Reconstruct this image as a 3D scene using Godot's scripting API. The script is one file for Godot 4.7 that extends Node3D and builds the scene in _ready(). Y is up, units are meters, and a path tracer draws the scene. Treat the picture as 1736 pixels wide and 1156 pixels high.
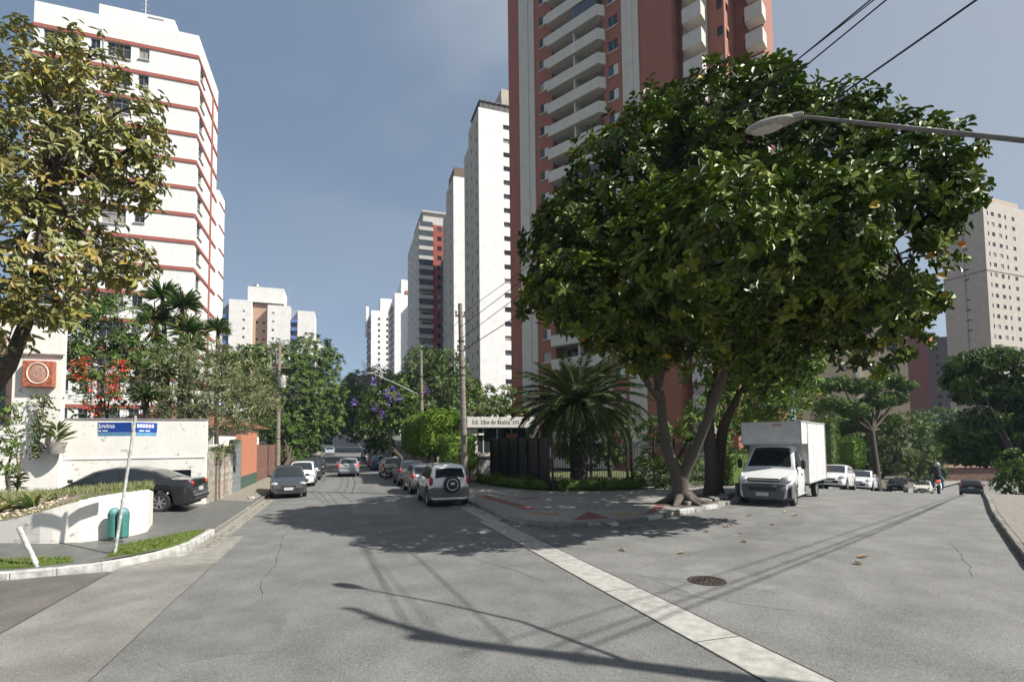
extends Node3D
# A street corner: a straight street runs along -Z, a second one leaves to the right and drops away.

# ---------------------------------------------------------------- mesh builder
class MB:
	var v := PackedVector3Array()
	var n := PackedVector3Array()
	var c := PackedColorArray()
	var col := Color(1, 1, 1)
	func tri(a: Vector3, b: Vector3, d: Vector3, out: Vector3) -> void:
		var m := (d - a).cross(b - a)
		if m.length_squared() < 1e-14: return
		m = m.normalized()
		if m.dot(out) < 0.0:
			v.append(a); v.append(d); v.append(b); m = -m
		else:
			v.append(a); v.append(b); v.append(d)
		for i in 3: n.append(m); c.append(col)
	func quad(a: Vector3, b: Vector3, d: Vector3, e: Vector3, out: Vector3) -> void:
		tri(a, b, d, out); tri(a, d, e, out)
	func box(at: Vector3, s: Vector3, bas := Basis()) -> void:
		var h := s * 0.5
		for ax in 3:
			for sg in [-1.0, 1.0]:
				var o := Vector3.ZERO; o[ax] = sg
				var p := Vector3.ZERO; p[(ax + 1) % 3] = 1.0
				var q := Vector3.ZERO; q[(ax + 2) % 3] = 1.0
				quad(at + bas * ((o - p - q) * h), at + bas * ((o + p - q) * h), at + bas * ((o + p + q) * h), at + bas * ((o - p + q) * h), bas * o)
	func cbox(at: Vector3, s: Vector3, b: float, bas := Basis()) -> void:  # chamfered box
		var h := s * 0.5
		var pt := func(sx, sy, sz, ax):
			var r := Vector3(sx * (h.x - b), sy * (h.y - b), sz * (h.z - b))
			r[ax] += [sx, sy, sz][ax] * b
			return at + bas * r
		for ax in 3:
			var p := (ax + 1) % 3
			var q := (ax + 2) % 3
			for sg in [-1, 1]:
				var k := []
				for t in [[-1, -1], [1, -1], [1, 1], [-1, 1]]:
					var s3 := [0, 0, 0]; s3[ax] = sg; s3[p] = t[0]; s3[q] = t[1]
					k.append(pt.call(s3[0], s3[1], s3[2], ax))
				var o := Vector3.ZERO; o[ax] = sg
				quad(k[0], k[1], k[2], k[3], bas * o)
			for s1 in [-1, 1]:
				for s2 in [-1, 1]:
					var e := []
					for m in [[-1, p], [1, p], [1, q], [-1, q]]:
						var s3 := [0, 0, 0]; s3[ax] = m[0]; s3[p] = s1; s3[q] = s2
						e.append(pt.call(s3[0], s3[1], s3[2], m[1]))
					var o := Vector3.ZERO; o[p] = s1; o[q] = s2
					quad(e[0], e[1], e[2], e[3], bas * o)
		for sx in [-1, 1]:
			for sy in [-1, 1]:
				for sz in [-1, 1]:
					tri(pt.call(sx, sy, sz, 0), pt.call(sx, sy, sz, 1), pt.call(sx, sy, sz, 2), bas * Vector3(sx, sy, sz))
	func grid(rows: Array, hint: Vector3, outward := true, closed := false) -> void:  # smooth surface through rows of points; faces away from (or towards) hint
		var R := rows.size()
		var C: int = rows[0].size()
		var nn := []
		for i in R:
			var line := PackedVector3Array()
			for j in C:
				var du: Vector3 = rows[mini(i + 1, R - 1)][j] - rows[maxi(i - 1, 0)][j]
				var ja := (j - 1 + C) % C if closed else maxi(j - 1, 0)
				var jb := (j + 1) % C if closed else mini(j + 1, C - 1)
				var m := du.cross(rows[i][jb] - rows[i][ja])
				line.append(m.normalized() if m.length_squared() > 1e-16 else Vector3.UP)
			nn.append(line)
		var s := 0.0
		for i in R:
			for j in C: s += nn[i][j].dot((rows[i][j] - hint).normalized())
		var sg := 1.0 if (s > 0.0) == outward else -1.0
		for i in R - 1:
			for j in (C if closed else C - 1):
				var k := (j + 1) % C
				stri(rows[i][j], rows[i + 1][j], rows[i + 1][k], nn[i][j] * sg, nn[i + 1][j] * sg, nn[i + 1][k] * sg)
				stri(rows[i][j], rows[i + 1][k], rows[i][k], nn[i][j] * sg, nn[i + 1][k] * sg, nn[i][k] * sg)
	func stri(a: Vector3, b: Vector3, d: Vector3, na: Vector3, nb: Vector3, nd: Vector3) -> void:
		var m := (d - a).cross(b - a)
		if m.length_squared() < 1e-14: return
		if m.dot(na + nb + nd) < 0.0:
			v.append(a); v.append(d); v.append(b); n.append(na); n.append(nd); n.append(nb)
		else:
			v.append(a); v.append(b); v.append(d); n.append(na); n.append(nb); n.append(nd)
		for i in 3: c.append(col)
	func tube(pts: Array, rad: Array, sides := 8, caps := true) -> void:
		var rows := []
		var up := Vector3.UP
		var N := pts.size()
		for i in N:
			var t: Vector3 = (pts[mini(i + 1, N - 1)] - pts[maxi(i - 1, 0)]).normalized()
			var a := t.cross(up)
			if a.length() < 0.05: a = t.cross(Vector3.RIGHT)
			a = a.normalized()
			var b := t.cross(a).normalized()
			up = a.cross(t)
			var line := PackedVector3Array()
			for k in sides: line.append(pts[i] + (a * cos(TAU * k / sides) + b * sin(TAU * k / sides)) * rad[i])
			rows.append(line)
		for i in N - 1:
			for k in sides:
				var m := (k + 1) % sides
				var p: Vector3 = pts[i]
				var q: Vector3 = pts[i + 1]
				stri(rows[i][k], rows[i + 1][k], rows[i + 1][m], (rows[i][k] - p).normalized(), (rows[i + 1][k] - q).normalized(), (rows[i + 1][m] - q).normalized())
				stri(rows[i][k], rows[i + 1][m], rows[i][m], (rows[i][k] - p).normalized(), (rows[i + 1][m] - q).normalized(), (rows[i][m] - p).normalized())
		if caps:
			for e in [0, N - 1]:
				for k in range(1, sides - 1):
					tri(rows[e][0], rows[e][k], rows[e][k + 1], (pts[e] - pts[1 if e == 0 else N - 2]))
	func ball(at: Vector3, r: Vector3, seg := 10, rings := 6, bas := Basis()) -> void:
		var rows := []
		for i in rings + 1:
			var line := PackedVector3Array()
			var ph := PI * i / rings
			for k in seg: line.append(at + bas * (Vector3(sin(ph) * cos(TAU * k / seg), cos(ph), sin(ph) * sin(TAU * k / seg)) * r))
			rows.append(line)
		for i in rings:
			for k in seg:
				var m := (k + 1) % seg
				var nf := func(p): return bas * ((bas.inverse() * (p - at)) / r / r).normalized()
				stri(rows[i][k], rows[i + 1][k], rows[i + 1][m], nf.call(rows[i][k]), nf.call(rows[i + 1][k]), nf.call(rows[i + 1][m]))
				stri(rows[i][k], rows[i + 1][m], rows[i][m], nf.call(rows[i][k]), nf.call(rows[i + 1][m]), nf.call(rows[i][m]))
	func lathe(at: Vector3, prof: Array, seg := 16, bas := Basis()) -> void:  # profile of (radius, height) round the local y axis
		for i in prof.size() - 1:
			var p: Vector2 = prof[i]
			var q: Vector2 = prof[i + 1]
			var sl := (q - p).normalized()
			for k in seg:
				var a := TAU * k / seg
				var b := TAU * (k + 1) / seg
				var ea := Vector3(cos(a), 0, sin(a))
				var eb := Vector3(cos(b), 0, sin(b))
				var na := bas * (ea * sl.y - Vector3.UP * sl.x)
				var nb := bas * (eb * sl.y - Vector3.UP * sl.x)
				var A := at + bas * (ea * p.x + Vector3.UP * p.y)
				var B := at + bas * (eb * p.x + Vector3.UP * p.y)
				var C := at + bas * (eb * q.x + Vector3.UP * q.y)
				var D := at + bas * (ea * q.x + Vector3.UP * q.y)
				stri(A, D, C, na, na, nb); stri(A, C, B, na, nb, nb)
	func prism(poly: PackedVector2Array, y0: float, y1: float) -> void:  # polygon in (x, z) extruded upwards
		var ids := Geometry2D.triangulate_polygon(poly)
		for i in range(0, ids.size(), 3):
			var a := poly[ids[i]]; var b := poly[ids[i + 1]]; var d := poly[ids[i + 2]]
			tri(Vector3(a.x, y1, a.y), Vector3(b.x, y1, b.y), Vector3(d.x, y1, d.y), Vector3.UP)
			if y1 - y0 > 0.02: tri(Vector3(a.x, y0, a.y), Vector3(b.x, y0, b.y), Vector3(d.x, y0, d.y), Vector3.DOWN)
		if y1 - y0 <= 0.001: return
		var sg := -1.0 if Geometry2D.is_polygon_clockwise(poly) else 1.0
		for i in poly.size():
			var a := poly[i]; var b := poly[(i + 1) % poly.size()]
			quad(Vector3(a.x, y0, a.y), Vector3(b.x, y0, b.y), Vector3(b.x, y1, b.y), Vector3(a.x, y1, a.y), Vector3(b.y - a.y, 0, a.x - b.x) * sg)
	func leaf(b: Vector3, d: Vector3, up: Vector3, L: float, W: float, hex: bool) -> void:
		var s := d.cross(up)
		if s.length_squared() < 0.0001: s = d.cross(Vector3.RIGHT)
		s = s.normalized()
		var u := s.cross(d).normalized()
		var t := b + d * L - u * (L * 0.12)
		var m1 := b + d * (L * 0.45)
		var w := u * (W * 0.22)
		var l1 := m1 + s * (W * 0.5) + w
		var r1 := m1 - s * (W * 0.5) + w
		if hex:
			var m2 := b + d * (L * 0.8) - u * (L * 0.05)
			var l2 := m2 + s * (W * 0.42) + w
			var r2 := m2 - s * (W * 0.42) + w
			_f(b, l1, l2, u); _f(b, l2, t, u); _f(b, t, r2, u); _f(b, r2, r1, u)
		else:
			_f(b, l1, t, u); _f(b, t, r1, u)
	func _f(a: Vector3, b: Vector3, d: Vector3, u: Vector3) -> void:
		var m := (d - a).cross(b - a).normalized()
		if m.dot(u) < 0.0:
			v.append(a); v.append(d); v.append(b); m = -m
		else:
			v.append(a); v.append(b); v.append(d)
		n.append(m); n.append(m); n.append(m); c.append(col); c.append(col); c.append(col)
	func mesh() -> ArrayMesh:
		var r := ArrayMesh.new()
		var arr := []
		arr.resize(Mesh.ARRAY_MAX)
		arr[Mesh.ARRAY_VERTEX] = v; arr[Mesh.ARRAY_NORMAL] = n; arr[Mesh.ARRAY_COLOR] = c
		r.add_surface_from_arrays(Mesh.PRIMITIVE_TRIANGLES, arr)
		return r

# ---------------------------------------------------------------- naming and tagging
var taken := {}
var rng := RandomNumberGenerator.new()
func numbered(called: String) -> String:
	if not taken.has(called):
		taken[called] = 0
		return called
	taken[called] += 1
	return "%s_%03d" % [called, taken[called]]
func tag(o: Node, label: String, category: String, group := "", kind := "") -> Node:
	if label: o.set_meta("label", label)
	if category: o.set_meta("category", category)
	if group: o.set_meta("group", group)
	if kind: o.set_meta("kind", kind)
	return o
func thing(called: String, label: String, category: String, at := Vector3.ZERO, turn := 0.0, group := "") -> Node3D:
	var o := Node3D.new()
	o.name = numbered(called)
	add_child(o)
	o.position = at
	o.rotation.y = turn
	tag(o, label, category, group)
	return o
func put(called: String, m: Mesh, mat_: Material, parent: Node, at := Vector3.ZERO) -> MeshInstance3D:
	var o := MeshInstance3D.new()
	o.name = called
	o.mesh = m
	o.material_override = mat_
	o.position = at
	parent.add_child(o, true)
	return o
func part(called: String, b: MB, mat_: Material, parent: Node, at := Vector3.ZERO) -> MeshInstance3D:
	return put(called, b.mesh(), mat_, parent, at)
func struct(called: String, b: MB, mat_: Material) -> MeshInstance3D:
	var o := put(numbered(called), b.mesh(), mat_, self)
	o.set_meta("kind", "structure")
	return o

# ---------------------------------------------------------------- materials
var T := {}
var mats := {}
func lin(r: float, g: float, b: float) -> Color: return Color(r, g, b).linear_to_srgb()
func ntex(key: String, freq: float, lo: float, hi: float, oct := 4, seed_ := 1, size := 512, typ := FastNoiseLite.TYPE_SIMPLEX_SMOOTH) -> Texture2D:
	if T.has(key): return T[key]
	var f := FastNoiseLite.new()
	f.noise_type = typ; f.frequency = freq; f.fractal_octaves = oct; f.seed = seed_
	var t := NoiseTexture2D.new()
	t.width = size; t.height = size; t.seamless = true; t.noise = f
	var g := Gradient.new()
	g.set_color(0, Color(lo, lo, lo)); g.set_color(1, Color(hi, hi, hi))
	t.color_ramp = g
	T[key] = t
	return t
func mat(key: String, c: Color, rough := 0.85, tex := "", scale := 1.0, bump := 0.0, opt := {}) -> StandardMaterial3D:
	if mats.has(key): return mats[key]
	var m := StandardMaterial3D.new()
	m.albedo_color = c; m.roughness = rough
	if tex:
		m.albedo_texture = T[tex]
		m.uv1_triplanar = true; m.uv1_world_triplanar = not opt.has("local"); m.uv1_scale = Vector3.ONE * scale
	if bump > 0.0:
		m.heightmap_enabled = true; m.heightmap_texture = T[opt.get("bumptex", "grain")]; m.heightmap_scale = bump
		if not tex: m.uv1_triplanar = true; m.uv1_world_triplanar = true; m.uv1_scale = Vector3.ONE * scale
	if opt.has("metal"): m.metallic = opt.metal
	if opt.has("coat"): m.clearcoat_enabled = true; m.clearcoat = opt.coat; m.clearcoat_roughness = 0.08
	if opt.has("vc"): m.vertex_color_use_as_albedo = true
	if opt.has("back"): m.backlight_enabled = true; m.backlight = opt.back
	if opt.has("spec"): m.metallic_specular = opt.spec
	if opt.has("emit"): m.emission_enabled = true; m.emission = opt.emit; m.emission_energy_multiplier = opt.get("power", 1.0)
	mats[key] = m
	return m
func mixed_tex(key: String, size: int, f: Callable) -> void:
	var im := Image.create(size, size, false, Image.FORMAT_RGB8)
	for y in size:
		for x in size: im.set_pixel(x, y, f.call(x, y))
	T[key] = ImageTexture.create_from_image(im)
func textures() -> void:
	ntex("grain", 0.12, 0.55, 1.0, 3, 3)
	ntex("soft", 0.012, 0.82, 1.0, 5, 5)
	ntex("stain", 0.01, 0.62, 1.0, 6, 8)
	ntex("bark", 0.03, 0.45, 1.0, 5, 9)
	var a := FastNoiseLite.new(); a.frequency = 0.006; a.fractal_octaves = 5; a.seed = 21
	var r := RandomNumberGenerator.new(); r.seed = 5
	var sz := 768
	var bl := a.get_seamless_image(sz, sz)
	mixed_tex("asphalt", sz, func(x, y):
		var q := 0.78 + (bl.get_pixel(x, y).r - 0.5) * 0.16 + (r.randf() + r.randf() - 1.0) * 0.26
		var t := r.randf()
		if t > 0.985: q += 0.22
		if t < 0.02: q -= 0.22
		q = clampf(q, 0.2, 1.0)
		return Color(q, q * 0.995, q * 0.98))
	a.frequency = 0.011; a.seed = 4
	var b2 := a.get_seamless_image(sz, sz)
	mixed_tex("concrete", sz, func(x, y):
		var q := 0.84 + (b2.get_pixel(x, y).r - 0.5) * 0.20 + (r.randf() + r.randf() - 1.0) * 0.14
		if r.randf() > 0.99: q -= 0.25
		q = clampf(q, 0.3, 1.0)
		return Color(q, q * 0.99, q * 0.965))
	# old plaster: fine mottling with a few scuffed and patched places
	var pn := FastNoiseLite.new(); pn.frequency = 0.018; pn.seed = 55; pn.fractal_octaves = 5
	var pa := pn.get_seamless_image(512, 512)
	pn.frequency = 0.006; pn.seed = 56
	var pb := pn.get_seamless_image(512, 512)
	mixed_tex("plaster", 512, func(x, y):
		var q := 0.965 + (r.randf() - 0.5) * 0.03 + (pb.get_pixel(x, y).r - 0.5) * 0.07
		var s: float = pa.get_pixel(x, y).r
		if s > 0.80 and pb.get_pixel(x, y).r > 0.55: q -= 0.22
		elif s > 0.74 and pb.get_pixel(x, y).r > 0.5: q -= 0.07
		return Color(q, q * 0.992, q * 0.975))
	# painted render with rain streaks: noise stretched along the height
	var w := FastNoiseLite.new(); w.frequency = 0.02; w.seed = 31; w.fractal_octaves = 4
	mixed_tex("render", 512, func(x, y):
		var q := 0.955 + w.get_noise_2d(x * 2.2, y * 0.18) * 0.035 + w.get_noise_2d(x * 0.6 + 900.0, y * 0.6) * 0.04
		q = clampf(q, 0.55, 1.0)
		return Color(q, q * 0.998, q * 0.992))

# ---------------------------------------------------------------- the lie of the land
func right_s(x: float, z: float) -> float: return (x - 8.0) * 0.87 + (-z - 11.0) * 0.49
func gy(x: float, z: float) -> float:
	var s := right_s(x, z)
	var t := (x - 8.0) * -0.49 + (z + 11.0) * -0.87
	var p := 0.0
	if s > 23.0: p = 0.425 + 0.085 * (s - 23.0)
	elif s > 13.0: p = 0.085 * (s - 13.0) * (s - 13.0) / 20.0
	p = minf(p, 5.2)
	var y := -p * (1.0 - smoothstep(9.0, 42.0, t))
	var d := -z - 60.0
	if d > 0.0:
		d = minf(d, 160.0)
		y += (0.02 * d + 0.00025 * pow(maxf(0.0, d - 30.0), 2.0)) * (1.0 - smoothstep(18.0, 60.0, x))
	return y
func pavement_left(x: float, z: float) -> float:
	var d := minf(-3.35 - x, -12.35 - z)
	return gy(x, z) + 0.12 + 0.24 * clampf(d / 2.4, 0.0, 1.0)
# a spot given by metres to the right of the view axis, height, and metres ahead
func cw(lat: float, y: float, dep: float) -> Vector3: return Vector3(lat * 0.9478 + dep * 0.319, y, lat * 0.319 - dep * 0.9478)
# the same from the direction in which the spot is seen
func see(px: float, py: float, dep: float) -> Vector3:
	var lat := (px - 868.0) / 860.0 * dep
	return cw(lat, 2.5 + (751.5 - (px - 868.0) * 0.0105 - py) / 860.0 * dep, dep)

# ---------------------------------------------------------------- camera, sky, sun
func stage() -> void:
	var cam := Camera3D.new()
	cam.name = "camera"
	cam.projection = Camera3D.PROJECTION_FRUSTUM
	cam.near = 0.1; cam.far = 1500.0
	cam.size = 0.1 * 1156.0 / 860.0
	cam.frustum_offset = Vector2(0.0, 0.1 * 127.0 / 860.0)
	cam.basis = Basis(Vector3.UP, deg_to_rad(-18.6)) * Basis(Vector3.RIGHT, deg_to_rad(3.1)) * Basis(Vector3.BACK, deg_to_rad(-0.6))
	cam.position = Vector3(0, 2.5, 0)
	add_child(cam)
	cam.current = true
	var sun := DirectionalLight3D.new()
	sun.name = "sun"
	sun.light_energy = 1.6
	sun.light_color = Color(1.0, 0.985, 0.955)
	sun.light_angular_distance = 0.5
	sun.shadow_enabled = true
	add_child(sun)
	sun.look_at_from_position(Vector3.ZERO, -Vector3(0.564, 0.7016, 0.4355), Vector3.UP)
	var env := Environment.new()
	env.background_mode = Environment.BG_SKY
	var sky := Sky.new()
	var sm := PanoramaSkyMaterial.new()
	sm.panorama = ImageTexture.create_from_image(sky_picture())
	sky.sky_material = sm
	env.sky = sky
	env.background_energy_multiplier = 1.0
	env.tonemap_mode = Environment.TONE_MAPPER_LINEAR
	env.tonemap_exposure = 1.6
	env.fog_enabled = true
	env.fog_density = 0.00028
	env.fog_light_color = Color(0.70, 0.82, 1.0)
	env.sdfgi_enabled = true; env.ssao_enabled = true; env.ssil_enabled = true
	var we := WorldEnvironment.new()
	we.name = "world_environment"
	we.environment = env
	add_child(we)
func sky_picture() -> Image:
	# air: deep blue above, pale towards the horizon, whiter round the sun; thin high cloud drawn by noise over all of it
	var w := 768
	var h := 384
	var im := Image.create(w, h, false, Image.FORMAT_RGBF)
	var f := FastNoiseLite.new(); f.seed = 12; f.frequency = 1.3; f.fractal_octaves = 5
	var sund := Vector3(0.564, 0.7016, 0.4355)
	for y in h:
		var el := PI * (0.5 - (y + 0.5) / h)
		for x in w:
			var az := TAU * (x + 0.5) / w
			var d := Vector3(sin(az) * cos(el), sin(el), -cos(az) * cos(el))
			var up := maxf(d.y, 0.0)
			var k := pow(1.0 - up, 3.2)
			var c := Color(0.082, 0.130, 0.212).lerp(Color(0.32, 0.415, 0.515), k)
			var g := maxf(0.0, (d.dot(sund) + 1.0) * 0.5)
			c = c.lerp(Color(0.46, 0.475, 0.48), 0.74 * pow(g, 3.2))
			var q := Vector3(d.x, d.y * 2.4, d.z)
			var cl := smoothstep(-0.05, 0.5, f.get_noise_3d(q.x * 1.1, q.y * 1.1, q.z * 1.1)) * smoothstep(0.02, 0.2, d.y) * (0.02 + 0.9 * g * g * g)
			c = c.lerp(Color(0.47, 0.48, 0.485), cl * 0.85)
			if d.y < 0.0: c = Color(0.36, 0.455, 0.55).lerp(Color(0.25, 0.24, 0.22), minf(1.0, -d.y * 6.0))
			im.set_pixel(x, y, c)
	return im

# ---------------------------------------------------------------- ground, roads, pavements
var LK := [Vector2(5.05, -15.6), Vector2(5.25, -14.75), Vector2(5.7, -14.1), Vector2(6.4, -13.8), Vector2(8, -13.78), Vector2(9.3, -14.1), Vector2(11.2, -14.8), Vector2(13.5, -15.8), Vector2(16, -17.15), Vector2(20, -19.4), Vector2(28, -23.9), Vector2(36, -28.3), Vector2(50, -36.2), Vector2(70, -47), Vector2(110, -62), Vector2(180, -80)]
var RK := [Vector2(5.05, 9), Vector2(5.3, -0.2), Vector2(6.0, -1.6), Vector2(6.8, -2.5), Vector2(8.4, -3.55), Vector2(10, -4.55), Vector2(11.6, -5.6), Vector2(13.25, -6.65), Vector2(16.95, -8.92), Vector2(20.4, -11.0), Vector2(31.5, -17.3), Vector2(39.5, -21.7), Vector2(53.5, -29.0), Vector2(73, -38), Vector2(112, -52), Vector2(182, -70)]
func sheet(mb: MB, x0: float, x1: float, z0: float, z1: float, dx: float, dz: float, lift: float, height: Callable, tone: Callable) -> void:
	var nx := maxi(1, int(ceil((x1 - x0) / dx)))
	var nz := maxi(1, int(ceil((z1 - z0) / dz)))
	for i in nx:
		for j in nz:
			var p := []
			for q in [[i, j], [i + 1, j], [i + 1, j + 1], [i, j + 1]]:
				var x: float = lerpf(x0, x1, float(q[0]) / nx)
				var z: float = lerpf(z0, z1, float(q[1]) / nz)
				p.append(Vector3(x, height.call(x, z) + lift, z))
			corner_quad(mb, p, tone)
func corner_quad(mb: MB, p: Array, tone: Callable) -> void:
	for t in [[0, 1, 2], [0, 2, 3]]:
		var a: Vector3 = p[t[0]]; var b: Vector3 = p[t[1]]; var d: Vector3 = p[t[2]]
		var m := (d - a).cross(b - a)
		if m.length_squared() < 1e-12: continue
		m = m.normalized()
		if m.y < 0.0:
			var s := b; b = d; d = s; m = -m
		mb.v.append(a); mb.v.append(b); mb.v.append(d)
		for k in 3: mb.n.append(m)
		mb.c.append(tone.call(a)); mb.c.append(tone.call(b)); mb.c.append(tone.call(d))
func ribbon(mb: MB, pts: Array, w: float, lift: float) -> void:
	for i in pts.size() - 1:
		var a: Vector2 = pts[i]; var b: Vector2 = pts[i + 1]
		var s := (b - a).orthogonal().normalized() * w * 0.5
		var P := func(q): return Vector3(q.x, gy(q.x, q.y) + lift, q.y)
		mb.quad(P.call(a - s), P.call(b - s), P.call(b + s), P.call(a + s), Vector3.UP)
func along(pts: Array, step: float) -> Array:  # even spots along a polyline
	var out := [pts[0]]
	var left := step
	for i in pts.size() - 1:
		var a: Vector2 = pts[i]; var b: Vector2 = pts[i + 1]
		var L := a.distance_to(b)
		var at := left
		while at < L:
			out.append(a.lerp(b, at / L))
			at += step
		left = at - L
	out.append(pts[-1])
	return out
func kerb(pts: Array, step: float, w: float, top: float, m: Array, inner: float, jit := 0.0) -> void:
	var node := Node3D.new()
	node.name = numbered("kerb")
	add_child(node)
	node.set_meta("kind", "structure")
	var e := along(pts, step)
	for i in e.size() - 1:
		var a: Vector2 = e[i]; var b: Vector2 = e[i + 1]
		if a.distance_to(b) < 0.05: continue
		var s := (b - a).orthogonal().normalized() * inner  # towards the pavement
		var mid := (a + b) * 0.5 + s * w * 0.5
		var d := (b - a).normalized()
		var y0 := gy(a.x, a.y); var y1 := gy(b.x, b.y)
		var bas := Basis(Vector3(d.x, (y1 - y0) / a.distance_to(b), d.y).normalized(), Vector3.UP, Vector3(-d.y, 0, d.x)).orthonormalized()
		if jit > 0.0: bas = bas.rotated(bas.x, rng.randf_range(-jit, jit)).rotated(Vector3.UP, rng.randf_range(-jit, jit) * 0.7)
		var mb := MB.new()
		var hgt := top + 0.15
		mb.cbox(Vector3(mid.x, (y0 + y1) * 0.5 + top - hgt * 0.5 + rng.randf_range(-1, 1) * jit * 0.12, mid.y), Vector3(a.distance_to(b) - (0.012 if jit > 0.0 else 0.004), hgt, w), 0.022, bas)
		part("kerb_stone", mb, m[rng.randi() % m.size()], node)
func roads() -> void:
	var f := FastNoiseLite.new(); f.seed = 77; f.frequency = 0.35; f.fractal_octaves = 4
	var worn := func(p: Vector3):
		var q := 0.95 + f.get_noise_2d(p.x * 1.3, p.z * 0.05) * 0.20 + f.get_noise_2d(p.x * 0.35 + 50.0, p.z * 0.35) * 0.10
		return Color(q, q, q * 0.99)
	var worn2 := func(p: Vector3):
		var s := right_s(p.x, p.z); var t := (p.x - 8.0) * -0.49 + (p.z + 11.0) * -0.87
		var q := 0.96 + f.get_noise_2d(t * 1.2, s * 0.05 + 90.0) * 0.18 + f.get_noise_2d(p.x * 0.35, p.z * 0.35 + 70.0) * 0.10
		return Color(q, q * 0.993, q * 0.985)
	var plain := func(_p): return Color(1, 1, 1)
	var earth := MB.new()
	sheet(earth, -230, 330, -330, 60, 7, 7, -0.22, gy, plain)
	struct("ground", earth, mat("earth", lin(0.16, 0.15, 0.11), 0.95, "stain", 0.15))
	var asp := mat("asphalt", lin(0.250, 0.251, 0.250), 0.88, "asphalt", 0.17, 0.6, {"vc": true, "bumptex": "grain"})
	var r := MB.new()
	sheet(r, -2.55, 4.2, -16.0, 14, 0.45, 0.5, 0.0, gy, worn)
	sheet(r, -2.95, 4.45, -60, -16.0, 0.6, 1.0, 0.0, gy, worn)
	sheet(r, -2.95, 4.45, -260, -60, 1.2, 3.0, 0.0, gy, worn)
	var road := struct("road", r, asp)
	# the concrete lane in front of the side street on the left, and the gutter beside the pavement
	var con := MB.new()
	sheet(con, -4.37, -2.55, -12.6, 14, 0.5, 0.5, 0.0, gy, worn2)
	struct("concrete_lane", con, mat("concrete_old", lin(0.335, 0.32, 0.30), 0.9, "asphalt", 0.21, 0.6, {"vc": true}))
	var g2 := MB.new()
	sheet(g2, -3.42, -2.55, -16.0, -12.6, 0.4, 0.5, 0.0, gy, worn2)
	sheet(g2, -3.42, -2.95, -260, -16.0, 0.4, 2.0, 0.0, gy, worn2)
	sheet(g2, -4.37, -3.42, -13.6, -12.6, 0.5, 0.5, 0.0, gy, worn2)
	struct("gutter", g2, mat("concrete_mid", lin(0.36, 0.35, 0.325), 0.9, "concrete", 0.4, 0.4, {"vc": true}))
	var sd := MB.new()
	sheet(sd, -60, -4.37, -12.45, 8, 1.2, 0.8, 0.0, gy, worn)
	struct("side_road", sd, mat("asphalt_brown", lin(0.20, 0.185, 0.17), 0.9, "asphalt", 0.19, 0.6, {"vc": true}))
	# the pale concrete strip that carries the gutter across the mouth of the right-hand street
	var st := MB.new()
	sheet(st, 4.2, 4.86, -16.0, 14, 0.33, 0.5, 0.004, gy, worn2)
	sheet(st, 4.45, 5.05, -260, -16.0, 0.3, 2.0, 0.0, gy, worn2)
	var strip := struct("gutter_strip", st, mat("concrete_pale", lin(0.50, 0.495, 0.48), 0.9, "concrete", 0.5, 0.6, {"vc": true}))
	# right-hand street: ruled between its two kerbs
	var rr := MB.new()
	var prof := func(pts, t):
		var x: float = t * (pts.size() - 1)
		var i := mini(int(x), pts.size() - 2)
		return (pts[i] as Vector2).lerp(pts[i + 1], x - i)
	var NS := 150
	for i in NS:
		for j in 14:
			var p := []
			for q in [[i, j], [i + 1, j], [i + 1, j + 1], [i, j + 1]]:
				var a: Vector2 = prof.call(LK, pow(float(q[0]) / NS, 1.25)); var b: Vector2 = prof.call(RK, pow(float(q[0]) / NS, 1.25))
				if q[0] == 0: a = Vector2(4.86, -16.0); b = Vector2(4.86, 14)
				var m := a.lerp(b, q[1] / 14.0)
				p.append(Vector3(m.x, gy(m.x, m.y), m.y))
			corner_quad(rr, p, worn2)
	struct("side_street", rr, mat("asphalt2", lin(0.280, 0.279, 0.276), 0.88, "asphalt", 0.16, 0.6, {"vc": true}))
	# cracks and tar seams
	var tar := mat("tar", lin(0.035, 0.034, 0.032), 0.9)
	rng.seed = 40
	for c in [[4.19, -15.9, 4.19, 6.0, 0.03], [4.87, -12.8, 4.87, 6.0, 0.02], [-2.55, -12.5, -2.55, 6.0, 0.012], [-4.37, -12.3, -4.37, 5.0, 0.018], [2.6, -11.4, 3.4, -8.6, 0.008], [5.1, -8.6, 6.9, -6.6, 0.008], [5.0, -7.4, 6.4, -5.9, 0.007], [8.4, -9.9, 5.4, -8.9, 0.006], [10.9, -6.2, 14.0, -8.3, 0.007], [-1.6, -22.0, -1.3, -9.0, 0.006], [1.0, -9.6, 3.9, -10.0, 0.006], [9.0, -10.8, 13.8, -13.2, 0.008]]:
		var mb := MB.new()
		var pts := []
		var L := Vector2(c[0], c[1]).distance_to(Vector2(c[2], c[3]))
		var N := int(L / 0.18) + 2
		var o := (Vector2(c[2], c[3]) - Vector2(c[0], c[1])).orthogonal().normalized()
		var amp := 0.006 if L > 15.0 else 0.05
		var wob := 0.0
		for i in N:
			wob = wob * 0.8 + rng.randf_range(-amp, amp)
			pts.append(Vector2(c[0], c[1]).lerp(Vector2(c[2], c[3]), float(i) / (N - 1)) + o * wob)
		ribbon(mb, pts, c[4], 0.007)
		part("crack", mb, tar, road)
	for i in 8:
		var jm := MB.new()
		var z := -14.6 + i * 2.3
		ribbon(jm, [Vector2(4.21, z), Vector2(4.5, z + rng.randf_range(-0.02, 0.02)), Vector2(4.85, z + 0.03)], 0.012, 0.008)
		part("joint", jm, tar, strip)
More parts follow.
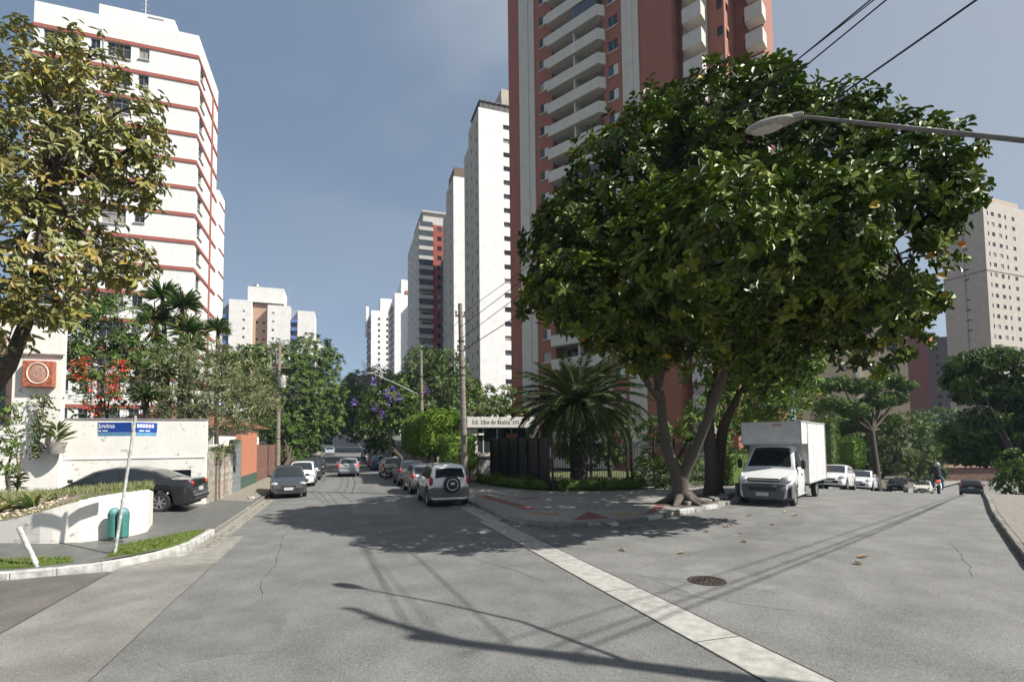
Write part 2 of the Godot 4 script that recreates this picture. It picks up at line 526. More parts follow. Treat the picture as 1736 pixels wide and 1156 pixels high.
	# repaired places: thin sheets of newer or older asphalt
	for q in [["asphalt_dark", 0.232, [Vector2(-1.9, -9.6), Vector2(-0.7, -9.7), Vector2(-0.75, -7.0), Vector2(-2.0, -6.9)]], ["asphalt_light", 0.29, [Vector2(5.35, -8.5), Vector2(7.1, -8.7), Vector2(7.3, -6.9), Vector2(5.5, -6.7)]], ["asphalt_dark", 0.232, [Vector2(10.2, -10.2), Vector2(13.6, -12.0), Vector2(13.2, -12.8), Vector2(9.8, -10.9)]], ["asphalt_light", 0.275, [Vector2(0.4, -22.5), Vector2(2.2, -22.5), Vector2(2.2, -19.0), Vector2(0.4, -19.2)]]]:
		var pm := MB.new()
		var pg := PackedVector2Array(q[2])
		var pts := along(q[2] + [q[2][0]], 0.22)
		var rough := PackedVector2Array()
		for v2 in pts.slice(0, pts.size() - 1): rough.append(v2 + Vector2(rng.randf_range(-0.03, 0.03), rng.randf_range(-0.03, 0.03)))
		pm.prism(rough, 0.0, 0.004)
		part("patch", pm, mat(q[0], lin(q[1], q[1], q[1] * 0.985), 0.9, "asphalt", 0.23, 0.6), road)
	# zebra crossing far down the street
	for i in 8:
		var mb := MB.new()
		var x := -2.2 + i * 0.85
		for k in 3: ribbon(mb, [Vector2(x, -86.0 - k), Vector2(x, -87.0 - k)], 0.42, 0.012)
		part("crossing_stripe", mb, mat("road_paint", lin(0.62, 0.62, 0.6), 0.7, "stain", 0.7), road)
	# pavements
	var lp := MB.new()
	var grey := mat("grey_paint", lin(0.165, 0.170, 0.168), 0.55, "concrete", 0.3, 0.3)
	var dpoly := PackedVector2Array([Vector2(-22, -24.2), Vector2(-22, -12.2), Vector2(-6.1, -12.44), Vector2(-5.4, -12.5), Vector2(-4.85, -12.68), Vector2(-4.38, -12.97), Vector2(-3.94, -13.5), Vector2(-3.68, -14.32), Vector2(-3.54, -15.4), Vector2(-3.52, -16.6), Vector2(-3.5, -24.2)])
	for i in 31:
		for j in 21:
			var x0 := -22.0 + i * 0.6; var z0 := -24.3 + j * 0.6
			for poly in Geometry2D.intersect_polygons(PackedVector2Array([Vector2(x0, z0), Vector2(x0 + 0.6, z0), Vector2(x0 + 0.6, z0 + 0.6), Vector2(x0, z0 + 0.6)]), dpoly):
				var ids := Geometry2D.triangulate_polygon(poly)
				for k in range(0, ids.size(), 3):
					var t := []
					for m in 3: t.append(Vector3(poly[ids[k + m]].x, pavement_left(poly[ids[k + m]].x, poly[ids[k + m]].y), poly[ids[k + m]].y))
					lp.tri(t[0], t[1], t[2], Vector3.UP)
	struct("driveway", lp, grey)
	var l2 := MB.new()
	sheet(l2, -5.0, -3.58, -200, -24.2, 0.5, 1.2, 0.0, pavement_left, plain)
	struct("left_pavement", l2, mat("pave_left", lin(0.30, 0.275, 0.24), 0.9, "concrete", 0.5, 0.5))
	# right-hand corner pavement between the kerb and the hedge
	var cp := PackedVector2Array([Vector2(5.2, -60)])
	for p in [Vector2(5.2, -15.6), Vector2(5.4, -14.85), Vector2(5.8, -14.25), Vector2(6.45, -13.95), Vector2(8, -13.93), Vector2(9.35, -14.25), Vector2(11.25, -14.95), Vector2(13.55, -15.95), Vector2(16, -17.3), Vector2(20, -19.55), Vector2(20.5, -22.5), Vector2(16.5, -23.2), Vector2(12, -23.6), Vector2(9.6, -25.5), Vector2(8.8, -28.5), Vector2(8.0, -34), Vector2(8.0, -60)]: cp.append(p)
	var rp := MB.new()
	rp.prism(cp, 0.0, 0.135)
	var corner := struct("corner_pavement", rp, mat("pave_right", lin(0.33, 0.32, 0.305), 0.88, "concrete", 0.45, 0.5))
	var rp2 := MB.new()
	var rp3 := MB.new()
	for i in range(9, LK.size() - 1):
		for q in 6:
			var a: Vector2 = LK[i].lerp(LK[i + 1], q / 6.0); var b: Vector2 = LK[i].lerp(LK[i + 1], (q + 1) / 6.0)
			var o := Vector2(-0.49, -0.87)
			corner_quad(rp2, [Vector3(a.x + o.x * 0.15, gy(a.x, a.y) + 0.135, a.y + o.y * 0.15), Vector3(b.x + o.x * 0.15, gy(b.x, b.y) + 0.135, b.y + o.y * 0.15), Vector3(b.x + o.x * 2.8, gy(b.x, b.y) + 0.17, b.y + o.y * 2.8), Vector3(a.x + o.x * 2.8, gy(a.x, a.y) + 0.17, a.y + o.y * 2.8)], plain)
	struct("far_pavement", rp2, mats["pave_right"])
	for i in range(1, RK.size() - 1):
		for q in 6:
			var a: Vector2 = RK[i].lerp(RK[i + 1], q / 6.0); var b: Vector2 = RK[i].lerp(RK[i + 1], (q + 1) / 6.0)
			var o := Vector2(0.49, 0.87)
			corner_quad(rp3, [Vector3(a.x + o.x * 0.15, gy(a.x, a.y) + 0.135, a.y + o.y * 0.15), Vector3(b.x + o.x * 0.15, gy(b.x, b.y) + 0.135, b.y + o.y * 0.15), Vector3(b.x + o.x * 7.5, gy(b.x, b.y) + 0.17, b.y + o.y * 7.5), Vector3(a.x + o.x * 7.5, gy(a.x, a.y) + 0.17, a.y + o.y * 7.5)], plain)
	struct("right_pavement", rp3, mat("pave_far", lin(0.29, 0.27, 0.25), 0.9, "concrete", 0.45, 0.5))
	# painted bands and tactile patches on the corner
	var red := mat("red_paving", lin(0.29, 0.10, 0.10), 0.85, "concrete", 0.8, 0.3)
	var yel := mat("yellow_paving", lin(0.42, 0.31, 0.15), 0.85, "concrete", 0.9, 0.3)
	var pal := mat("pale_paving", lin(0.40, 0.39, 0.37), 0.88, "concrete", 0.7, 0.3)
	var ramp := MB.new(); ramp.prism(PackedVector2Array([Vector2(5.5, -16.4), Vector2(5.55, -14.75), Vector2(6.5, -14.05), Vector2(8.9, -14.2), Vector2(9.6, -15.1), Vector2(8.8, -16.0), Vector2(7.0, -16.6)]), 0.135, 0.139)
	part("pale_patch", ramp, pal, corner)
	for q in [["red_band", red, [Vector2(5.85, -22.6), Vector2(6.3, -22.6), Vector2(6.7, -17.2), Vector2(6.2, -17.2)], 0.139], ["red_band", red, [Vector2(7.2, -20.2), Vector2(8.1, -20.4), Vector2(8.1, -20.9), Vector2(7.2, -20.7)], 0.139], ["red_triangle", red, [Vector2(6.7, -14.2), Vector2(7.95, -14.15), Vector2(8.1, -15.9)], 0.143], ["yellow_patch", yel, [Vector2(6.0, -15.9), Vector2(6.7, -15.4), Vector2(7.0, -15.9), Vector2(6.25, -16.4)], 0.143], ["yellow_patch", yel, [Vector2(8.4, -14.45), Vector2(9.2, -14.6), Vector2(9.3, -15.2), Vector2(8.5, -15.0)], 0.143], ["red_band", red, [Vector2(9.4, -14.5), Vector2(9.75, -14.6), Vector2(11.9, -16.6), Vector2(11.5, -16.8)], 0.139]]:
		var mb := MB.new()
		mb.prism(PackedVector2Array(q[2]), q[3] - 0.004, q[3])
		part(q[0], mb, q[1], corner)
	var dirt := MB.new(); dirt.prism(PackedVector2Array([Vector2(11.6, -15.4), Vector2(13.4, -16.05), Vector2(15.4, -17.2), Vector2(16.6, -18.4), Vector2(14.8, -18.8), Vector2(12.6, -17.5), Vector2(11.3, -16.5)]), 0.13, 0.15)
	part("tree_pit", dirt, mat("dirt", lin(0.16, 0.12, 0.085), 0.95, "stain", 1.2, 1.5), corner)
	# slab joints across the corner pavement
	for q in [[Vector2(5.3, -19.0), Vector2(10.5, -22.0)], [Vector2(8.6, -16.2), Vector2(11.5, -23.2)], [Vector2(6.9, -16.9), Vector2(9.5, -25.0)], [Vector2(10.5, -15.2), Vector2(13.2, -22.8)], [Vector2(5.4, -24.0), Vector2(8.8, -26.0)]]:
		var mb := MB.new()
		var a: Vector2 = q[0]; var b: Vector2 = q[1]
		var s := (b - a).orthogonal().normalized() * 0.008
		mb.quad(Vector3(a.x - s.x, 0.138, a.y - s.y), Vector3(b.x - s.x, 0.138, b.y - s.y), Vector3(b.x + s.x, 0.138, b.y + s.y), Vector3(a.x + s.x, 0.138, a.y + s.y), Vector3.UP)
		part("joint", mb, tar, corner)
	# kerbs
	rng.seed = 9
	var white := mat("kerb_white", lin(0.66, 0.65, 0.61), 0.8, "stain", 0.9, 0.5)
	kerb([Vector2(-13.0, -12.2), Vector2(-6.1, -12.36), Vector2(-5.4, -12.42), Vector2(-4.8, -12.6), Vector2(-4.3, -12.9), Vector2(-3.85, -13.45), Vector2(-3.58, -14.3), Vector2(-3.44, -15.4), Vector2(-3.42, -16.6)], 0.7, 0.17, 0.15, [white], 1.0)
	var stone := [mat("kerb_a", lin(0.27, 0.26, 0.24), 0.9, "concrete", 0.8, 0.6), mat("kerb_b", lin(0.22, 0.21, 0.20), 0.9, "concrete", 0.7, 0.6), mat("kerb_c", lin(0.36, 0.35, 0.33), 0.9, "stain", 0.8, 0.6)]
	kerb([Vector2(-3.42, -16.65), Vector2(-3.42, -24.2)], 1.0, 0.15, 0.115, stone, 1.0)
	kerb([Vector2(-3.42, -24.25), Vector2(-3.42, -80)], 1.0, 0.15, 0.13, stone, 1.0)
	kerb([Vector2(5.05, -75), Vector2(5.05, -15.6)], 1.0, 0.15, 0.14, stone, 1.0, 0.05)
	kerb(LK.slice(0, 4) + [LK[4], LK[5]], 0.5, 0.15, 0.10, stone, 1.0, 0.06)
	kerb([LK[5], LK[6], LK[7], LK[8]], 0.9, 0.17, 0.15, [stone[2], white, stone[2], stone[0]], 1.0, 0.16)
	kerb(LK.slice(8, 14), 1.0, 0.15, 0.14, stone, 1.0, 0.04)
	kerb(RK.slice(1, 13), 1.0, 0.15, 0.14, stone, -1.0, 0.04)

# ---------------------------------------------------------------- buildings
var panes := {}
var shutters := false
func pane_mats() -> Array:
	return [mat("glass_dark", lin(0.025, 0.03, 0.035), 0.12), mat("glass_grey", lin(0.07, 0.08, 0.09), 0.15), mat("glass_curtain", lin(0.30, 0.28, 0.25), 0.35), mat("glass_mid", lin(0.045, 0.05, 0.05), 0.1)]
# one wall of a building: cells between the openings, the reveals of every opening, and a window in each
# side: 0 front (+z), 1 left (-x), 2 right (+x), 3 back; openings as [u0, v0, u1, v1] from the lower left seen from outside
func wall(mb: MB, node: Node3D, side: int, lo: Vector3, hi: Vector3, rects: Array, deep := 0.22, framed := false, fm: Material = null) -> void:
	var o: Vector3; var r: Vector3; var nrm: Vector3; var W: float
	match side:
		0: o = Vector3(lo.x, lo.y, hi.z); r = Vector3.RIGHT; nrm = Vector3.BACK; W = hi.x - lo.x
		1: o = Vector3(lo.x, lo.y, lo.z); r = Vector3.BACK; nrm = Vector3.LEFT; W = hi.z - lo.z
		2: o = Vector3(hi.x, lo.y, hi.z); r = Vector3.FORWARD; nrm = Vector3.RIGHT; W = hi.z - lo.z
		_: o = Vector3(hi.x, lo.y, lo.z); r = Vector3.LEFT; nrm = Vector3.FORWARD; W = hi.x - lo.x
	var H := hi.y - lo.y
	var us := [0.0, W]
	var vs := [0.0, H]
	for q in rects:
		for k in [0, 2]:
			if not us.has(q[k]): us.append(q[k])
		for k in [1, 3]:
			if not vs.has(q[k]): vs.append(q[k])
	us.sort(); vs.sort()
	var at := func(u, v, d): return o + r * u + Vector3.UP * v - nrm * d
	for i in us.size() - 1:
		var j := 0
		while j < vs.size() - 1:
			var cu: float = (us[i] + us[i + 1]) * 0.5
			var open := func(cv):
				for q in rects:
					if cu > q[0] and cu < q[2] and cv > q[1] and cv < q[3]: return true
				return false
			if open.call((vs[j] + vs[j + 1]) * 0.5): j += 1; continue
			var k := j + 1
			while k < vs.size() - 1 and not open.call((vs[k] + vs[k + 1]) * 0.5): k += 1
			mb.quad(at.call(us[i], vs[j], 0.0), at.call(us[i + 1], vs[j], 0.0), at.call(us[i + 1], vs[k], 0.0), at.call(us[i], vs[k], 0.0), nrm)
			j = k
	var turn: float = [0.0, -PI / 2, PI / 2, PI][side]
	for q in rects:
		var a: Vector3 = at.call(q[0], q[1], 0.0); var b: Vector3 = at.call(q[2], q[1], 0.0); var c: Vector3 = at.call(q[2], q[3], 0.0); var d: Vector3 = at.call(q[0], q[3], 0.0)
		var e := -nrm * deep
		mb.quad(a, b, b + e, a + e, Vector3.UP); mb.quad(d, c, c + e, d + e, Vector3.DOWN)
		mb.quad(a, d, d + e, a + e, r); mb.quad(b, c, c + e, b + e, -r)
		var w: float = q[2] - q[0]; var h: float = q[3] - q[1]
		var key := "%.2f %.2f" % [w, h]
		if not panes.has(key):
			var p := MB.new(); p.box(Vector3(0, h * 0.5, 0), Vector3(w + 0.02, h + 0.02, 0.03))
			var fr := MB.new()
			for x in [-w * 0.5 + 0.03, w * 0.5 - 0.03] + ([0.0] if w < 1.6 else [-w * 0.17, w * 0.17]): fr.box(Vector3(x, h * 0.5, 0.035), Vector3(0.055, h, 0.05))
			for y in [0.03, h - 0.03] + ([h * 0.66] if w > 1.5 else []): fr.box(Vector3(0, y, 0.037), Vector3(w - 0.01, 0.055, 0.05))
			var sl := MB.new(); sl.box(Vector3(0, -0.045, deep * 0.5 + 0.02), Vector3(w + 0.12, 0.08, deep + 0.16))
			panes[key] = [p.mesh(), fr.mesh(), sl.mesh()]
		var pm := pane_mats()
		var t := rng.randf()
		var win := put("window", panes[key][0], pm[0 if t < 0.45 else (1 if t < 0.65 else (2 if t < 0.83 else 3))], node, (a + b) * 0.5 - nrm * (deep - 0.04))
		win.rotation.y = turn
		if framed:
			put("frame", panes[key][1], fm, win)
			if shutters and rng.randf() < 0.75:
				var sk := key + "s"
				if not panes.has(sk):
					var sh := MB.new(); sh.box(Vector3(w * 0.23, h * 0.5, 0.05), Vector3(w * 0.44, h - 0.12, 0.025)); panes[sk] = [sh.mesh()]
				put("shutter", panes[sk][0], mat("shutter_pale", lin(0.50, 0.49, 0.46), 0.6), win)
			put("sill", panes[key][2], mat("sill_pale", lin(0.55, 0.53, 0.5), 0.8), win)
func floors(y0: float, step: float, count: int, cols: Array, h: float) -> Array:
	var out := []
	for i in count:
		for c in cols: out.append([c[0], y0 + i * step, c[1], y0 + i * step + h])
	return out
func shell(mb: MB, lo: Vector3, hi: Vector3, skip: Array) -> void:  # the plain faces and the roof
	for s in 4:
		if not skip.has(s): wall(mb, null, s, lo, hi, [])
	mb.quad(Vector3(lo.x, hi.y, lo.z), Vector3(hi.x, hi.y, lo.z), hi, Vector3(lo.x, hi.y, hi.z), Vector3.UP)
func slab(mb: MB, lo: Vector3, hi: Vector3) -> void: mb.box((lo + hi) * 0.5, hi - lo)

func left_tower() -> void:
	var n := thing("apartment_tower", "white apartment tower banded with red stripes behind the street tree", "building", Vector3(-14.7, -0.3, -59.4))
	var white := mat("tower_white", lin(0.79, 0.785, 0.77), 0.8, "render", 0.12)
	var red := mat("tower_red", lin(0.36, 0.11, 0.085), 0.8, "render", 0.2)
	var alu := mat("alu", lin(0.32, 0.32, 0.32), 0.4, "", 1, 0, {"metal": 0.6})
	var mb := MB.new()
	var H := 46.4
	var st := 2.86
	var W := 14.0
	var u := func(a, b): return [W - b, W - a]
	var cols := [u.call(4.4, 5.3), u.call(6.0, 8.0), u.call(8.6, 9.4), u.call(10.2, 11.0), u.call(11.6, 13.2)]
	var rects := []
	for i in 15:
		for k in cols.size():
			rects.append([cols[k][0], 2.2 + i * st + (0.0 if k in [1, 4] else 0.35), cols[k][1], 3.75 + i * st])
	wall(mb, n, 0, Vector3(-W, 0, -9), Vector3(0, H, 0), rects, 0.2, true, alu)
	var rs := floors(2.2, st, 15, [[0.9, 2.6]], 1.55)
	wall(mb, n, 2, Vector3(-W, 0, -9), Vector3(0, H, 0), rs, 0.25, true, alu)
	shell(mb, Vector3(-W, 0, -9), Vector3(0, H, 0), [0, 2])
	# rear block, a little proud of the side
	slab(mb, Vector3(-10, 0, -12), Vector3(0.35, 34.0, -9.02))
	part("wall", mb, white, n)
	for i in 15:
		var b := MB.new()
		b.box(Vector3(-W * 0.5, 3.95 + i * st, 0.04), Vector3(W + 0.08, 0.36, 0.10))
		b.box(Vector3(0.04, 3.95 + i * st, -4.5), Vector3(0.10, 0.36, 9.0))
		if i < 11: b.box(Vector3(0.38, 3.95 + i * st, -10.5), Vector3(0.08, 0.16, 2.9))
		part("red_band", b, red, n)
	var vb := MB.new(); vb.box(Vector3(0.08, 22, -6.2), Vector3(0.12, 44, 0.3)); part("red_strip", vb, red, n)
	var pipe := MB.new(); pipe.tube([Vector3(-8.3, 2, 0.08), Vector3(-8.3, 44, 0.08)], [0.035, 0.035], 5); part("downpipe", pipe, mats["alu"], n)
	var ph := MB.new(); slab(ph, Vector3(-9.0, H, -7), Vector3(-2.4, H + 1.5, -0.5)); ph.box(Vector3(-4.0, H + 1.3, -0.46), Vector3(1.4, 0.18, 0.1))
	part("roof_house", ph, white, n)
	var an := MB.new()
	an.tube([Vector3(-5.5, H + 1.4, -2), Vector3(-5.5, H + 6, -2)], [0.06, 0.04], 5)
	for k in 4: an.box(Vector3(-5.5, H + 3 + k * 0.6, -2), Vector3(0.9 - k * 0.12, 0.05, 0.05))
	an.tube([Vector3(-8.0, H + 1.4, -3), Vector3(-8.0, H + 3.2, -3)], [0.03, 0.03], 5)
	part("antenna", an, mats["alu"], n)

func far_left() -> void:
	var white := mat("far_white", lin(0.76, 0.74, 0.71), 0.85, "render", 0.08)
	var tan := mat("tan", lin(0.46, 0.30, 0.21), 0.85, "render", 0.1)
	var blue := mat("blue_panel", lin(0.10, 0.16, 0.36), 0.5)
	var n := thing("apartment_block", "white apartment block with a tan recess and blue balcony strips in the distance", "building", Vector3(-34.4, 1.5, -180))
	var mb := MB.new()
	var st := 2.8
	wall(mb, n, 0, Vector3(0, 0, -14), Vector3(6.4, 48, 0), floors(2, st, 16, [[3.9, 4.6]], 0.7), 0.2)
	shell(mb, Vector3(0, 0, -14), Vector3(6.4, 48, 0), [0])
	wall(mb, n, 0, Vector3(11.2, 0, -14), Vector3(18, 47, 0), floors(2, st, 16, [[1.3, 2.0]], 0.7), 0.2)
	shell(mb, Vector3(11.2, 0, -14), Vector3(18, 47, 0), [0])
	shell(mb, Vector3(5, 48.1, -12), Vector3(15.8, 53.2, -2), [])
	wall(mb, n, 0, Vector3(20.2, 0, -13), Vector3(25.5, 46, -1), [], 0.2)
	shell(mb, Vector3(20.2, 0, -13), Vector3(25.5, 46, -1), [0])
	part("wall", mb, white, n)
	var rc := MB.new()
	wall(rc, n, 0, Vector3(6.41, 0, -14), Vector3(11.19, 47.9, -3), floors(2, st, 15, [[1.0, 1.7], [3.0, 3.7]], 0.8), 0.2)
	shell(rc, Vector3(6.41, 0, -14), Vector3(11.19, 47.9, -3), [0])
	part("recess", rc, tan, n)
	for i in 15:
		for x in [-1.4, 19.1]:
			var b := MB.new()
			b.box(Vector3(x, 3.2 + i * st, -2.2), Vector3(2.0, 1.2, 3.0))
			part("balcony", b, blue, n)
	var bk := MB.new(); slab(bk, Vector3(-2.6, 0, -13), Vector3(-0.02, 47, -2.6)); slab(bk, Vector3(18.02, 0, -13), Vector3(20.18, 46.5, -2.6)); part("balcony_core", bk, mat("core_grey", lin(0.25, 0.27, 0.32), 0.6), n)
	var an := MB.new()
	for x in [7.0, 11.5, 12.6, 17.0]:
		an = MB.new(); an.tube([Vector3(x, 46, -6), Vector3(x, 57.5 + sin(x) * 2.0, -6)], [0.12, 0.08], 5)
		if x < 8.0: an.ball(Vector3(7, 54.3, -6), Vector3(1.1, 1.1, 1.1), 8, 5)
		part("antenna", an, mats["alu"], n)
	n = thing("apartment_block", "small white apartment block behind the treetops beside the tan block", "building", Vector3(-19, 2.0, -222))
	mb = MB.new()
	wall(mb, n, 0, Vector3(0, 0, -12), Vector3(10, 45, 0), floors(1.5, 2.8, 15, [[0.8, 2.0], [4.2, 5.8], [7.4, 9.0]], 1.3), 0.2)
	shell(mb, Vector3(0, 0, -12), Vector3(10, 45, 0), [0])
	slab(mb, Vector3(1, 45.01, -10), Vector3(4, 48, -3))
	part("wall", mb, white, n)
	for i in 15:
		var b := MB.new(); b.box(Vector3(10.8, 2.2 + i * 2.8, -3), Vector3(1.6, 1.1, 5.0)); part("balcony", b, white, n)

func white_row() -> void:
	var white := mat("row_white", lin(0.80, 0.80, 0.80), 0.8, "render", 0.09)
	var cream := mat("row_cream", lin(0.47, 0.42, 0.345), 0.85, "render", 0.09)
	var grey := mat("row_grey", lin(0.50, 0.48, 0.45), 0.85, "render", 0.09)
	var dark := mat("roof_dark", lin(0.06, 0.05, 0.045), 0.5)
	var st := 2.8
	# nearest: bright white front, cream flank
	var n := thing("apartment_tower", "tall slab tower with a blank white front and cream flank left of the red tower", "building", Vector3(24.7, 1.2, -91.9))
	var mb := MB.new()
	var fr := MB.new()
	wall(fr, n, 0, Vector3(0, 0, -8.2), Vector3(16, 66.5, 0), floors(1.4, st, 23, [[5.0, 6.5]], 1.0), 0.3)
	part("front_wall", fr, white, n)
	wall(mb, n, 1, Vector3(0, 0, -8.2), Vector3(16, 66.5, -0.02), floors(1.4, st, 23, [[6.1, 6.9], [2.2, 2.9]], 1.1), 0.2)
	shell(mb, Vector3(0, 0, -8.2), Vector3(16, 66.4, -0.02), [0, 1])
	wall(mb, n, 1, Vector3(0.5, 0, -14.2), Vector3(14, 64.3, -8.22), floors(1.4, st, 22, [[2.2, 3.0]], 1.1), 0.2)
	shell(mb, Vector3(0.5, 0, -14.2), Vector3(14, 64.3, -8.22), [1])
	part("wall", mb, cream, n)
	var rf := MB.new()
	slab(rf, Vector3(0.4, 66.5, -7), Vector3(15, 68.0, -0.3))
	slab(rf, Vector3(0.2, 68.0, -7.4), Vector3(15.2, 68.25, -0.1))
	for i in 14: rf.box(Vector3(0.3 + i * 1.1, 67.9, 0.02), Vector3(0.05, 2.6, 0.05))
	part("roof_terrace", rf, dark, n)
	var pg := MB.new(); pg.prism(PackedVector2Array([Vector2(5, -5), Vector2(15, -5), Vector2(15, -1), Vector2(5, -1)]), 68.26, 72.0)
	part("roof_house", pg, cream, n)
	# second
	n = thing("apartment_tower", "cream slab tower with a half shaded white front in the row", "building", Vector3(25.3, 1.5, -118))
	mb = MB.new(); fr = MB.new()
	wall(fr, n, 0, Vector3(0, 0, -12), Vector3(14, 66, 0), floors(1.4, st, 23, [[5.0, 6.4]], 1.0), 0.3)
	part("front_wall", fr, white, n)
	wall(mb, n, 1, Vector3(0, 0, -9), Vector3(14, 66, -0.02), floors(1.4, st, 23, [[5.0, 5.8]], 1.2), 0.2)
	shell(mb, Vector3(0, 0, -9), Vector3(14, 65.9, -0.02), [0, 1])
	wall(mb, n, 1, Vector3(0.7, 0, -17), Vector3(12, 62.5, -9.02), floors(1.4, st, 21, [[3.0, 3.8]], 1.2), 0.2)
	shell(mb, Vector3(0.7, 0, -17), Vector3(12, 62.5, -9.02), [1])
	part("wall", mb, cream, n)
	rf = MB.new(); slab(rf, Vector3(0.3, 66, -7), Vector3(12, 68.6, -0.5)); part("roof_house", rf, mat("roof_brown", lin(0.13, 0.075, 0.05), 0.7), n)
	# third: balconies and a red strip
	n = thing("apartment_tower", "grey tower with glazed balconies and a red vertical strip", "building", Vector3(20.6, 3.2, -141))
	mb = MB.new()
	wall(mb, n, 1, Vector3(0, 0, -28), Vector3(9, 63, -2), floors(1.4, st, 22, [[3, 4.2], [9, 10.2], [15, 16.2], [21, 22.2]], 1.3), 0.2)
	wall(mb, n, 0, Vector3(0, 0, -28), Vector3(9, 63, -2), floors(1.4, st, 22, [[0.8, 3.6]], 1.7), 0.9)
	shell(mb, Vector3(0, 0, -28), Vector3(9, 63, -2), [0, 1])
	slab(mb, Vector3(1.5, 63, -20), Vector3(9, 66.8, -4))
	slab(mb, Vector3(1.0, 66.8, -21), Vector3(9.4, 67.3, -3.4))
	part("wall", mb, grey, n)
	for i in 22:
		var b := MB.new()
		slab(b, Vector3(-0.3, 1.0 + i * st, -2.0), Vector3(3.7, 1.2 + i * st, 0.2))
		slab(b, Vector3(-0.3, 1.2 + i * st, 0.08), Vector3(3.7, 2.05 + i * st, 0.2))
		slab(b, Vector3(-0.3, 1.2 + i * st, -1.99), Vector3(-0.18, 2.05 + i * st, 0.08))
		var bal := part("balcony", b, grey, n)
		if i % 3 == 1 or i > 14:
			var gl := MB.new(); slab(gl, Vector3(-0.2, 2.06 + i * st, 0.1), Vector3(3.6, 3.6 + i * st, 0.14)); part("glazing", gl, mats["glass_grey"], bal)
	var rs := MB.new()
	wall(rs, n, 0, Vector3(3.8, 0, -1.98), Vector3(8.9, 62, -0.6), floors(1.4, st, 22, [[1.2, 2.4]], 1.3), 0.2)
	shell(rs, Vector3(3.8, 0, -1.98), Vector3(8.9, 62, -0.6), [0])
	part("red_strip", rs, mat("row_red", lin(0.33, 0.075, 0.055), 0.8, "render", 0.1), n)
	# blue slice in front of it
	n = thing("apartment_block", "narrow blue grey block wedged between the cream and grey towers", "building", Vector3(26.2, 0.5, -137))
	mb = MB.new()
	wall(mb, n, 0, Vector3(0, 0, -2.8), Vector3(5, 53, 0), floors(1.4, st, 18, [[0.3, 1.5]], 1.3), 0.4)
	shell(mb, Vector3(0, 0, -2.8), Vector3(5, 53, 0), [0])
	part("wall", mb, mat("slate_blue", lin(0.085, 0.11, 0.17), 0.7, "render", 0.1), n)
	for i in 18:
		var b := MB.new(); b.box(Vector3(0.6, 1.2 + i * st, 0.35), Vector3(1.5, 0.25, 0.68)); part("balcony", b, grey, n)
	# fourth
	n = thing("apartment_tower", "pale tower with a red tiled penthouse terrace further down the street", "building", Vector3(19.7, 3.0, -204))
	mb = MB.new()
	wall(mb, n, 0, Vector3(0, 0, -30), Vector3(10, 60, 0), floors(1.4, st, 20, [[7.0, 8.2]], 1.3), 0.2)
	shell(mb, Vector3(0, 0, -30), Vector3(10, 60, 0), [0])
	slab(mb, Vector3(3, 60, -20), Vector3(10, 67, -4)); slab(mb, Vector3(6, 67, -18), Vector3(10, 70.5, -6))
	slab(mb, Vector3(5.8, 0, 0.02), Vector3(10, 56, 2.6))
	part("wall", mb, white, n)
	var tr := MB.new(); slab(tr, Vector3(4, 60.01, -3.9), Vector3(9.5, 61.2, 0.3)); part("terrace_roof", tr, mat("tile_red", lin(0.36, 0.12, 0.06), 0.8), n)
	for i in 20:
		var b := MB.new(); slab(b, Vector3(-1.2, 1.2 + i * st, -14), Vector3(-0.02, 2.3 + i * st, -3)); part("balcony", b, grey, n)
	# fifth
	n = thing("apartment_tower", "farthest pale tower of the right-hand row with curved dark balconies", "building", Vector3(13, 5.0, -249))
	mb = MB.new()
	wall(mb, n, 0, Vector3(0, 0, -34), Vector3(12, 62, 0), floors(1.4, st, 21, [[3.2, 4.2], [7.0, 8.0]], 1.2), 0.2)
	shell(mb, Vector3(0, 0, -34), Vector3(12, 62, 0), [0])
	slab(mb, Vector3(4.5, 62.01, -24), Vector3(12, 69, -3)); slab(mb, Vector3(-1.5, 55, -30), Vector3(-0.02, 69.5, -22))
	part("wall", mb, white, n)
	for i in 21:
		var b := MB.new(); slab(b, Vector3(-1.3, 1.2 + i * st, -16), Vector3(-0.02, 2.4 + i * st, -2)); b.box(Vector3(-0.5, 3.1 + i * st, -9), Vector3(0.9, 1.3, 13)); part("balcony", b, mats["core_grey"] if i % 2 else grey, n)

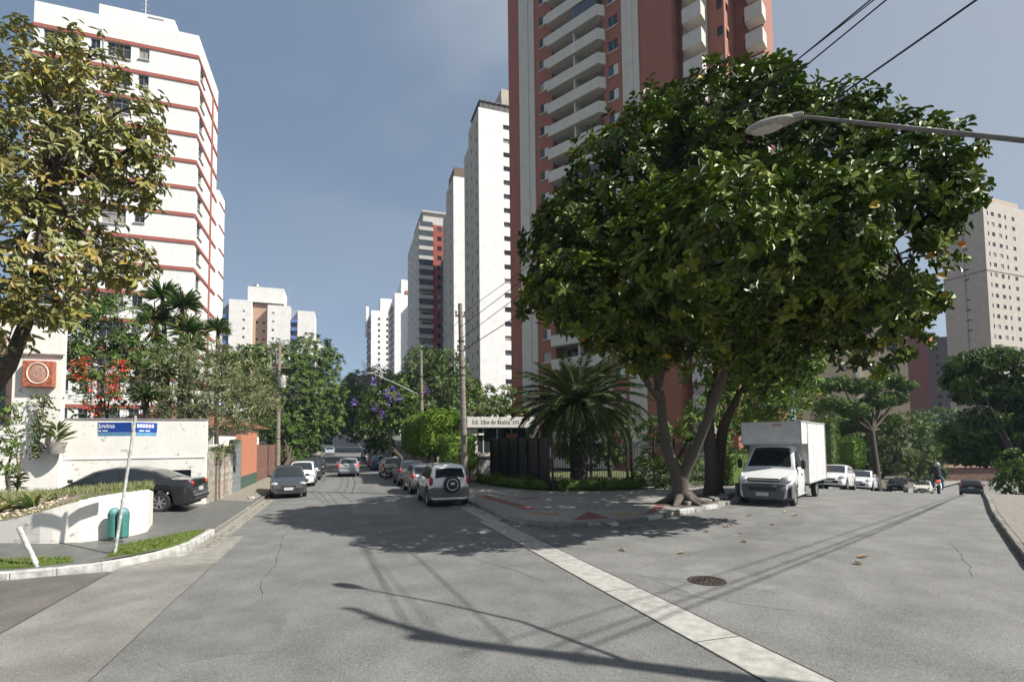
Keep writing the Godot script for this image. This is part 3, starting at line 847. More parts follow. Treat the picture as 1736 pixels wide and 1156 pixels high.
func red_tower() -> void:
	# local frame: +x runs along the balcony face towards the viewer's right, +z faces the viewer
	var n := thing("apartment_tower", "tall red apartment tower with white balconies above the corner tree", "building", cw(0.0, -0.6, 66.0), 0.0)
	var dirv := cw(0.76, 0, -0.65)  # direction of the balcony face
	n.rotation.y = atan2(-dirv.z, dirv.x)
	var red := mat("brick_red", lin(0.305, 0.118, 0.078), 0.85, "render", 0.1)
	var white := mat("conc_white", lin(0.56, 0.53, 0.48), 0.85, "render", 0.12)
	var peach: Material = mats["brick_red"]
	var alu: Material = mats["alu"]
	var H := 78.0
	var st := 2.9
	var N := 26
	var mb := MB.new()
	var D := -10.0
	shutters = true
	# panels of the face, left to right
	wall(mb, n, 0, Vector3(0, 0, D), Vector3(2.0, H, 0), [], 0.2)
	wall(mb, n, 0, Vector3(4.5, 0, D), Vector3(7.2, H, 0), floors(1.4, st, N, [[0.75, 1.95]], 1.25), 0.18, true, alu)
	wall(mb, n, 0, Vector3(14.5, 0, D), Vector3(17.0, H, 0), floors(1.4, st, N, [[0.65, 1.95]], 1.35), 0.18, true, alu)
	wall(mb, n, 0, Vector3(19.0, 0, D), Vector3(22.7, H, 0), [], 0.2)
	wall(mb, n, 2, Vector3(0, 0, -2.2), Vector3(22.7, H, 0), [], 0.2)
	shell(mb, Vector3(0, 0, D), Vector3(22.7, H, -2.2), [0, 2])
	shutters = false
	# loggia back wall
	wall(mb, n, 0, Vector3(7.2, 0, D), Vector3(14.5, H, -1.6), floors(1.0, st, N, [[0.6, 2.6], [4.2, 6.4]], 1.9), 0.12)
	mb.quad(Vector3(7.2, 0, 0), Vector3(7.2, H, 0), Vector3(7.2, H, -1.6), Vector3(7.2, 0, -1.6), Vector3.RIGHT)
	mb.quad(Vector3(14.5, 0, 0), Vector3(14.5, H, 0), Vector3(14.5, H, -1.6), Vector3(14.5, 0, -1.6), Vector3.LEFT)
	part("wall", mb, red, n)
	var ws := MB.new()
	slab(ws, Vector3(2.003, 0, -1), Vector3(4.497, H, 0.18))
	slab(ws, Vector3(2.9, 0, 0.18), Vector3(3.6, H, 0.30))
	part("white_pier", ws, white, n)
	ws = MB.new()
	slab(ws, Vector3(17.003, 0, -1), Vector3(18.997, H, 0.18)); slab(ws, Vector3(17.7, 0, 0.18), Vector3(18.3, H, 0.28))
	part("white_pier", ws, white, n)
	for i in N:
		var b := MB.new()
		var y := 0.2 + i * st
		slab(b, Vector3(7.205, y, -1.595), Vector3(14.495, y + 0.18, 0.9))
		b.cbox(Vector3(10.75, y + 0.62, 0.96), Vector3(7.2, 1.35, 0.13), 0.03)
		b.quad(Vector3(14.35, y - 0.05, 1.02), Vector3(14.9, y - 0.05, 0.3), Vector3(14.9, y + 1.3, 0.3), Vector3(14.35, y + 1.3, 1.02), Vector3(1, 0, 1))
		slab(b, Vector3(14.5, y - 0.05, 0.02), Vector3(14.9, y + 1.3, 0.3))
		slab(b, Vector3(7.15, y - 0.05, 0.02), Vector3(7.28, y + 1.3, 0.9))
		slab(b, Vector3(10.75, y + 0.18, -1.5), Vector3(10.95, y + st, 0.55))
		var bal := part("balcony", b, white, n)
		if i in [18, 19, 11]:
			var gl := MB.new(); slab(gl, Vector3(11.0, y + 1.31, 0.85), Vector3(14.3, y + st - 0.1, 0.88)); part("glazing", gl, mats["glass_grey"], bal)
	# second wing, set back, with box balconies on its corner
	var w2 := MB.new()
	wall(w2, n, 0, Vector3(22.72, 0, D), Vector3(27.4, H, -2.2), floors(1.4, st, N, [[3.95, 4.5]], 1.0), 0.2)
	wall(w2, n, 2, Vector3(22.72, 0, -6.0), Vector3(27.4, H, -2.2), floors(1.4, st, N, [[0.6, 1.4]], 1.0), 0.2)
	shell(w2, Vector3(22.72, 0, D), Vector3(27.4, H, -6.0), [0, 2])
	part("rear_wing", w2, peach, n)
	var wp := MB.new(); slab(wp, Vector3(23.2, 0, -2.19), Vector3(25.7, H, -1.9)); part("white_pier", wp, white, n)
	for i in N:
		var b := MB.new()
		var y := 0.4 + i * st
		b.cbox(Vector3(24.7, y + 0.75, -1.1), Vector3(2.0, 1.6, 1.56), 0.03)
		part("balcony", b, white, n)
	var w3 := MB.new()
	wall(w3, n, 0, Vector3(27.42, 0, D), Vector3(30.2, H, -6.0), floors(1.4, st, N, [[0.8, 1.6]], 1.0), 0.2)
	shell(w3, Vector3(27.42, 0, D), Vector3(30.2, H, -6.0), [0])
	part("rear_wing", w3, peach, n)
	for i in N:
		var b := MB.new()
		var y := 0.4 + i * st
		b.cbox(Vector3(29.6, y + 0.75, -5.2), Vector3(1.7, 1.6, 1.5), 0.03)
		part("balcony", b, white, n)

func right_far() -> void:
	var beige := mat("beige", lin(0.45, 0.375, 0.295), 0.85, "render", 0.07)
	var beige2 := mat("beige_light", lin(0.48, 0.435, 0.38), 0.85, "render", 0.07)
	var seam := mat("seam", lin(0.13, 0.115, 0.10), 0.9)
	# beige tower on the right edge: local +z is its broad flank seen obliquely on the left
	var K := cw(129.0, -5.0, 135.0)
	var n := thing("apartment_tower", "beige tower with dark seams and rows of small windows at right", "building", K)
	var d := cw(0.349, 0, -0.937)   # along the left face towards the corner
	n.rotation.y = atan2(-d.z, d.x)
	var H := 72.5
	var mb := MB.new()
	wall(mb, n, 0, Vector3(-10.2, 0, -28), Vector3(0, H, 0), floors(3, 2.85, 24, [[5.0, 6.2]], 0.5), 0.15)
	shell(mb, Vector3(-10.2, 0, -28), Vector3(0, H, 0), [0, 2])
	slab(mb, Vector3(-6, H, -20), Vector3(-1.5, H + 2.5, -5))
	part("wall", mb, beige, n)
	var rw := MB.new()
	wall(rw, n, 2, Vector3(-10.2, 0, -28), Vector3(0.02, H, -0.01), floors(3, 2.85, 24, [[1.6, 2.2], [3.4, 4.8], [6.6, 8.0], [9.6, 10.4], [13, 14.4]], 1.1), 0.2)
	part("side_wall", rw, beige2, n)
	for y in [28.0, 53.0]:
		var b := MB.new(); b.box(Vector3(-5.1, y, 0.02), Vector3(10.2, 0.3, 0.05)); b.box(Vector3(0.04, y, -14), Vector3(0.05, 0.3, 28)); part("seam", b, seam, n)
	for x in [-4.9]:
		var b := MB.new(); b.box(Vector3(x, H * 0.5, 0.022), Vector3(0.14, H, 0.05)); part("seam", b, seam, n)
	# brick tower and its grey neighbours
	n = thing("apartment_block", "brick red slab tower in the distance between two grey blocks", "building", cw(133.5, -5, 172))
	n.rotation.y = atan2(-cw(0.9, 0, -0.43).z, cw(0.9, 0, -0.43).x)
	mb = MB.new(); shell(mb, Vector3(0, 0, -12), Vector3(7.2, 43.5, 0), []); part("wall", mb, mat("brick_far", lin(0.33, 0.125, 0.07), 0.85, "render", 0.08), n)
	n = thing("apartment_block", "grey block lined with balconies left of the distant brick slab", "building", cw(126, -5, 176))
	n.rotation.y = atan2(-cw(0.9, 0, -0.43).z, cw(0.9, 0, -0.43).x)
	mb = MB.new()
	wall(mb, n, 0, Vector3(0, 0, -12), Vector3(8.6, 40.5, 0), floors(2, 2.8, 13, [[0.6, 1.8], [4.4, 7.8]], 1.4), 0.5)
	shell(mb, Vector3(0, 0, -12), Vector3(8.6, 40.5, 0), [0]); part("wall", mb, mat("far_grey", lin(0.33, 0.325, 0.31), 0.85, "render", 0.08), n)
	for i in 13:
		var b := MB.new(); b.box(Vector3(6.1, 1.9 + i * 2.8, 0.5), Vector3(4.0, 0.9, 1.0)); part("balcony", b, mats["far_white"], n)
	n = thing("apartment_block", "dark grey block right of the distant brick slab", "building", cw(144.5, -5, 178))
	n.rotation.y = atan2(-cw(0.9, 0, -0.43).z, cw(0.9, 0, -0.43).x)
	mb = MB.new()
	wall(mb, n, 0, Vector3(0, 0, -12), Vector3(10.5, 43, 0), floors(2, 2.8, 14, [[0.5, 1.7], [4.4, 5.4], [8.4, 9.4]], 1.2), 0.3)
	shell(mb, Vector3(0, 0, -12), Vector3(10.5, 43, 0), [0]); slab(mb, Vector3(3, 43.01, -9), Vector3(5.5, 44.6, -4)); part("wall", mb, mat("far_slate", lin(0.12, 0.12, 0.115), 0.85, "render", 0.08), n)
	for i in 14:
		var b := MB.new(); b.box(Vector3(1.0, 1.9 + i * 2.8, 0.5), Vector3(1.9, 0.8, 1.0)); part("balcony", b, mats["far_grey"], n)
	# cream block behind the flat-topped tree
	n = thing("apartment_block", "cream apartment block partly hidden behind the flat-topped tree", "building", cw(47.0, -3.2, 80.0))
	n.rotation.y = atan2(-cw(0.93, 0, -0.35).z, cw(0.93, 0, -0.35).x)
	mb = MB.new()
	wall(mb, n, 0, Vector3(0, 0, -12), Vector3(6.4, 36, 0), floors(2.4, 2.8, 11, [[4.6, 5.5]], 1.0), 0.2)
	wall(mb, n, 0, Vector3(6.9, 0, -13), Vector3(13.5, 34, -1), floors(2.4, 2.8, 10, [[0.8, 2.2], [4.0, 5.4]], 1.4), 0.3)
	shell(mb, Vector3(0, 0, -12), Vector3(6.4, 36, 0), [0]); shell(mb, Vector3(6.9, 0, -13), Vector3(13.5, 34, -1), [0])
	part("wall", mb, mat("cream_far", lin(0.55, 0.47, 0.33), 0.85, "render", 0.1), n)
	var wp := MB.new(); slab(wp, Vector3(6.42, 0, -12), Vector3(6.88, 36.5, 0.4)); part("white_pier", wp, mats["row_white"], n)
	# low brown house at the bend
	n = thing("low_house", "low brown walled house at the bend where the street drops", "house", cw(80, -5.2, 92))
	n.rotation.y = -0.33
	mb = MB.new(); slab(mb, Vector3(-2, 0, -5), Vector3(9, 2.5, 0)); part("wall", mb, mat("brown_wall", lin(0.26, 0.15, 0.10), 0.9, "stain", 0.3), n)
	mb = MB.new(); mb.quad(Vector3(-2.4, 2.5, 0.4), Vector3(9.4, 2.5, 0.4), Vector3(7, 4.2, -2.5), Vector3(0.5, 4.2, -2.5), Vector3(0, 1, 1)); mb.tri(Vector3(-2.4, 2.5, 0.4), Vector3(0.5, 4.2, -2.5), Vector3(-2.4, 2.5, -5.4), Vector3(-1, 1, 0)); mb.tri(Vector3(9.4, 2.5, 0.4), Vector3(7, 4.2, -2.5), Vector3(9.4, 2.5, -5.4), Vector3(1, 1, 0)); mb.quad(Vector3(-2.4, 2.5, -5.4), Vector3(9.4, 2.5, -5.4), Vector3(7, 4.2, -2.5), Vector3(0.5, 4.2, -2.5), Vector3(0, 1, -1))
	part("roof", mb, mat("roof_tile", lin(0.28, 0.16, 0.11), 0.9, "stain", 0.6), n)

# ---------------------------------------------------------------- walls, house, garden
func left_property() -> void:
	var white := mat("house_white", lin(0.78, 0.765, 0.73), 0.8, "plaster", 0.28, 0.3)
	var turn := 0.0
	var gyl := 0.2
	# the white garden wall of the carport
	var n := thing("carport_wall", "white rendered wall with leaf shadows behind the black sedan", "wall", Vector3(-5.0, gyl, -22.5), turn)
	var mb := MB.new()
	wall(mb, n, 0, Vector3(-6.2, 0, -0.3), Vector3(0, 3.33, 0), [[4.95, 0.0, 5.72, 1.42]], 0.2)
	shell(mb, Vector3(-6.2, 0, -0.3), Vector3(0, 3.33, 0), [0])
	part("wall", mb, white, n)
	mb = MB.new(); mb.box(Vector3(-3.1, 3.355, -0.15), Vector3(6.25, 0.05, 0.36)); part("coping", mb, mat("coping_grey", lin(0.4, 0.38, 0.35), 0.9, "stain", 0.6), n)
	mb = MB.new(); mb.box(Vector3(-2.7, 1.9, 0.012), Vector3(5.38, 0.05, 0.03)); part("ledge", mb, white, n)
	# the taller white building on the left edge
	n = thing("white_house", "white corner building with an orange sign box on the left edge", "house", Vector3(-5.0, gyl, -22.2), turn)
	mb = MB.new()
	wall(mb, n, 0, Vector3(-15, 0, -0.28), Vector3(-4.5, 6.85, 0), [[3.0, 3.1, 9.1, 5.5]], 0.2)
	shell(mb, Vector3(-15, 0, -0.28), Vector3(-4.5, 6.85, 0), [0])
	part("wall", mb, white, n)
	mb = MB.new(); mb.box(Vector3(-5.4, 5.62, 0.05), Vector3(1.95, 0.05, 0.09)); part("ledge", mb, mats["coping_grey"], n)
	mb = MB.new(); mb.box(Vector3(-5.98, 4.3, -0.05), Vector3(0.12, 2.4, 0.2)); part("window_post", mb, mat("brown_metal", lin(0.10, 0.07, 0.05), 0.5), n)
	mb = MB.new(); mb.box(Vector3(-8.9, 5.9, 0.5), Vector3(5.6, 0.75, 1.0)); part("awning", mb, mat("awning_brown", lin(0.25, 0.15, 0.10), 0.85, "stain", 0.8), n)
	var sg := thing("sign_box", "orange square sign box with a pale oval ring on white wall", "sign", Vector3(-10.09, 4.65, -22.2), turn)
	mb = MB.new(); mb.cbox(Vector3(0, 0.45, 0.13), Vector3(0.88, 0.92, 0.22), 0.02); part("panel", mb, mat("sign_orange", lin(0.56, 0.17, 0.09), 0.6, "stain", 0.9), sg)
	mb = MB.new()
	var pts := []; var rr := []
	for i in 25: pts.append(Vector3(cos(TAU * i / 24.0) * 0.30, 0.47 + sin(TAU * i / 24.0) * 0.36, 0.245)); rr.append(0.022)
	mb.tube(pts, rr, 6, false); part("ring", mb, mat("ring_white", lin(0.72, 0.66, 0.58), 0.6), sg)
	mb = MB.new()
	mb.ball(Vector3(0, 0.47, 0.235), Vector3(0.255, 0.31, 0.02), 16, 6); part("oval", mb, mat("oval_pink", lin(0.62, 0.36, 0.28), 0.6, "stain", 2.0), sg)
	# planter hung on the wall
	var pl := thing("wall_planter", "pale pot with a small palm fixed to the white wall", "planter", Vector3(-9.45, 2.3, -21.88), turn)
	mb = MB.new()
	mb.lathe(Vector3.ZERO, [Vector2(0.0, 0.0), Vector2(0.2, 0.0), Vector2(0.31, 0.42), Vector2(0.27, 0.42), Vector2(0.25, 0.34), Vector2(0, 0.34)], 12); part("pot", mb, mat("pot_grey", lin(0.45, 0.41, 0.36), 0.9, "stain", 1.5), pl)
	mb = MB.new(); rng.seed = 12
	for i in 34:
		var a := rng.randf() * TAU
		mb.col = Color(0.10, 0.15, 0.04).lerp(Color(0.2, 0.22, 0.07), rng.randf())
		mb.leaf(Vector3(0, 0.4 + rng.randf() * 0.5, 0), Vector3(cos(a), rng.randf_range(0.2, 1.2), sin(a)).normalized(), Vector3.UP, rng.randf_range(0.4, 0.7), 0.07, true)
	part("foliage", mb, leafm, pl)
	# wall, doors and gate facing the street on the left
	n = thing("street_wall", "peeling white wall with a wooden post next to the white carport", "wall", Vector3(-4.95, 0.2, -22.6))
	mb = MB.new(); slab(mb, Vector3(-0.3, 0, -2.1), Vector3(0, 2.1, -0.1)); part("wall", mb, mat("peeling", lin(0.47, 0.43, 0.37), 0.9, "stain", 0.55, 1.0), n)
	mb = MB.new(); slab(mb, Vector3(-0.1, 0, -1.5), Vector3(0.04, 1.9, -1.25)); part("post", mb, mat("old_wood", lin(0.24, 0.16, 0.11), 0.9, "stain", 1.0), n)
	mb = MB.new(); slab(mb, Vector3(-0.1, 0, -2.1), Vector3(0.03, 2.0, -1.9)); part("post", mb, mats["old_wood"], n)
	n = thing("door_shelter", "small white porch with an orange door on the street", "porch", Vector3(-4.95, 0.18, -24.75))
	mb = MB.new(); slab(mb, Vector3(-0.35, 0, -0.45), Vector3(0.06, 2.3, 0)); slab(mb, Vector3(-0.35, 0, -2.35), Vector3(0.06, 2.3, -1.45)); slab(mb, Vector3(-0.35, 2.05, -1.45), Vector3(0.03, 2.3, -0.45)); part("wall", mb, mat("porch_white", lin(0.58, 0.55, 0.49), 0.9, "stain", 0.6), n)
	mb = MB.new(); slab(mb, Vector3(-0.9, 2.3, -2.5), Vector3(0.3, 2.42, 0.1)); part("roof", mb, mats["house_white"], n)
	mb = MB.new(); slab(mb, Vector3(-0.2, 0, -1.45), Vector3(-0.1, 2.05, -0.45)); var dr := part("door", mb, mat("door_orange", lin(0.40, 0.13, 0.06), 0.7, "stain", 0.9), n)
	mb = MB.new(); mb.box(Vector3(-0.08, 1.0, -1.3), Vector3(0.05, 0.12, 0.05)); part("handle", mb, mats["alu"], dr)
	n = thing("metal_gate", "tall grey metal gate between the orange door and orange wall", "gate", Vector3(-4.95, 0.16, -27.2))
	for i in 7:
		mb = MB.new(); mb.box(Vector3(0, 1.3, -0.16 - i * 0.31), Vector3(0.05, 2.55, 0.27)); part("board", mb, mat("gate_grey", lin(0.33, 0.36, 0.37), 0.6, "stain", 0.8), n)
	mb = MB.new(); mb.box(Vector3(-0.05, 1.3, 0.02), Vector3(0.12, 2.65, 0.1)); mb.box(Vector3(-0.05, 1.3, -2.3), Vector3(0.12, 2.65, 0.1)); mb.box(Vector3(-0.05, 2.62, -1.15), Vector3(0.1, 0.08, 2.3)); part("frame", mb, mat("gate_green", lin(0.10, 0.17, 0.14), 0.6), n)
	mb = MB.new(); mb.box(Vector3(0.05, 1.2, -0.4), Vector3(0.06, 0.2, 0.1)); part("lock", mb, mats["glass_dark"], n)
	n = thing("street_wall", "orange wall with a dark green base beside the pavement", "wall", Vector3(-4.95, 0.12, -29.55))
	mb = MB.new(); slab(mb, Vector3(-0.25, 0.8, -3.4), Vector3(0, 3.0, 0)); slab(mb, Vector3(-0.25, 0.8, -5.2), Vector3(0, 3.2, -3.46)); part("wall", mb, mat("orange_wall", lin(0.50, 0.20, 0.115), 0.85, "render", 0.5), n)
	mb = MB.new(); slab(mb, Vector3(-0.25, 0, -5.2), Vector3(0.012, 0.8, 0)); part("base", mb, mat("green_base", lin(0.085, 0.16, 0.11), 0.8, "stain", 0.8), n)
	n = thing("street_wall", "long brick wall behind the parked cars on the left", "wall", Vector3(-5.1, 0, -35.0))
	mb = MB.new(); slab(mb, Vector3(-0.3, -0.1, -60), Vector3(0, 2.6, 0)); part("wall", mb, mat("brick_long", lin(0.27, 0.14, 0.10), 0.9, "stain", 0.5), n)
	n = thing("street_wall", "grey wall along the right-hand pavement beyond the clipped tree", "wall", Vector3(8.1, 0, -46.0))
	mb = MB.new(); slab(mb, Vector3(0, -0.1, -60), Vector3(0.3, 2.4, 0)); part("wall", mb, mat("wall_grey2", lin(0.30, 0.28, 0.25), 0.9, "stain", 0.4), n)
	# small white house behind the shrubs
	n = thing("garden_house", "white house half hidden behind bougainvillea and shrubs", "house", cw(-18.5, 0.3, 28.0), deg_to_rad(-18.6))
	mb = MB.new()
	wall(mb, n, 0, Vector3(-5, 0, -5), Vector3(2, 3.3, 0), [[2.0, 1.2, 3.4, 2.6], [4.5, 1.2, 6.0, 2.6]], 0.2, true, mats["alu"])
	shell(mb, Vector3(-5, 0, -5), Vector3(2, 3.3, 0), [0]); part("wall", mb, white, n)
	mb = MB.new(); mb.quad(Vector3(-5.5, 3.3, 0.6), Vector3(2.5, 3.3, 0.6), Vector3(0.5, 4.4, -2.5), Vector3(-3, 4.4, -2.5), Vector3(0, 1, 1)); mb.quad(Vector3(-5.5, 3.3, -5.6), Vector3(2.5, 3.3, -5.6), Vector3(0.5, 4.4, -2.5), Vector3(-3, 4.4, -2.5), Vector3(0, 1, -1)); mb.tri(Vector3(2.5, 3.3, 0.6), Vector3(2.5, 3.3, -5.6), Vector3(0.5, 4.4, -2.5), Vector3(1, 1, 0)); part("roof", mb, mat("garden_roof", lin(0.30, 0.13, 0.08), 0.9, "stain", 0.6), n)
	# raised bed with its curved white wall
	n = thing("garden_bed", "raised garden bed behind a curved white retaining wall", "planter", Vector3(-6.5, 0.0, -15.0))
	var org := Vector3(-6.5, 0, -15.0)
	var c := Curve2D.new()
	for p in [[-12.5, -16.2], [-9.0, -15.3], [-7.4, -14.82], [-6.4, -14.45], [-5.7, -14.42], [-5.2, -14.8], [-4.95, -15.35], [-4.86, -15.95]]: c.add_point(Vector2(p[0], p[1]))
	var front := along(Array(c.get_baked_points()), 0.25)
	var F := []; var B := []
	for i in front.size():
		var p: Vector2 = front[i]
		var k := smoothstep(-9.0, -5.0, p.x)
		F.append(Vector3(p.x, 0.74 + 0.58 * k * k + 0.06 * k, p.y) - org)
		var bx := lerpf(-13.0, -5.15, float(i) / (front.size() - 1))
		B.append(Vector3(bx, 1.22, lerpf(-19.0, -17.3, float(i) / (front.size() - 1))) - org)
	mb = MB.new()
	for i in F.size() - 1:
		var a: Vector3 = F[i]; var b: Vector3 = F[i + 1]
		var o := Vector3(b.z - a.z, 0, a.x - b.x).normalized()
		if o.z < 0 and absf(o.z) > absf(o.x) or o.x < 0 and absf(o.x) >= absf(o.z): o = -o
		var t := -o * 0.13
		var a0 := Vector3(a.x, 0.05, a.z); var b0 := Vector3(b.x, 0.05, b.z)
		mb.quad(a0, b0, b, a, o); mb.quad(a, b, b + t, a + t, Vector3.UP); mb.quad(a0 + t, b0 + t, b + t, a + t, -o)
	var e: Vector3 = F[-1]
	mb.quad(Vector3(e.x, 0.05, e.z), e, e + Vector3(-0.13, 0, -0.02), Vector3(e.x - 0.13, 0.05, e.z - 0.02), Vector3(0, 0, -1))
	part("retaining_wall", mb, mats["house_white"], n)
	var bed := MB.new()
	for i in F.size() - 1:
		for j in 6:
			var q := []
			for k in [[i, j], [i + 1, j], [i + 1, j + 1], [i, j + 1]]:
				var t: float = k[1] / 6.0
				var p: Vector3 = (F[k[0]] as Vector3 - Vector3(0, 0.07, 0)).lerp(B[k[0]], t)
				p.y += sin(t * PI) * 0.10
				q.append(p)
			corner_quad(bed, q, func(_p): return Color(1, 1, 1))
	part("soil", bed, mat("gravel", lin(0.42, 0.33, 0.25), 0.95, "stain", 3.0, 2.0), n)
	bed = MB.new()
	for i in B.size() - 1: bed.quad(B[i], B[i + 1], Vector3(B[i + 1].x, 0.1, B[i + 1].z), Vector3(B[i].x, 0.1, B[i].z), Vector3(0, 0, -1))
	bed.quad(B[-1], F[-1], Vector3(F[-1].x, 0.1, F[-1].z), Vector3(B[-1].x, 0.1, B[-1].z), Vector3(1, 0, 0))
	part("back_wall", bed, mats["house_white"], n)
	# ground cover: spiky pale grass on the back, short turf along the wall
	rng.seed = 31
	var gc := MB.new()
	for i in 5200:
		var k := rng.randf()
		var fi := k * (F.size() - 1.001)
		var idx := int(fi)
		var t := rng.randf()
		var p: Vector3 = (F[idx] as Vector3).lerp(F[idx + 1], fi - idx).lerp((B[idx] as Vector3).lerp(B[idx + 1], fi - idx), t)
		var wx := p.x + org.x
		if wx < -10.5 : continue
		var cover := t > 0.42 + 0.25 * smoothstep(-7.2, -9.0, wx) or t < 0.16 and wx > -8.0 or wx > -6.0
		if not cover: continue
		p.y += sin(t * PI) * 0.10 - 0.03
		var tall := 0.09 if t < 0.2 else 0.22
		gc.col = (Color(0.11, 0.16, 0.04) if t < 0.2 else Color(0.21, 0.23, 0.10)).lerp(Color(0.27, 0.27, 0.13), rng.randf() * 0.6)
		gc.leaf(p, Vector3(rng.randf_range(-0.6, 0.6), 1, rng.randf_range(-0.6, 0.6)).normalized(), Vector3(rng.randf_range(-1, 1), 0.1, rng.randf_range(-1, 1)), tall * rng.randf_range(0.6, 1.3), 0.022, false)
	var gcn := put(numbered("ground_cover"), gc.mesh(), leafm, self, org)
	tag(gcn, "pale spiky ground cover growing in the raised bed", "ground cover", "", "stuff")
	# pebbles
	var peb := MB.new()
	for i in 900:
		var fi := rng.randf() * (F.size() - 1.001)
		var idx := int(fi)
		var t := rng.randf_range(0.1, 0.6)
		var p: Vector3 = (F[idx] as Vector3).lerp(F[idx + 1], fi - idx).lerp((B[idx] as Vector3).lerp(B[idx + 1], fi - idx), t)
		if p.x + org.x > -6.6: continue
		p.y += sin(t * PI) * 0.10 - 0.045
		peb.col = Color(0.42, 0.32, 0.24).lerp(Color(0.6, 0.5, 0.42), rng.randf())
		peb.ball(p, Vector3(rng.randf_range(0.03, 0.07), 0.03, rng.randf_range(0.03, 0.06)), 5, 3)
	tag(put(numbered("gravel"), peb.mesh(), mat("pebble", Color.WHITE, 0.9, "", 1, 0, {"vc": true}), self, org), "pinkish gravel spread over the raised bed", "gravel", "", "stuff")
	# lawns beside the kerb
	for L in [[[Vector2(-4.72, -12.98), Vector2(-4.2, -13.25), Vector2(-3.78, -13.95), Vector2(-3.62, -14.7), Vector2(-3.6, -16.3), Vector2(-3.9, -16.1), Vector2(-4.35, -14.9), Vector2(-4.75, -13.9)], "short green lawn strip round the sign post at the kerb"], [[Vector2(-10, -12.62), Vector2(-5.75, -12.68), Vector2(-5.2, -12.85), Vector2(-5.35, -13.15), Vector2(-6.2, -13.3), Vector2(-10, -13.5)], "green lawn patch at the foot of the leaning white post"]]:
		var poly := PackedVector2Array(L[0])
		var gb := MB.new()
		var box := Rect2(poly[0], Vector2.ZERO)
		for p in poly: box = box.expand(p)
		var made := 0
		while made < 5200:
			var p := box.position + Vector2(rng.randf(), rng.randf()) * box.size
			made += 1
			if not Geometry2D.is_point_in_polygon(p, poly): continue
			gb.col = Color(0.10, 0.17, 0.025).lerp(Color(0.20, 0.24, 0.06), rng.randf())
			if rng.randf() < 0.08: gb.col = Color(0.30, 0.26, 0.12)
			gb.leaf(Vector3(p.x, pavement_left(p.x, p.y) - 0.01, p.y), Vector3(rng.randf_range(-0.7, 0.7), 1, rng.randf_range(-0.7, 0.7)).normalized(), Vector3(rng.randf_range(-1, 1), 0.1, rng.randf_range(-1, 1)), rng.randf_range(0.05, 0.12), 0.018, false)
		gb.col = Color(0.10, 0.14, 0.035)
		gb.prism(poly, 0.05, pavement_left(poly[2].x, poly[2].y) + 0.035)
		tag(put(numbered("lawn"), gb.mesh(), leafm, self), L[1], "grass", "", "stuff")

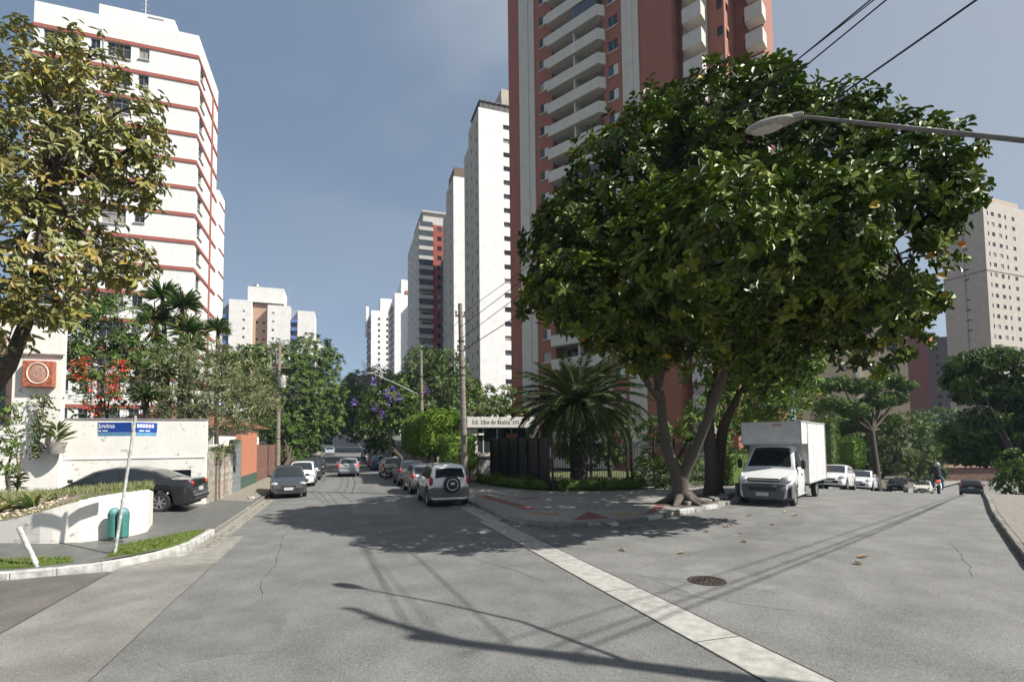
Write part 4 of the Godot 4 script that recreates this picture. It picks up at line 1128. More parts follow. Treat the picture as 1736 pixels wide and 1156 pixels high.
func guard_property() -> void:
	# gate house
	var n := thing("gate_house", "white gate house with lettered fascia and roof planting behind the utility pole", "building", Vector3(7.3, 0.13, -30.2))
	var wh := mat("gate_white", lin(0.50, 0.48, 0.44), 0.85, "render", 0.4)
	var mb := MB.new()
	slab(mb, Vector3(0.5, 0, -3), Vector3(4.2, 1.75, -0.25))
	slab(mb, Vector3(0.28, 0, -0.35), Vector3(0.62, 3.35, 0)); slab(mb, Vector3(3.9, 0, -0.35), Vector3(4.2, 3.35, -0.02)); slab(mb, Vector3(0.28, 0, -3), Vector3(0.6, 3.35, -2.7))
	part("wall", mb, wh, n)
	mb = MB.new(); mb.cbox(Vector3(2.2, 3.68, -1.45), Vector3(4.6, 0.66, 3.4), 0.02); part("fascia", mb, mat("gate_fascia", lin(0.60, 0.58, 0.54), 0.8, "render", 0.5), n)
	mb = MB.new(); slab(mb, Vector3(0.66, 1.76, -0.32), Vector3(3.88, 3.32, -0.29)); var gl := part("window", mb, mats["glass_dark"], n)
	mb = MB.new()
	for x in [1.05, 1.95, 2.9]: mb.box(Vector3(x, 2.54, -0.27), Vector3(0.06, 1.56, 0.06))
	part("frame", mb, wh, gl)
	mb = MB.new(); slab(mb, Vector3(2.55, 1.76, -0.26), Vector3(3.3, 3.0, -0.2)); part("orange_panel", mb, mats["door_orange"], n)
	mb = MB.new(); slab(mb, Vector3(0.2, 1.72, -0.1), Vector3(4.2, 1.84, 0.1)); part("sill", mb, wh, n)
	mb = MB.new(); mb.box(Vector3(0.8, 2.95, 0.1), Vector3(0.32, 0.1, 0.2)); part("wall_lamp", mb, mats["ring_white"], n)
	text("lettering", "Ed. Ilha de Malta, 101", 0.30, mat("ink", lin(0.02, 0.02, 0.025), 0.6), n, Vector3(1.75, 3.68, 0.258), "Droid Serif", true)
	for i in 5:
		mb = MB.new(); mb.box(Vector3(0.45 + i * 0.4, 0.75, 0.18), Vector3(0.36, 1.3, 0.05)); part("gate_panel", mb, mat("panel_grey", lin(0.36, 0.35, 0.33), 0.7, "stain", 0.7), n)
	mb = MB.new()
	for y in [0.15, 1.45]: mb.box(Vector3(1.2, y, 0.22), Vector3(2.3, 0.06, 0.05))
	for x in [0.05, 0.6, 2.3]: mb.box(Vector3(x, 0.8, 0.22), Vector3(0.06, 1.5, 0.05))
	part("gate_frame", mb, mat("iron", lin(0.015, 0.016, 0.017), 0.5), n)
	# dark sheet fence
	var A := Vector3(8.35, 0.14, -28.7); var B := Vector3(9.75, 0.14, -23.2)
	n = thing("sheet_fence", "solid black metal fence panel behind the low hedge", "fence", A)
	var d := (B - A); var L := d.length(); d = d.normalized()
	var bas := Basis(d, Vector3.UP, d.cross(Vector3.UP))
	for i in 6:
		mb = MB.new(); mb.cbox(d * (L * (i + 0.5) / 6.0) + Vector3.UP * 1.5, Vector3(L / 6.0 - 0.02, 2.3, 0.03), 0.006, bas); part("panel", mb, mat("black_sheet", lin(0.012, 0.013, 0.014), 0.45), n)
	for i in 7:
		mb = MB.new(); mb.box(d * (L * i / 6.0) + Vector3.UP * 1.35 + d.cross(Vector3.UP) * 0.05, Vector3(0.06, 2.7, 0.06), bas); part("post", mb, mats["iron"], n)
	# iron railing round the palm garden
	var run := [[Vector3(9.85, 0.14, -23.1), Vector3(14.0, 0.14, -22.7), "black iron railing in front of the palm tree"], [Vector3(14.1, 0.14, -22.75), Vector3(21, 0.0, -25.6), "black iron railing running behind the corner tree trunks"]]
	for q in run:
		A = q[0]; B = q[1]; d = B - A; L = d.length(); d = d.normalized()
		bas = Basis(d, Vector3.UP, d.cross(Vector3.UP)).orthonormalized()
		n = thing("iron_railing", q[2], "fence", A)
		mb = MB.new()
		var k := int(L / 0.13)
		for i in k: mb.box(d * (L * i / k) + Vector3.UP * 1.25, Vector3(0.022, 2.3, 0.022), bas)
		var bars := part("bars", mb, mats["iron"], n); bars.set_meta("kind", "stuff")
		for y in [0.25, 2.1]:
			mb = MB.new(); mb.box(d * L * 0.5 + Vector3.UP * y, Vector3(L, 0.05, 0.035), bas); part("rail", mb, mats["iron"], n)
		for i in int(L / 2.0) + 1:
			mb = MB.new(); mb.box(d * minf(L, i * 2.0) + Vector3.UP * 1.3, Vector3(0.09, 2.6, 0.09), bas); part("post", mb, mats["iron"], n)
	# lawn inside, and light ground behind the fence
	var gb := MB.new()
	sheet(gb, 9.5, 22, -38, -24.2, 2, 2, 0.12, func(x, z): return 0.0, func(_p): return Color(1, 1, 1))
	struct("garden_ground", gb, mat("garden_lawn", lin(0.13, 0.15, 0.045), 0.95, "stain", 0.6))

func text(called: String, s: String, size: float, m: Material, parent: Node, at: Vector3, font := "Droid Sans", slant := false) -> void:
	var t := TextMesh.new()
	var f := SystemFont.new(); f.font_names = [font]; f.font_italic = slant
	t.font = f; t.text = s; t.font_size = 32; t.pixel_size = size / 32.0; t.depth = 0.012
	put(called, t, m, parent, at)

# ---------------------------------------------------------------- poles, wires, signs, small things
func pole(label: String, at: Vector3, H: float, arms: Array, lean := Vector3.ZERO) -> Node3D:
	var n := thing("utility_pole", label, "utility pole", at, 0.0, "concrete utility poles")
	var mb := MB.new()
	mb.tube([Vector3(0, -0.2, 0), lean * 0.5 + Vector3(0, H * 0.5, 0), lean + Vector3(0, H, 0)], [0.17, 0.145, 0.11], 12)
	part("shaft", mb, mat("pole_conc", lin(0.34, 0.29, 0.24), 0.9, "stain", 0.7, 0.6), n)
	for a in arms:  # [height, direction, length, offset]
		mb = MB.new()
		var d: Vector3 = a[1]
		var c: Vector3 = lean * (a[0] / H) + Vector3(0, a[0], 0) + d * a[3]
		mb.box(c + Vector3(0, 0, 0), Vector3(a[2], 0.11, 0.09), Basis(d, Vector3.UP, d.cross(Vector3.UP)))
		var arm := part("crossarm", mb, mat("arm_wood", lin(0.16, 0.12, 0.09), 0.9), n)
		for k in 3:
			var ins := MB.new(); ins.lathe(c + d * a[2] * (k - 1) * 0.44 + Vector3(0, 0.05, 0), [Vector2(0, 0.2), Vector2(0.04, 0.18), Vector2(0.05, 0.1), Vector2(0.03, 0.06), Vector2(0.03, 0.0)], 8)
			part("insulator", ins, mat("ceramic", lin(0.12, 0.06, 0.04), 0.3), arm)
	for y in [H * 0.3, H * 0.62, H * 0.66, H * 0.8]:
		mb = MB.new(); mb.lathe(lean * (y / H) + Vector3(0, y, 0), [Vector2(0.165, -0.03), Vector2(0.175, -0.03), Vector2(0.175, 0.03), Vector2(0.165, 0.03)], 12); part("band", mb, mat("steel_band", lin(0.12, 0.11, 0.10), 0.5, "", 1, 0, {"metal": 0.7}), n)
	return n
func wire(label: String, a: Vector3, b: Vector3, sag: float, r: float) -> void:
	var mb := MB.new()
	var pts := []; var rad := []
	for i in 19:
		var t := i / 18.0
		pts.append(a.lerp(b, t) - Vector3(0, sag * 4.0 * t * (1.0 - t), 0) - a); rad.append(r)
	mb.tube(pts, rad, 5, false)
	var o := put(numbered("overhead_wire"), mb.mesh(), mat("cable", lin(0.015, 0.015, 0.016), 0.6), self, a)
	tag(o, label, "wire", "overhead wires")
func lamp_head(n: Node3D, at: Vector3, dirv: Vector3, m: Material) -> void:
	var bas := Basis(dirv.cross(Vector3.UP).normalized() * -1.0, Vector3.UP, -dirv).orthonormalized()
	var mb := MB.new()
	mb.ball(at + dirv * 0.28, Vector3(0.135, 0.075, 0.33), 14, 8, Basis(bas.x, bas.y, dirv).orthonormalized())
	mb.tube([at - dirv * 0.12, at + dirv * 0.1], [0.05, 0.075], 10)
	var h := part("lamp_housing", mb, m, n)
	mb = MB.new(); mb.ball(at + dirv * 0.32 - Vector3(0, 0.045, 0), Vector3(0.10, 0.06, 0.22), 12, 6, Basis(bas.x, bas.y, dirv).orthonormalized()); part("lens", mb, mat("lamp_lens", lin(0.42, 0.40, 0.34), 0.25), h)
func furniture() -> void:
	var X := Vector3.RIGHT
	# poles
	pole("nearest concrete utility pole beside the white and grey off-roader", Vector3(5.72, 0.1, -24.2), 9.3, [[8.7, X, 0.5, 0.0], [7.0, X, 0.4, 0.0]], Vector3(-0.22, 0, 0))
	var p2 := pole("concrete pole carrying a long street lamp arm above the clipped tree", Vector3(5.75, 0.1, -38.3), 9.4, [], Vector3(-0.1, 0, 0))
	var mb := MB.new(); mb.tube([Vector3(-0.1, 6.05, 0), Vector3(-1.9, 7.0, -0.6), Vector3(-3.5, 7.75, -1.1)], [0.045, 0.04, 0.035], 8); part("lamp_arm", mb, mat("lamp_grey", lin(0.42, 0.42, 0.40), 0.5, "", 1, 0, {"metal": 0.3}), p2)
	lamp_head(p2, Vector3(-3.5, 7.77, -1.1), Vector3(-0.95, 0.05, -0.3).normalized(), mats["lamp_grey"])
	pole("concrete utility pole with a grey transformer at the left kerb", Vector3(-4.4, 0.05, -40.5), 9.9, [[9.3, X, 1.6, 0.0], [8.2, X, 1.2, 0.1]])
	var tr := thing("transformer", "grey transformer can on the left kerb pole", "transformer", Vector3(-4.4, 7.4, -40.2))
	mb = MB.new(); mb.lathe(Vector3(0.28, -0.7, 0.15), [Vector2(0, 0), Vector2(0.26, 0), Vector2(0.26, 0.8), Vector2(0.2, 0.9), Vector2(0, 0.9)], 14); part("can", mb, mats["lamp_grey"], tr)
	for k in 3:
		mb = MB.new(); mb.tube([Vector3(0.13 + k * 0.15, 0.2, 0.15), Vector3(0.13 + k * 0.15, 0.42, 0.15)], [0.04, 0.03], 6); part("bushing", mb, mats["ceramic"], tr)
	pole("small far utility pole with a white frame crossarm near the bare tree", Vector3(5.9, 0.3, -66), 10.2, [[9.4, X, 2.6, -0.4], [8.4, X, 1.6, -0.6]])
	pole("utility pole with a wide crossarm rising out of the dark right tree", cw(36.5, -1.2, 36.6), 10.2, [[9.8, cw(1, 0, -0.1).normalized(), 3.4, -0.6]])
	# the tall pole that stands just outside the picture and throws its shadow across the asphalt
	pole("near tall utility pole with angled crossarms throwing its shadow on the road", Vector3(10.0, 0.13, 0.2), 11.2, [[10.8, Vector3(0.52, 0, 0.85).normalized(), 2.2, -0.95], [10.3, Vector3(0.62, 0, 0.78).normalized(), 2.0, -0.85]])
	# street lamp whose arm reaches into the picture
	var near := thing("street_lamp", "street lamp with a long grey arm reaching in from the right edge", "street lamp", Vector3(7.2, 0.13, -1.96))
	mb = MB.new(); mb.tube([Vector3(0, -0.2, 0), Vector3(0, 5.4, 0)], [0.11, 0.08], 12); part("shaft", mb, mats["pole_conc"], near)
	mb = MB.new()
	var lo := Vector3(7.2, 0.13, -1.96)
	mb.tube([Vector3(0, 4.85, 0), Vector3(7.03, 5.74, -3.29) - lo, Vector3(6.61, 6.29, -4.11) - lo, Vector3(5.98, 6.85, -4.97) - lo, Vector3(5.86, 6.93, -5.15) - lo], [0.036, 0.031, 0.027, 0.023, 0.023], 10); part("lamp_arm", mb, mat("lamp_arm_grey", lin(0.24, 0.22, 0.20), 0.55, "stain", 1.5), near)
	lamp_head(near, Vector3(5.86, 6.93, -5.15) - lo, Vector3(-0.68, -0.03, -0.73).normalized(), mat("lamp_old", lin(0.46, 0.43, 0.38), 0.6, "stain", 2.0))
	# wires along the street and into the side street
	var P := Vector3(10.0, 0, 0.2)
	for w in [["lowest", 9.7, -0.2, 7.0, 0.018, 0.2], ["second", 10.45, -0.75, 7.5, 0.014, 0.2], ["third", 10.95, -0.3, 8.2, 0.014, 0.2], ["topmost", 11.0, 0.1, 8.9, 0.012, 0.2]]:
		wire("%s cable between the near pole and the next along the street" % w[0], P + Vector3(w[2], w[1], w[2] * 1.6), Vector3(5.55 + w[2] * 0.3, w[3], -24.2), w[5], w[4])
	for w in [["lowest", 9.4, 0.1, 0.022], ["middle", 10.0, 0.9, 0.020], ["topmost", 10.9, 1.8, 0.016]]:
		wire("%s cable from the near pole down the side street" % w[0], P + Vector3(0.1, w[1], w[2] * 0.3), Vector3(46.0, w[1] - 2.0, -17.0 + w[2]), 0.45, w[3])
	var q := [["lowest", 6.2, 0.02], ["second", 6.7, 0.014], ["third", 7.2, 0.012], ["topmost", 8.7, 0.01]]
	for w in q:
		wire("%s cable along the right kerb past the lamp arm pole" % w[0], Vector3(5.5, w[1], -24.2), Vector3(5.65, w[1] - 0.2, -38.3), 0.2, w[2])
		wire("%s cable crossing the street under the tree canopy" % w[0], Vector3(5.65, w[1] - 0.7, -38.3), Vector3(-4.4, w[1] - 0.9, -40.5), 0.3, w[2])
	# street name sign on its leaning post
	var n := thing("street_sign", "blue street name plates on a leaning white post at the corner", "street sign", Vector3(-4.62, 0.13, -13.2))
	var pr := cw(0.37, 3.0, 0.0)
	mb = MB.new(); mb.tube([Vector3(0, -0.05, 0), pr], [0.032, 0.03], 10); part("post", mb, mat("post_white", lin(0.70, 0.69, 0.66), 0.6, "stain", 1.5), n)
	mb = MB.new(); mb.tube([pr, pr + Vector3(0, 0.06, 0)], [0.034, 0.02], 10); part("cap", mb, mats["lamp_grey"], n)
	var blue := mat("sign_blue", lin(0.012, 0.065, 0.34), 0.4, "soft", 1.0)
	var sky2 := mat("sign_skyblue", lin(0.12, 0.32, 0.50), 0.4, "soft", 1.0)
	var lw := mat("sign_letter", lin(0.78, 0.80, 0.82), 0.5)
	for k in 2:
		var plate := Node3D.new(); plate.name = "plate"
		n.add_child(plate, true)
		plate.position = pr * 0.915
		plate.rotation.y = deg_to_rad(-14.0) if k == 0 else deg_to_rad(50.0)
		var s := -1.0 if k == 0 else 1.0
		var w := 0.70 if k == 0 else 0.46
		mb = MB.new(); mb.cbox(Vector3(s * (w * 0.5 + 0.04), 0.06, 0), Vector3(w, 0.22, 0.014), 0.003); part("name_panel", mb, blue, plate)
		mb = MB.new(); mb.cbox(Vector3(s * (w * 0.5 + 0.04), -0.09, 0.002), Vector3(w - 0.02, 0.075, 0.012), 0.003); part("number_panel", mb, sky2, plate)
		if k == 0:
			text("lettering", "Jovina", 0.125, lw, plate, Vector3(-0.55, 0.09, 0.006))
		else:
			for i in 6: mb = MB.new(); mb.box(Vector3(0.09 + i * 0.062, 0.095, 0.009), Vector3(0.045, 0.075, 0.006)); part("mark", mb, lw, plate)
		for i in 2:
			mb = MB.new(); mb.box(Vector3(s * (0.16 + (0.0 if k else 0.42) + i * 0.13), -0.012, 0.009), Vector3(0.10, 0.022, 0.005)); part("mark", mb, lw, plate)
	# bare leaning post
	n = thing("leaning_post", "short white metal post leaning to the left over the lawn", "post", Vector3(-5.68, 0.1, -12.72))
	mb = MB.new(); mb.tube([Vector3(0, -0.05, 0), cw(-0.36, 0.84, -0.1)], [0.045, 0.045], 12); part("shaft", mb, mats["post_white"], n)
	# twin litter bin
	n = thing("litter_bin", "pair of green litter bins on a post by the curved wall", "litter bin", Vector3(-4.98, 0.33, -14.5), deg_to_rad(-18.6))
	mb = MB.new(); mb.tube([Vector3(0, 0, -0.05), Vector3(0, 0.92, -0.05)], [0.03, 0.03], 8); part("post", mb, mats["iron"], n)
	for s in [-1.0, 1.0]:
		var rows := []
		for yy in [[0.04, 0.0], [0.041, 0.08], [0.08, 0.085], [0.5, 0.092], [0.62, 0.096]]:
			var line := PackedVector3Array()
			for k in 16:
				var a := TAU * k / 16.0
				line.append(Vector3(s * 0.11 + signf(cos(a)) * pow(absf(cos(a)), 0.4) * yy[1], yy[0], signf(sin(a)) * pow(absf(sin(a)), 0.4) * yy[1] * 1.2 + 0.04))
			rows.append(line)
		mb = MB.new(); mb.grid(rows, Vector3(s * 0.11, 0.4, 0.04), true, true)
		var bin := part("bin", mb, mat("bin_green", lin(0.07, 0.26, 0.23), 0.5, "soft", 2.0), n)
		mb = MB.new(); mb.ball(Vector3(s * 0.11, 0.62, 0.04), Vector3(0.105, 0.14, 0.13), 14, 8); part("lid", mb, mat("lid_green", lin(0.11, 0.24, 0.24), 0.5), bin)
	# manhole cover with a relief of ribs
	n = thing("manhole_cover", "round rusty cast iron manhole cover in the side street", "manhole cover", Vector3(6.23, 0.0, -7.65))
	mb = MB.new(); mb.lathe(Vector3.ZERO, [Vector2(0.33, 0.002), Vector2(0.33, 0.014), Vector2(0.29, 0.014), Vector2(0.285, 0.006)], 28); part("frame", mb, mat("rust", lin(0.085, 0.06, 0.05), 0.7, "stain", 3.0, 0.0, {"metal": 0.3}), n)
	mb = MB.new(); mb.lathe(Vector3.ZERO, [Vector2(0.285, 0.006), Vector2(0, 0.006)], 28); part("plate", mb, mat("rust_dark", lin(0.05, 0.035, 0.03), 0.8), n)
	mb = MB.new()
	for r in [0.07, 0.15, 0.23]:
		for k in int(r * 80):
			var a := TAU * k / int(r * 80)
			mb.box(Vector3(cos(a) * r, 0.010, sin(a) * r), Vector3(0.05, 0.012, 0.028), Basis(Vector3.UP, -a))
	var rel := part("ribs", mb, mats["rust"], n); rel.set_meta("kind", "stuff")
	# fallen leaves and litter
	rng.seed = 61
	for i in 26:
		var s := rng.randf_range(1.0, 9.0); var t := rng.randf_range(0.4, 4.2)
		var p := Vector2(8.0 + s * 0.87 - t * -0.49 * 0.6 - 1.5, -13.6 - s * 0.46 + t)
		if i > 20: p = Vector2(rng.randf_range(5.5, 12.0), rng.randf_range(-10.5, -7.0))
		mb = MB.new()
		mb.col = Color(0.28, 0.17, 0.09).lerp(Color(0.40, 0.30, 0.20), rng.randf())
		var a := rng.randf() * TAU
		mb.leaf(Vector3.ZERO, Vector3(cos(a), 0.12, sin(a)).normalized(), Vector3(0.2, 1, 0.1), rng.randf_range(0.16, 0.27), rng.randf_range(0.09, 0.14), true)
		var o := put(numbered("fallen_leaf"), mb.mesh(), leafm, self, Vector3(p.x, gy(p.x, p.y) + 0.02, p.y))
		tag(o, "dry brown leaf lying on the side street asphalt", "leaf", "fallen leaves on the asphalt")
	var deb := MB.new()
	for i in 700:
		var t := rng.randf()
		var p: Vector2
		if i % 3 == 0: p = Vector2(-3.25 + absf(rng.randfn()) * 0.12, lerpf(-14.5, -34.0, t))
		elif i % 3 == 1: p = Vector2(4.95 - absf(rng.randfn()) * 0.14, lerpf(-15.5, -40.0, t))
		else:
			var k := int(t * 8.0)
			p = (LK[k] as Vector2).lerp(LK[k + 1], t * 8.0 - k) + Vector2(0.1, 0.35) * absf(rng.randfn()) * 1.1 + Vector2(0.02, 0.06)
		deb.col = Color(0.20, 0.13, 0.07).lerp(Color(0.36, 0.27, 0.17), rng.randf())
		var a := rng.randf() * TAU
		deb.leaf(Vector3(p.x, gy(p.x, p.y) + 0.012, p.y), Vector3(cos(a), 0.1, sin(a)).normalized(), Vector3(0.1, 1, 0.2), rng.randf_range(0.04, 0.12), rng.randf_range(0.02, 0.05), false)
	tag(put(numbered("gutter_debris"), deb.mesh(), leafm, self), "small dry leaf bits gathered along the kerbs", "debris", "", "stuff")
	for q2 in [[Vector3(-3.75, 0.16, -25.2), "crumpled white litter on the left kerb by the grey hatchback"], [Vector3(7.7, 0.02, -13.45), "white scrap of paper lying at the foot of the dropped kerb"]]:
		mb = MB.new()
		for i in 4: mb.cbox(Vector3(rng.randf_range(-0.13, 0.13), 0.05, rng.randf_range(-0.1, 0.1)), Vector3(0.16, 0.05, 0.12), 0.012, Basis.from_euler(Vector3(rng.randf(), rng.randf() * 3, rng.randf() * 0.6)))
		tag(put(numbered("litter"), mb.mesh(), mats["road_paint"], self, q2[0]), q2[1], "litter")
	# broken stones at the tree pit
	for i in 7:
		mb = MB.new()
		var p := Vector2(12.2 + i * 0.62, -15.75 - i * 0.33) + Vector2(rng.randf_range(-0.15, 0.15), rng.randf_range(-0.2, 0.1))
		mb.cbox(Vector3.ZERO, Vector3(rng.randf_range(0.25, 0.5), 0.16, rng.randf_range(0.16, 0.28)), 0.03, Basis.from_euler(Vector3(rng.randf_range(-0.2, 0.2), rng.randf() * 3.0, rng.randf_range(-0.2, 0.2))))
		tag(put(numbered("broken_stone"), mb.mesh(), mats["kerb_c"], self, Vector3(p.x, 0.2, p.y)), "loose broken kerb stone by the corner tree roots", "stone", "broken stones at the tree pit")

# ---------------------------------------------------------------- vehicles
func poly_at(p: Array, x: float) -> float:
	if x <= p[0][0]: return p[0][1]
	for i in p.size() - 1:
		if x <= p[i + 1][0]: return lerpf(p[i][1], p[i + 1][1], (x - p[i][0]) / (p[i + 1][0] - p[i][0]))
	return p[-1][1]
var STY := {
	"sedan": {"L": 4.56, "W": 0.89, "wb": [0.98, 3.68], "R": 0.325, "yt": [[0, 0.80], [0.04, 0.98], [0.14, 1.06], [0.8, 1.08], [1.5, 1.0], [3.2, 0.95], [3.65, 0.92], [4.2, 0.80], [4.45, 0.68], [4.56, 0.52]], "yr": [[0.62, 1.08], [1.25, 1.37], [1.8, 1.49], [2.35, 1.51], [2.85, 1.42], [3.72, 0.91]], "front": [2.92, 3.62], "rear": [0.72, 1.30],
		"side": [[[1.05, 1.10], [1.25, 1.28], [1.75, 1.41], [2.12, 1.43], [2.12, 1.04]], [[2.2, 1.04], [2.2, 1.43], [2.6, 1.39], [3.35, 1.02], [3.3, 1.0]]], "tail": [0.10, 0.92, 0.72], "lamp": [4.30, 0.70, 0.66]},
	"hatch": {"L": 3.9, "W": 0.82, "wb": [0.62, 3.1], "R": 0.295, "yt": [[0, 0.72], [0.03, 0.92], [0.12, 0.97], [0.5, 0.98], [2.8, 0.93], [3.1, 0.92], [3.6, 0.78], [3.8, 0.64], [3.9, 0.5]], "yr": [[0.06, 0.97], [0.34, 1.32], [0.62, 1.44], [1.5, 1.49], [2.05, 1.44], [2.95, 0.92]], "front": [2.12, 2.86], "rear": [0.12, 0.36],
		"side": [[[0.55, 1.03], [0.62, 1.28], [1.42, 1.38], [1.42, 0.99]], [[1.5, 0.99], [1.5, 1.38], [1.95, 1.36], [2.62, 1.0]]], "tail": [0.10, 0.88, 0.70], "lamp": [3.66, 0.68, 0.62]},
	"wagon": {"L": 4.25, "W": 0.83, "wb": [0.78, 3.3], "R": 0.305, "yt": [[0, 0.72], [0.03, 0.92], [0.12, 0.97], [0.5, 0.98], [3.1, 0.93], [3.4, 0.92], [3.9, 0.78], [4.12, 0.64], [4.25, 0.5]], "yr": [[0.05, 0.97], [0.28, 1.40], [0.5, 1.52], [1.7, 1.56], [2.3, 1.49], [3.25, 0.92]], "front": [2.38, 3.14], "rear": [0.10, 0.30],
		"side": [[[0.45, 1.03], [0.5, 1.36], [1.0, 1.43], [1.0, 1.0]], [[1.06, 1.0], [1.06, 1.44], [1.72, 1.44], [1.72, 0.99]], [[1.8, 0.99], [1.8, 1.44], [2.2, 1.41], [2.92, 1.0]]], "tail": [0.10, 0.92, 0.72], "lamp": [3.98, 0.68, 0.64]},
	"suv": {"L": 4.0, "W": 0.83, "wb": [0.72, 3.17], "R": 0.35, "yt": [[0, 0.85], [0.02, 1.04], [0.10, 1.06], [3.0, 1.05], [3.6, 0.98], [3.85, 0.86], [4.0, 0.62]], "yr": [[0.02, 1.06], [0.16, 1.50], [0.34, 1.66], [1.8, 1.69], [2.2, 1.63], [2.98, 1.05]], "front": [2.28, 2.92], "rear": [0.05, 0.17],
		"side": [[[0.36, 1.12], [0.38, 1.48], [0.78, 1.54], [0.78, 1.1]], [[0.84, 1.1], [0.84, 1.55], [1.52, 1.56], [1.52, 1.09]], [[1.6, 1.09], [1.6, 1.56], [2.05, 1.53], [2.62, 1.12]]], "tail": [0.07, 1.02, 0.74], "lamp": [3.78, 0.82, 0.66]},
	"cab": {"L": 2.35, "W": 1.0, "wb": [9, 1.62], "R": 0.34, "yt": [[0, 1.42], [1.0, 1.40], [1.35, 1.33], [1.9, 1.14], [2.2, 0.98], [2.3, 0.8], [2.35, 0.5]], "yr": [[-0.2, 2.26], [0.5, 2.30], [0.72, 2.24], [1.42, 1.33]], "front": [0.80, 1.36], "rear": [],
		"side": [[[0.12, 1.30], [0.12, 2.0], [0.55, 2.0], [0.72, 1.94], [1.22, 1.42], [1.2, 1.3]]], "tail": [], "lamp": [2.02, 1.0, 0.80]},
}
func sect(S: Dictionary, p: float) -> Array:
	var L: float = S.L
	var w: float = S.W * (1.0 - 0.09 * pow(maxf(0.0, 1.0 - p / 0.45), 2.0) * (1.0 if S.rear else 0.0) - 0.17 * pow(maxf(0.0, 1.0 - (L - p) / 0.75), 2.0))
	var yb := 0.21 + 0.10 * pow(maxf(0.0, 1.0 - p / 0.5), 1.5) * (1.0 if S.rear else 0.0) + 0.04 * pow(maxf(0.0, 1.0 - (L - p) / 0.5), 2.0)
	for c in S.wb:
		var R: float = S.R + 0.065
		if absf(p - c) < R: yb = maxf(yb, S.R + sqrt(R * R - (p - c) * (p - c)))
	var yt := poly_at(S.yt, p)
	var yr := yt
	if p > S.yr[0][0] and p < S.yr[-1][0]: yr = maxf(yt, poly_at(S.yr, p))
	var h := yr - yt
	var wr := 0.93 * w - 0.26 * h
	yb = minf(yb, yt - 0.14)
	return [Vector2(0, yb), Vector2(0.86 * w, yb), Vector2(0.965 * w, yb + 0.06), Vector2(w, lerpf(yb, yt, 0.52)), Vector2(0.985 * w, yt - 0.10), Vector2(0.93 * w, yt), Vector2(wr, yr - 0.06 * minf(1.0, h / 0.3)), Vector2(wr - 0.08, yr - 0.012), Vector2(wr * 0.5, yr + 0.012), Vector2(0, yr + 0.02)]
func body_mesh(S: Dictionary, mb: MB) -> void:
	var L: float = S.L
	var ps := []
	var N := 90
	for i in N + 1: ps.append(L * i / N)
	for s in [-1.0, 1.0]:
		var rows := []
		for p in ps:
			var line := PackedVector3Array()
			for q in sect(S, p): line.append(Vector3(q.x * s, q.y, L * 0.5 - p))
			rows.append(line)
		# a crease along the belt keeps the shoulders crisp
		for seg in [[0, 2], [1, 6], [5, 7], [6, 10]]:
			var cut := []
			for r in rows: cut.append(r.slice(seg[0], seg[1]))
			mb.grid(cut, Vector3(0, 0.75, 0.0) if seg[0] > 0 else Vector3(0, 3, 0))
	for e in [0.0, L]:
		var q := sect(S, e)
		for i in q.size() - 1:
			mb.quad(Vector3(-q[i].x, q[i].y, L * 0.5 - e), Vector3(q[i].x, q[i].y, L * 0.5 - e), Vector3(q[i + 1].x, q[i + 1].y, L * 0.5 - e), Vector3(-q[i + 1].x, q[i + 1].y, L * 0.5 - e), Vector3(0, 0, 1.0 if e == 0.0 else -1.0))
func side_x(S: Dictionary, p: float, y: float) -> float:
	var q := sect(S, p)
	return q[5].x - 0.26 * (y - q[5].y) + 0.012
var car_mesh := {}
func wheel(n: Node3D, at: Vector3, R: float, s: float, alloy: bool) -> void:
	var k := "w%.3f %s" % [R, alloy]
	if not car_mesh.has(k):
		var t := MB.new()
		var b := Basis(Vector3.FORWARD, PI / 2)
		t.lathe(Vector3.ZERO, [Vector2(R * 0.66, -0.09), Vector2(R * 0.93, -0.095), Vector2(R, -0.07), Vector2(R, 0.07), Vector2(R * 0.93, 0.095), Vector2(R * 0.66, 0.09)], 22, b)
		var r := MB.new()
		r.lathe(Vector3.ZERO, [Vector2(R * 0.68, 0.088), Vector2(R * 0.60, 0.085), Vector2(R * 0.58, 0.03)], 22, b)
		r.lathe(Vector3.ZERO, [Vector2(R * 0.2, 0.075), Vector2(0.0, 0.082)], 12, b)
		for i in (7 if alloy else 5):
			var a := TAU * i / (7 if alloy else 5)
			r.box(Vector3(0.068, cos(a) * R * 0.38, sin(a) * R * 0.38), Vector3(0.02, R * 0.5, R * (0.17 if alloy else 0.26)), Basis(Vector3.RIGHT, a))
		var d := MB.new(); d.lathe(Vector3.ZERO, [Vector2(R * 0.6, 0.03), Vector2(0, 0.03)], 18, b); d.lathe(Vector3.ZERO, [Vector2(R * 0.66, -0.08), Vector2(0, -0.08)], 18, b)
		car_mesh[k] = [t.mesh(), r.mesh(), d.mesh()]
	var w := Node3D.new(); w.name = "wheel"; n.add_child(w, true); w.position = at
	if s < 0.0: w.rotation.y = PI
	put("tyre", car_mesh[k][0], mat("rubber", lin(0.018, 0.018, 0.018), 0.85), w)
	put("rim", car_mesh[k][1], mat("rim", lin(0.42, 0.42, 0.43), 0.35, "", 1, 0, {"metal": 0.7}), w)
	put("brake", car_mesh[k][2], mats["iron"], w)
func heading(h: Vector2) -> float: return atan2(-h.x, -h.y)
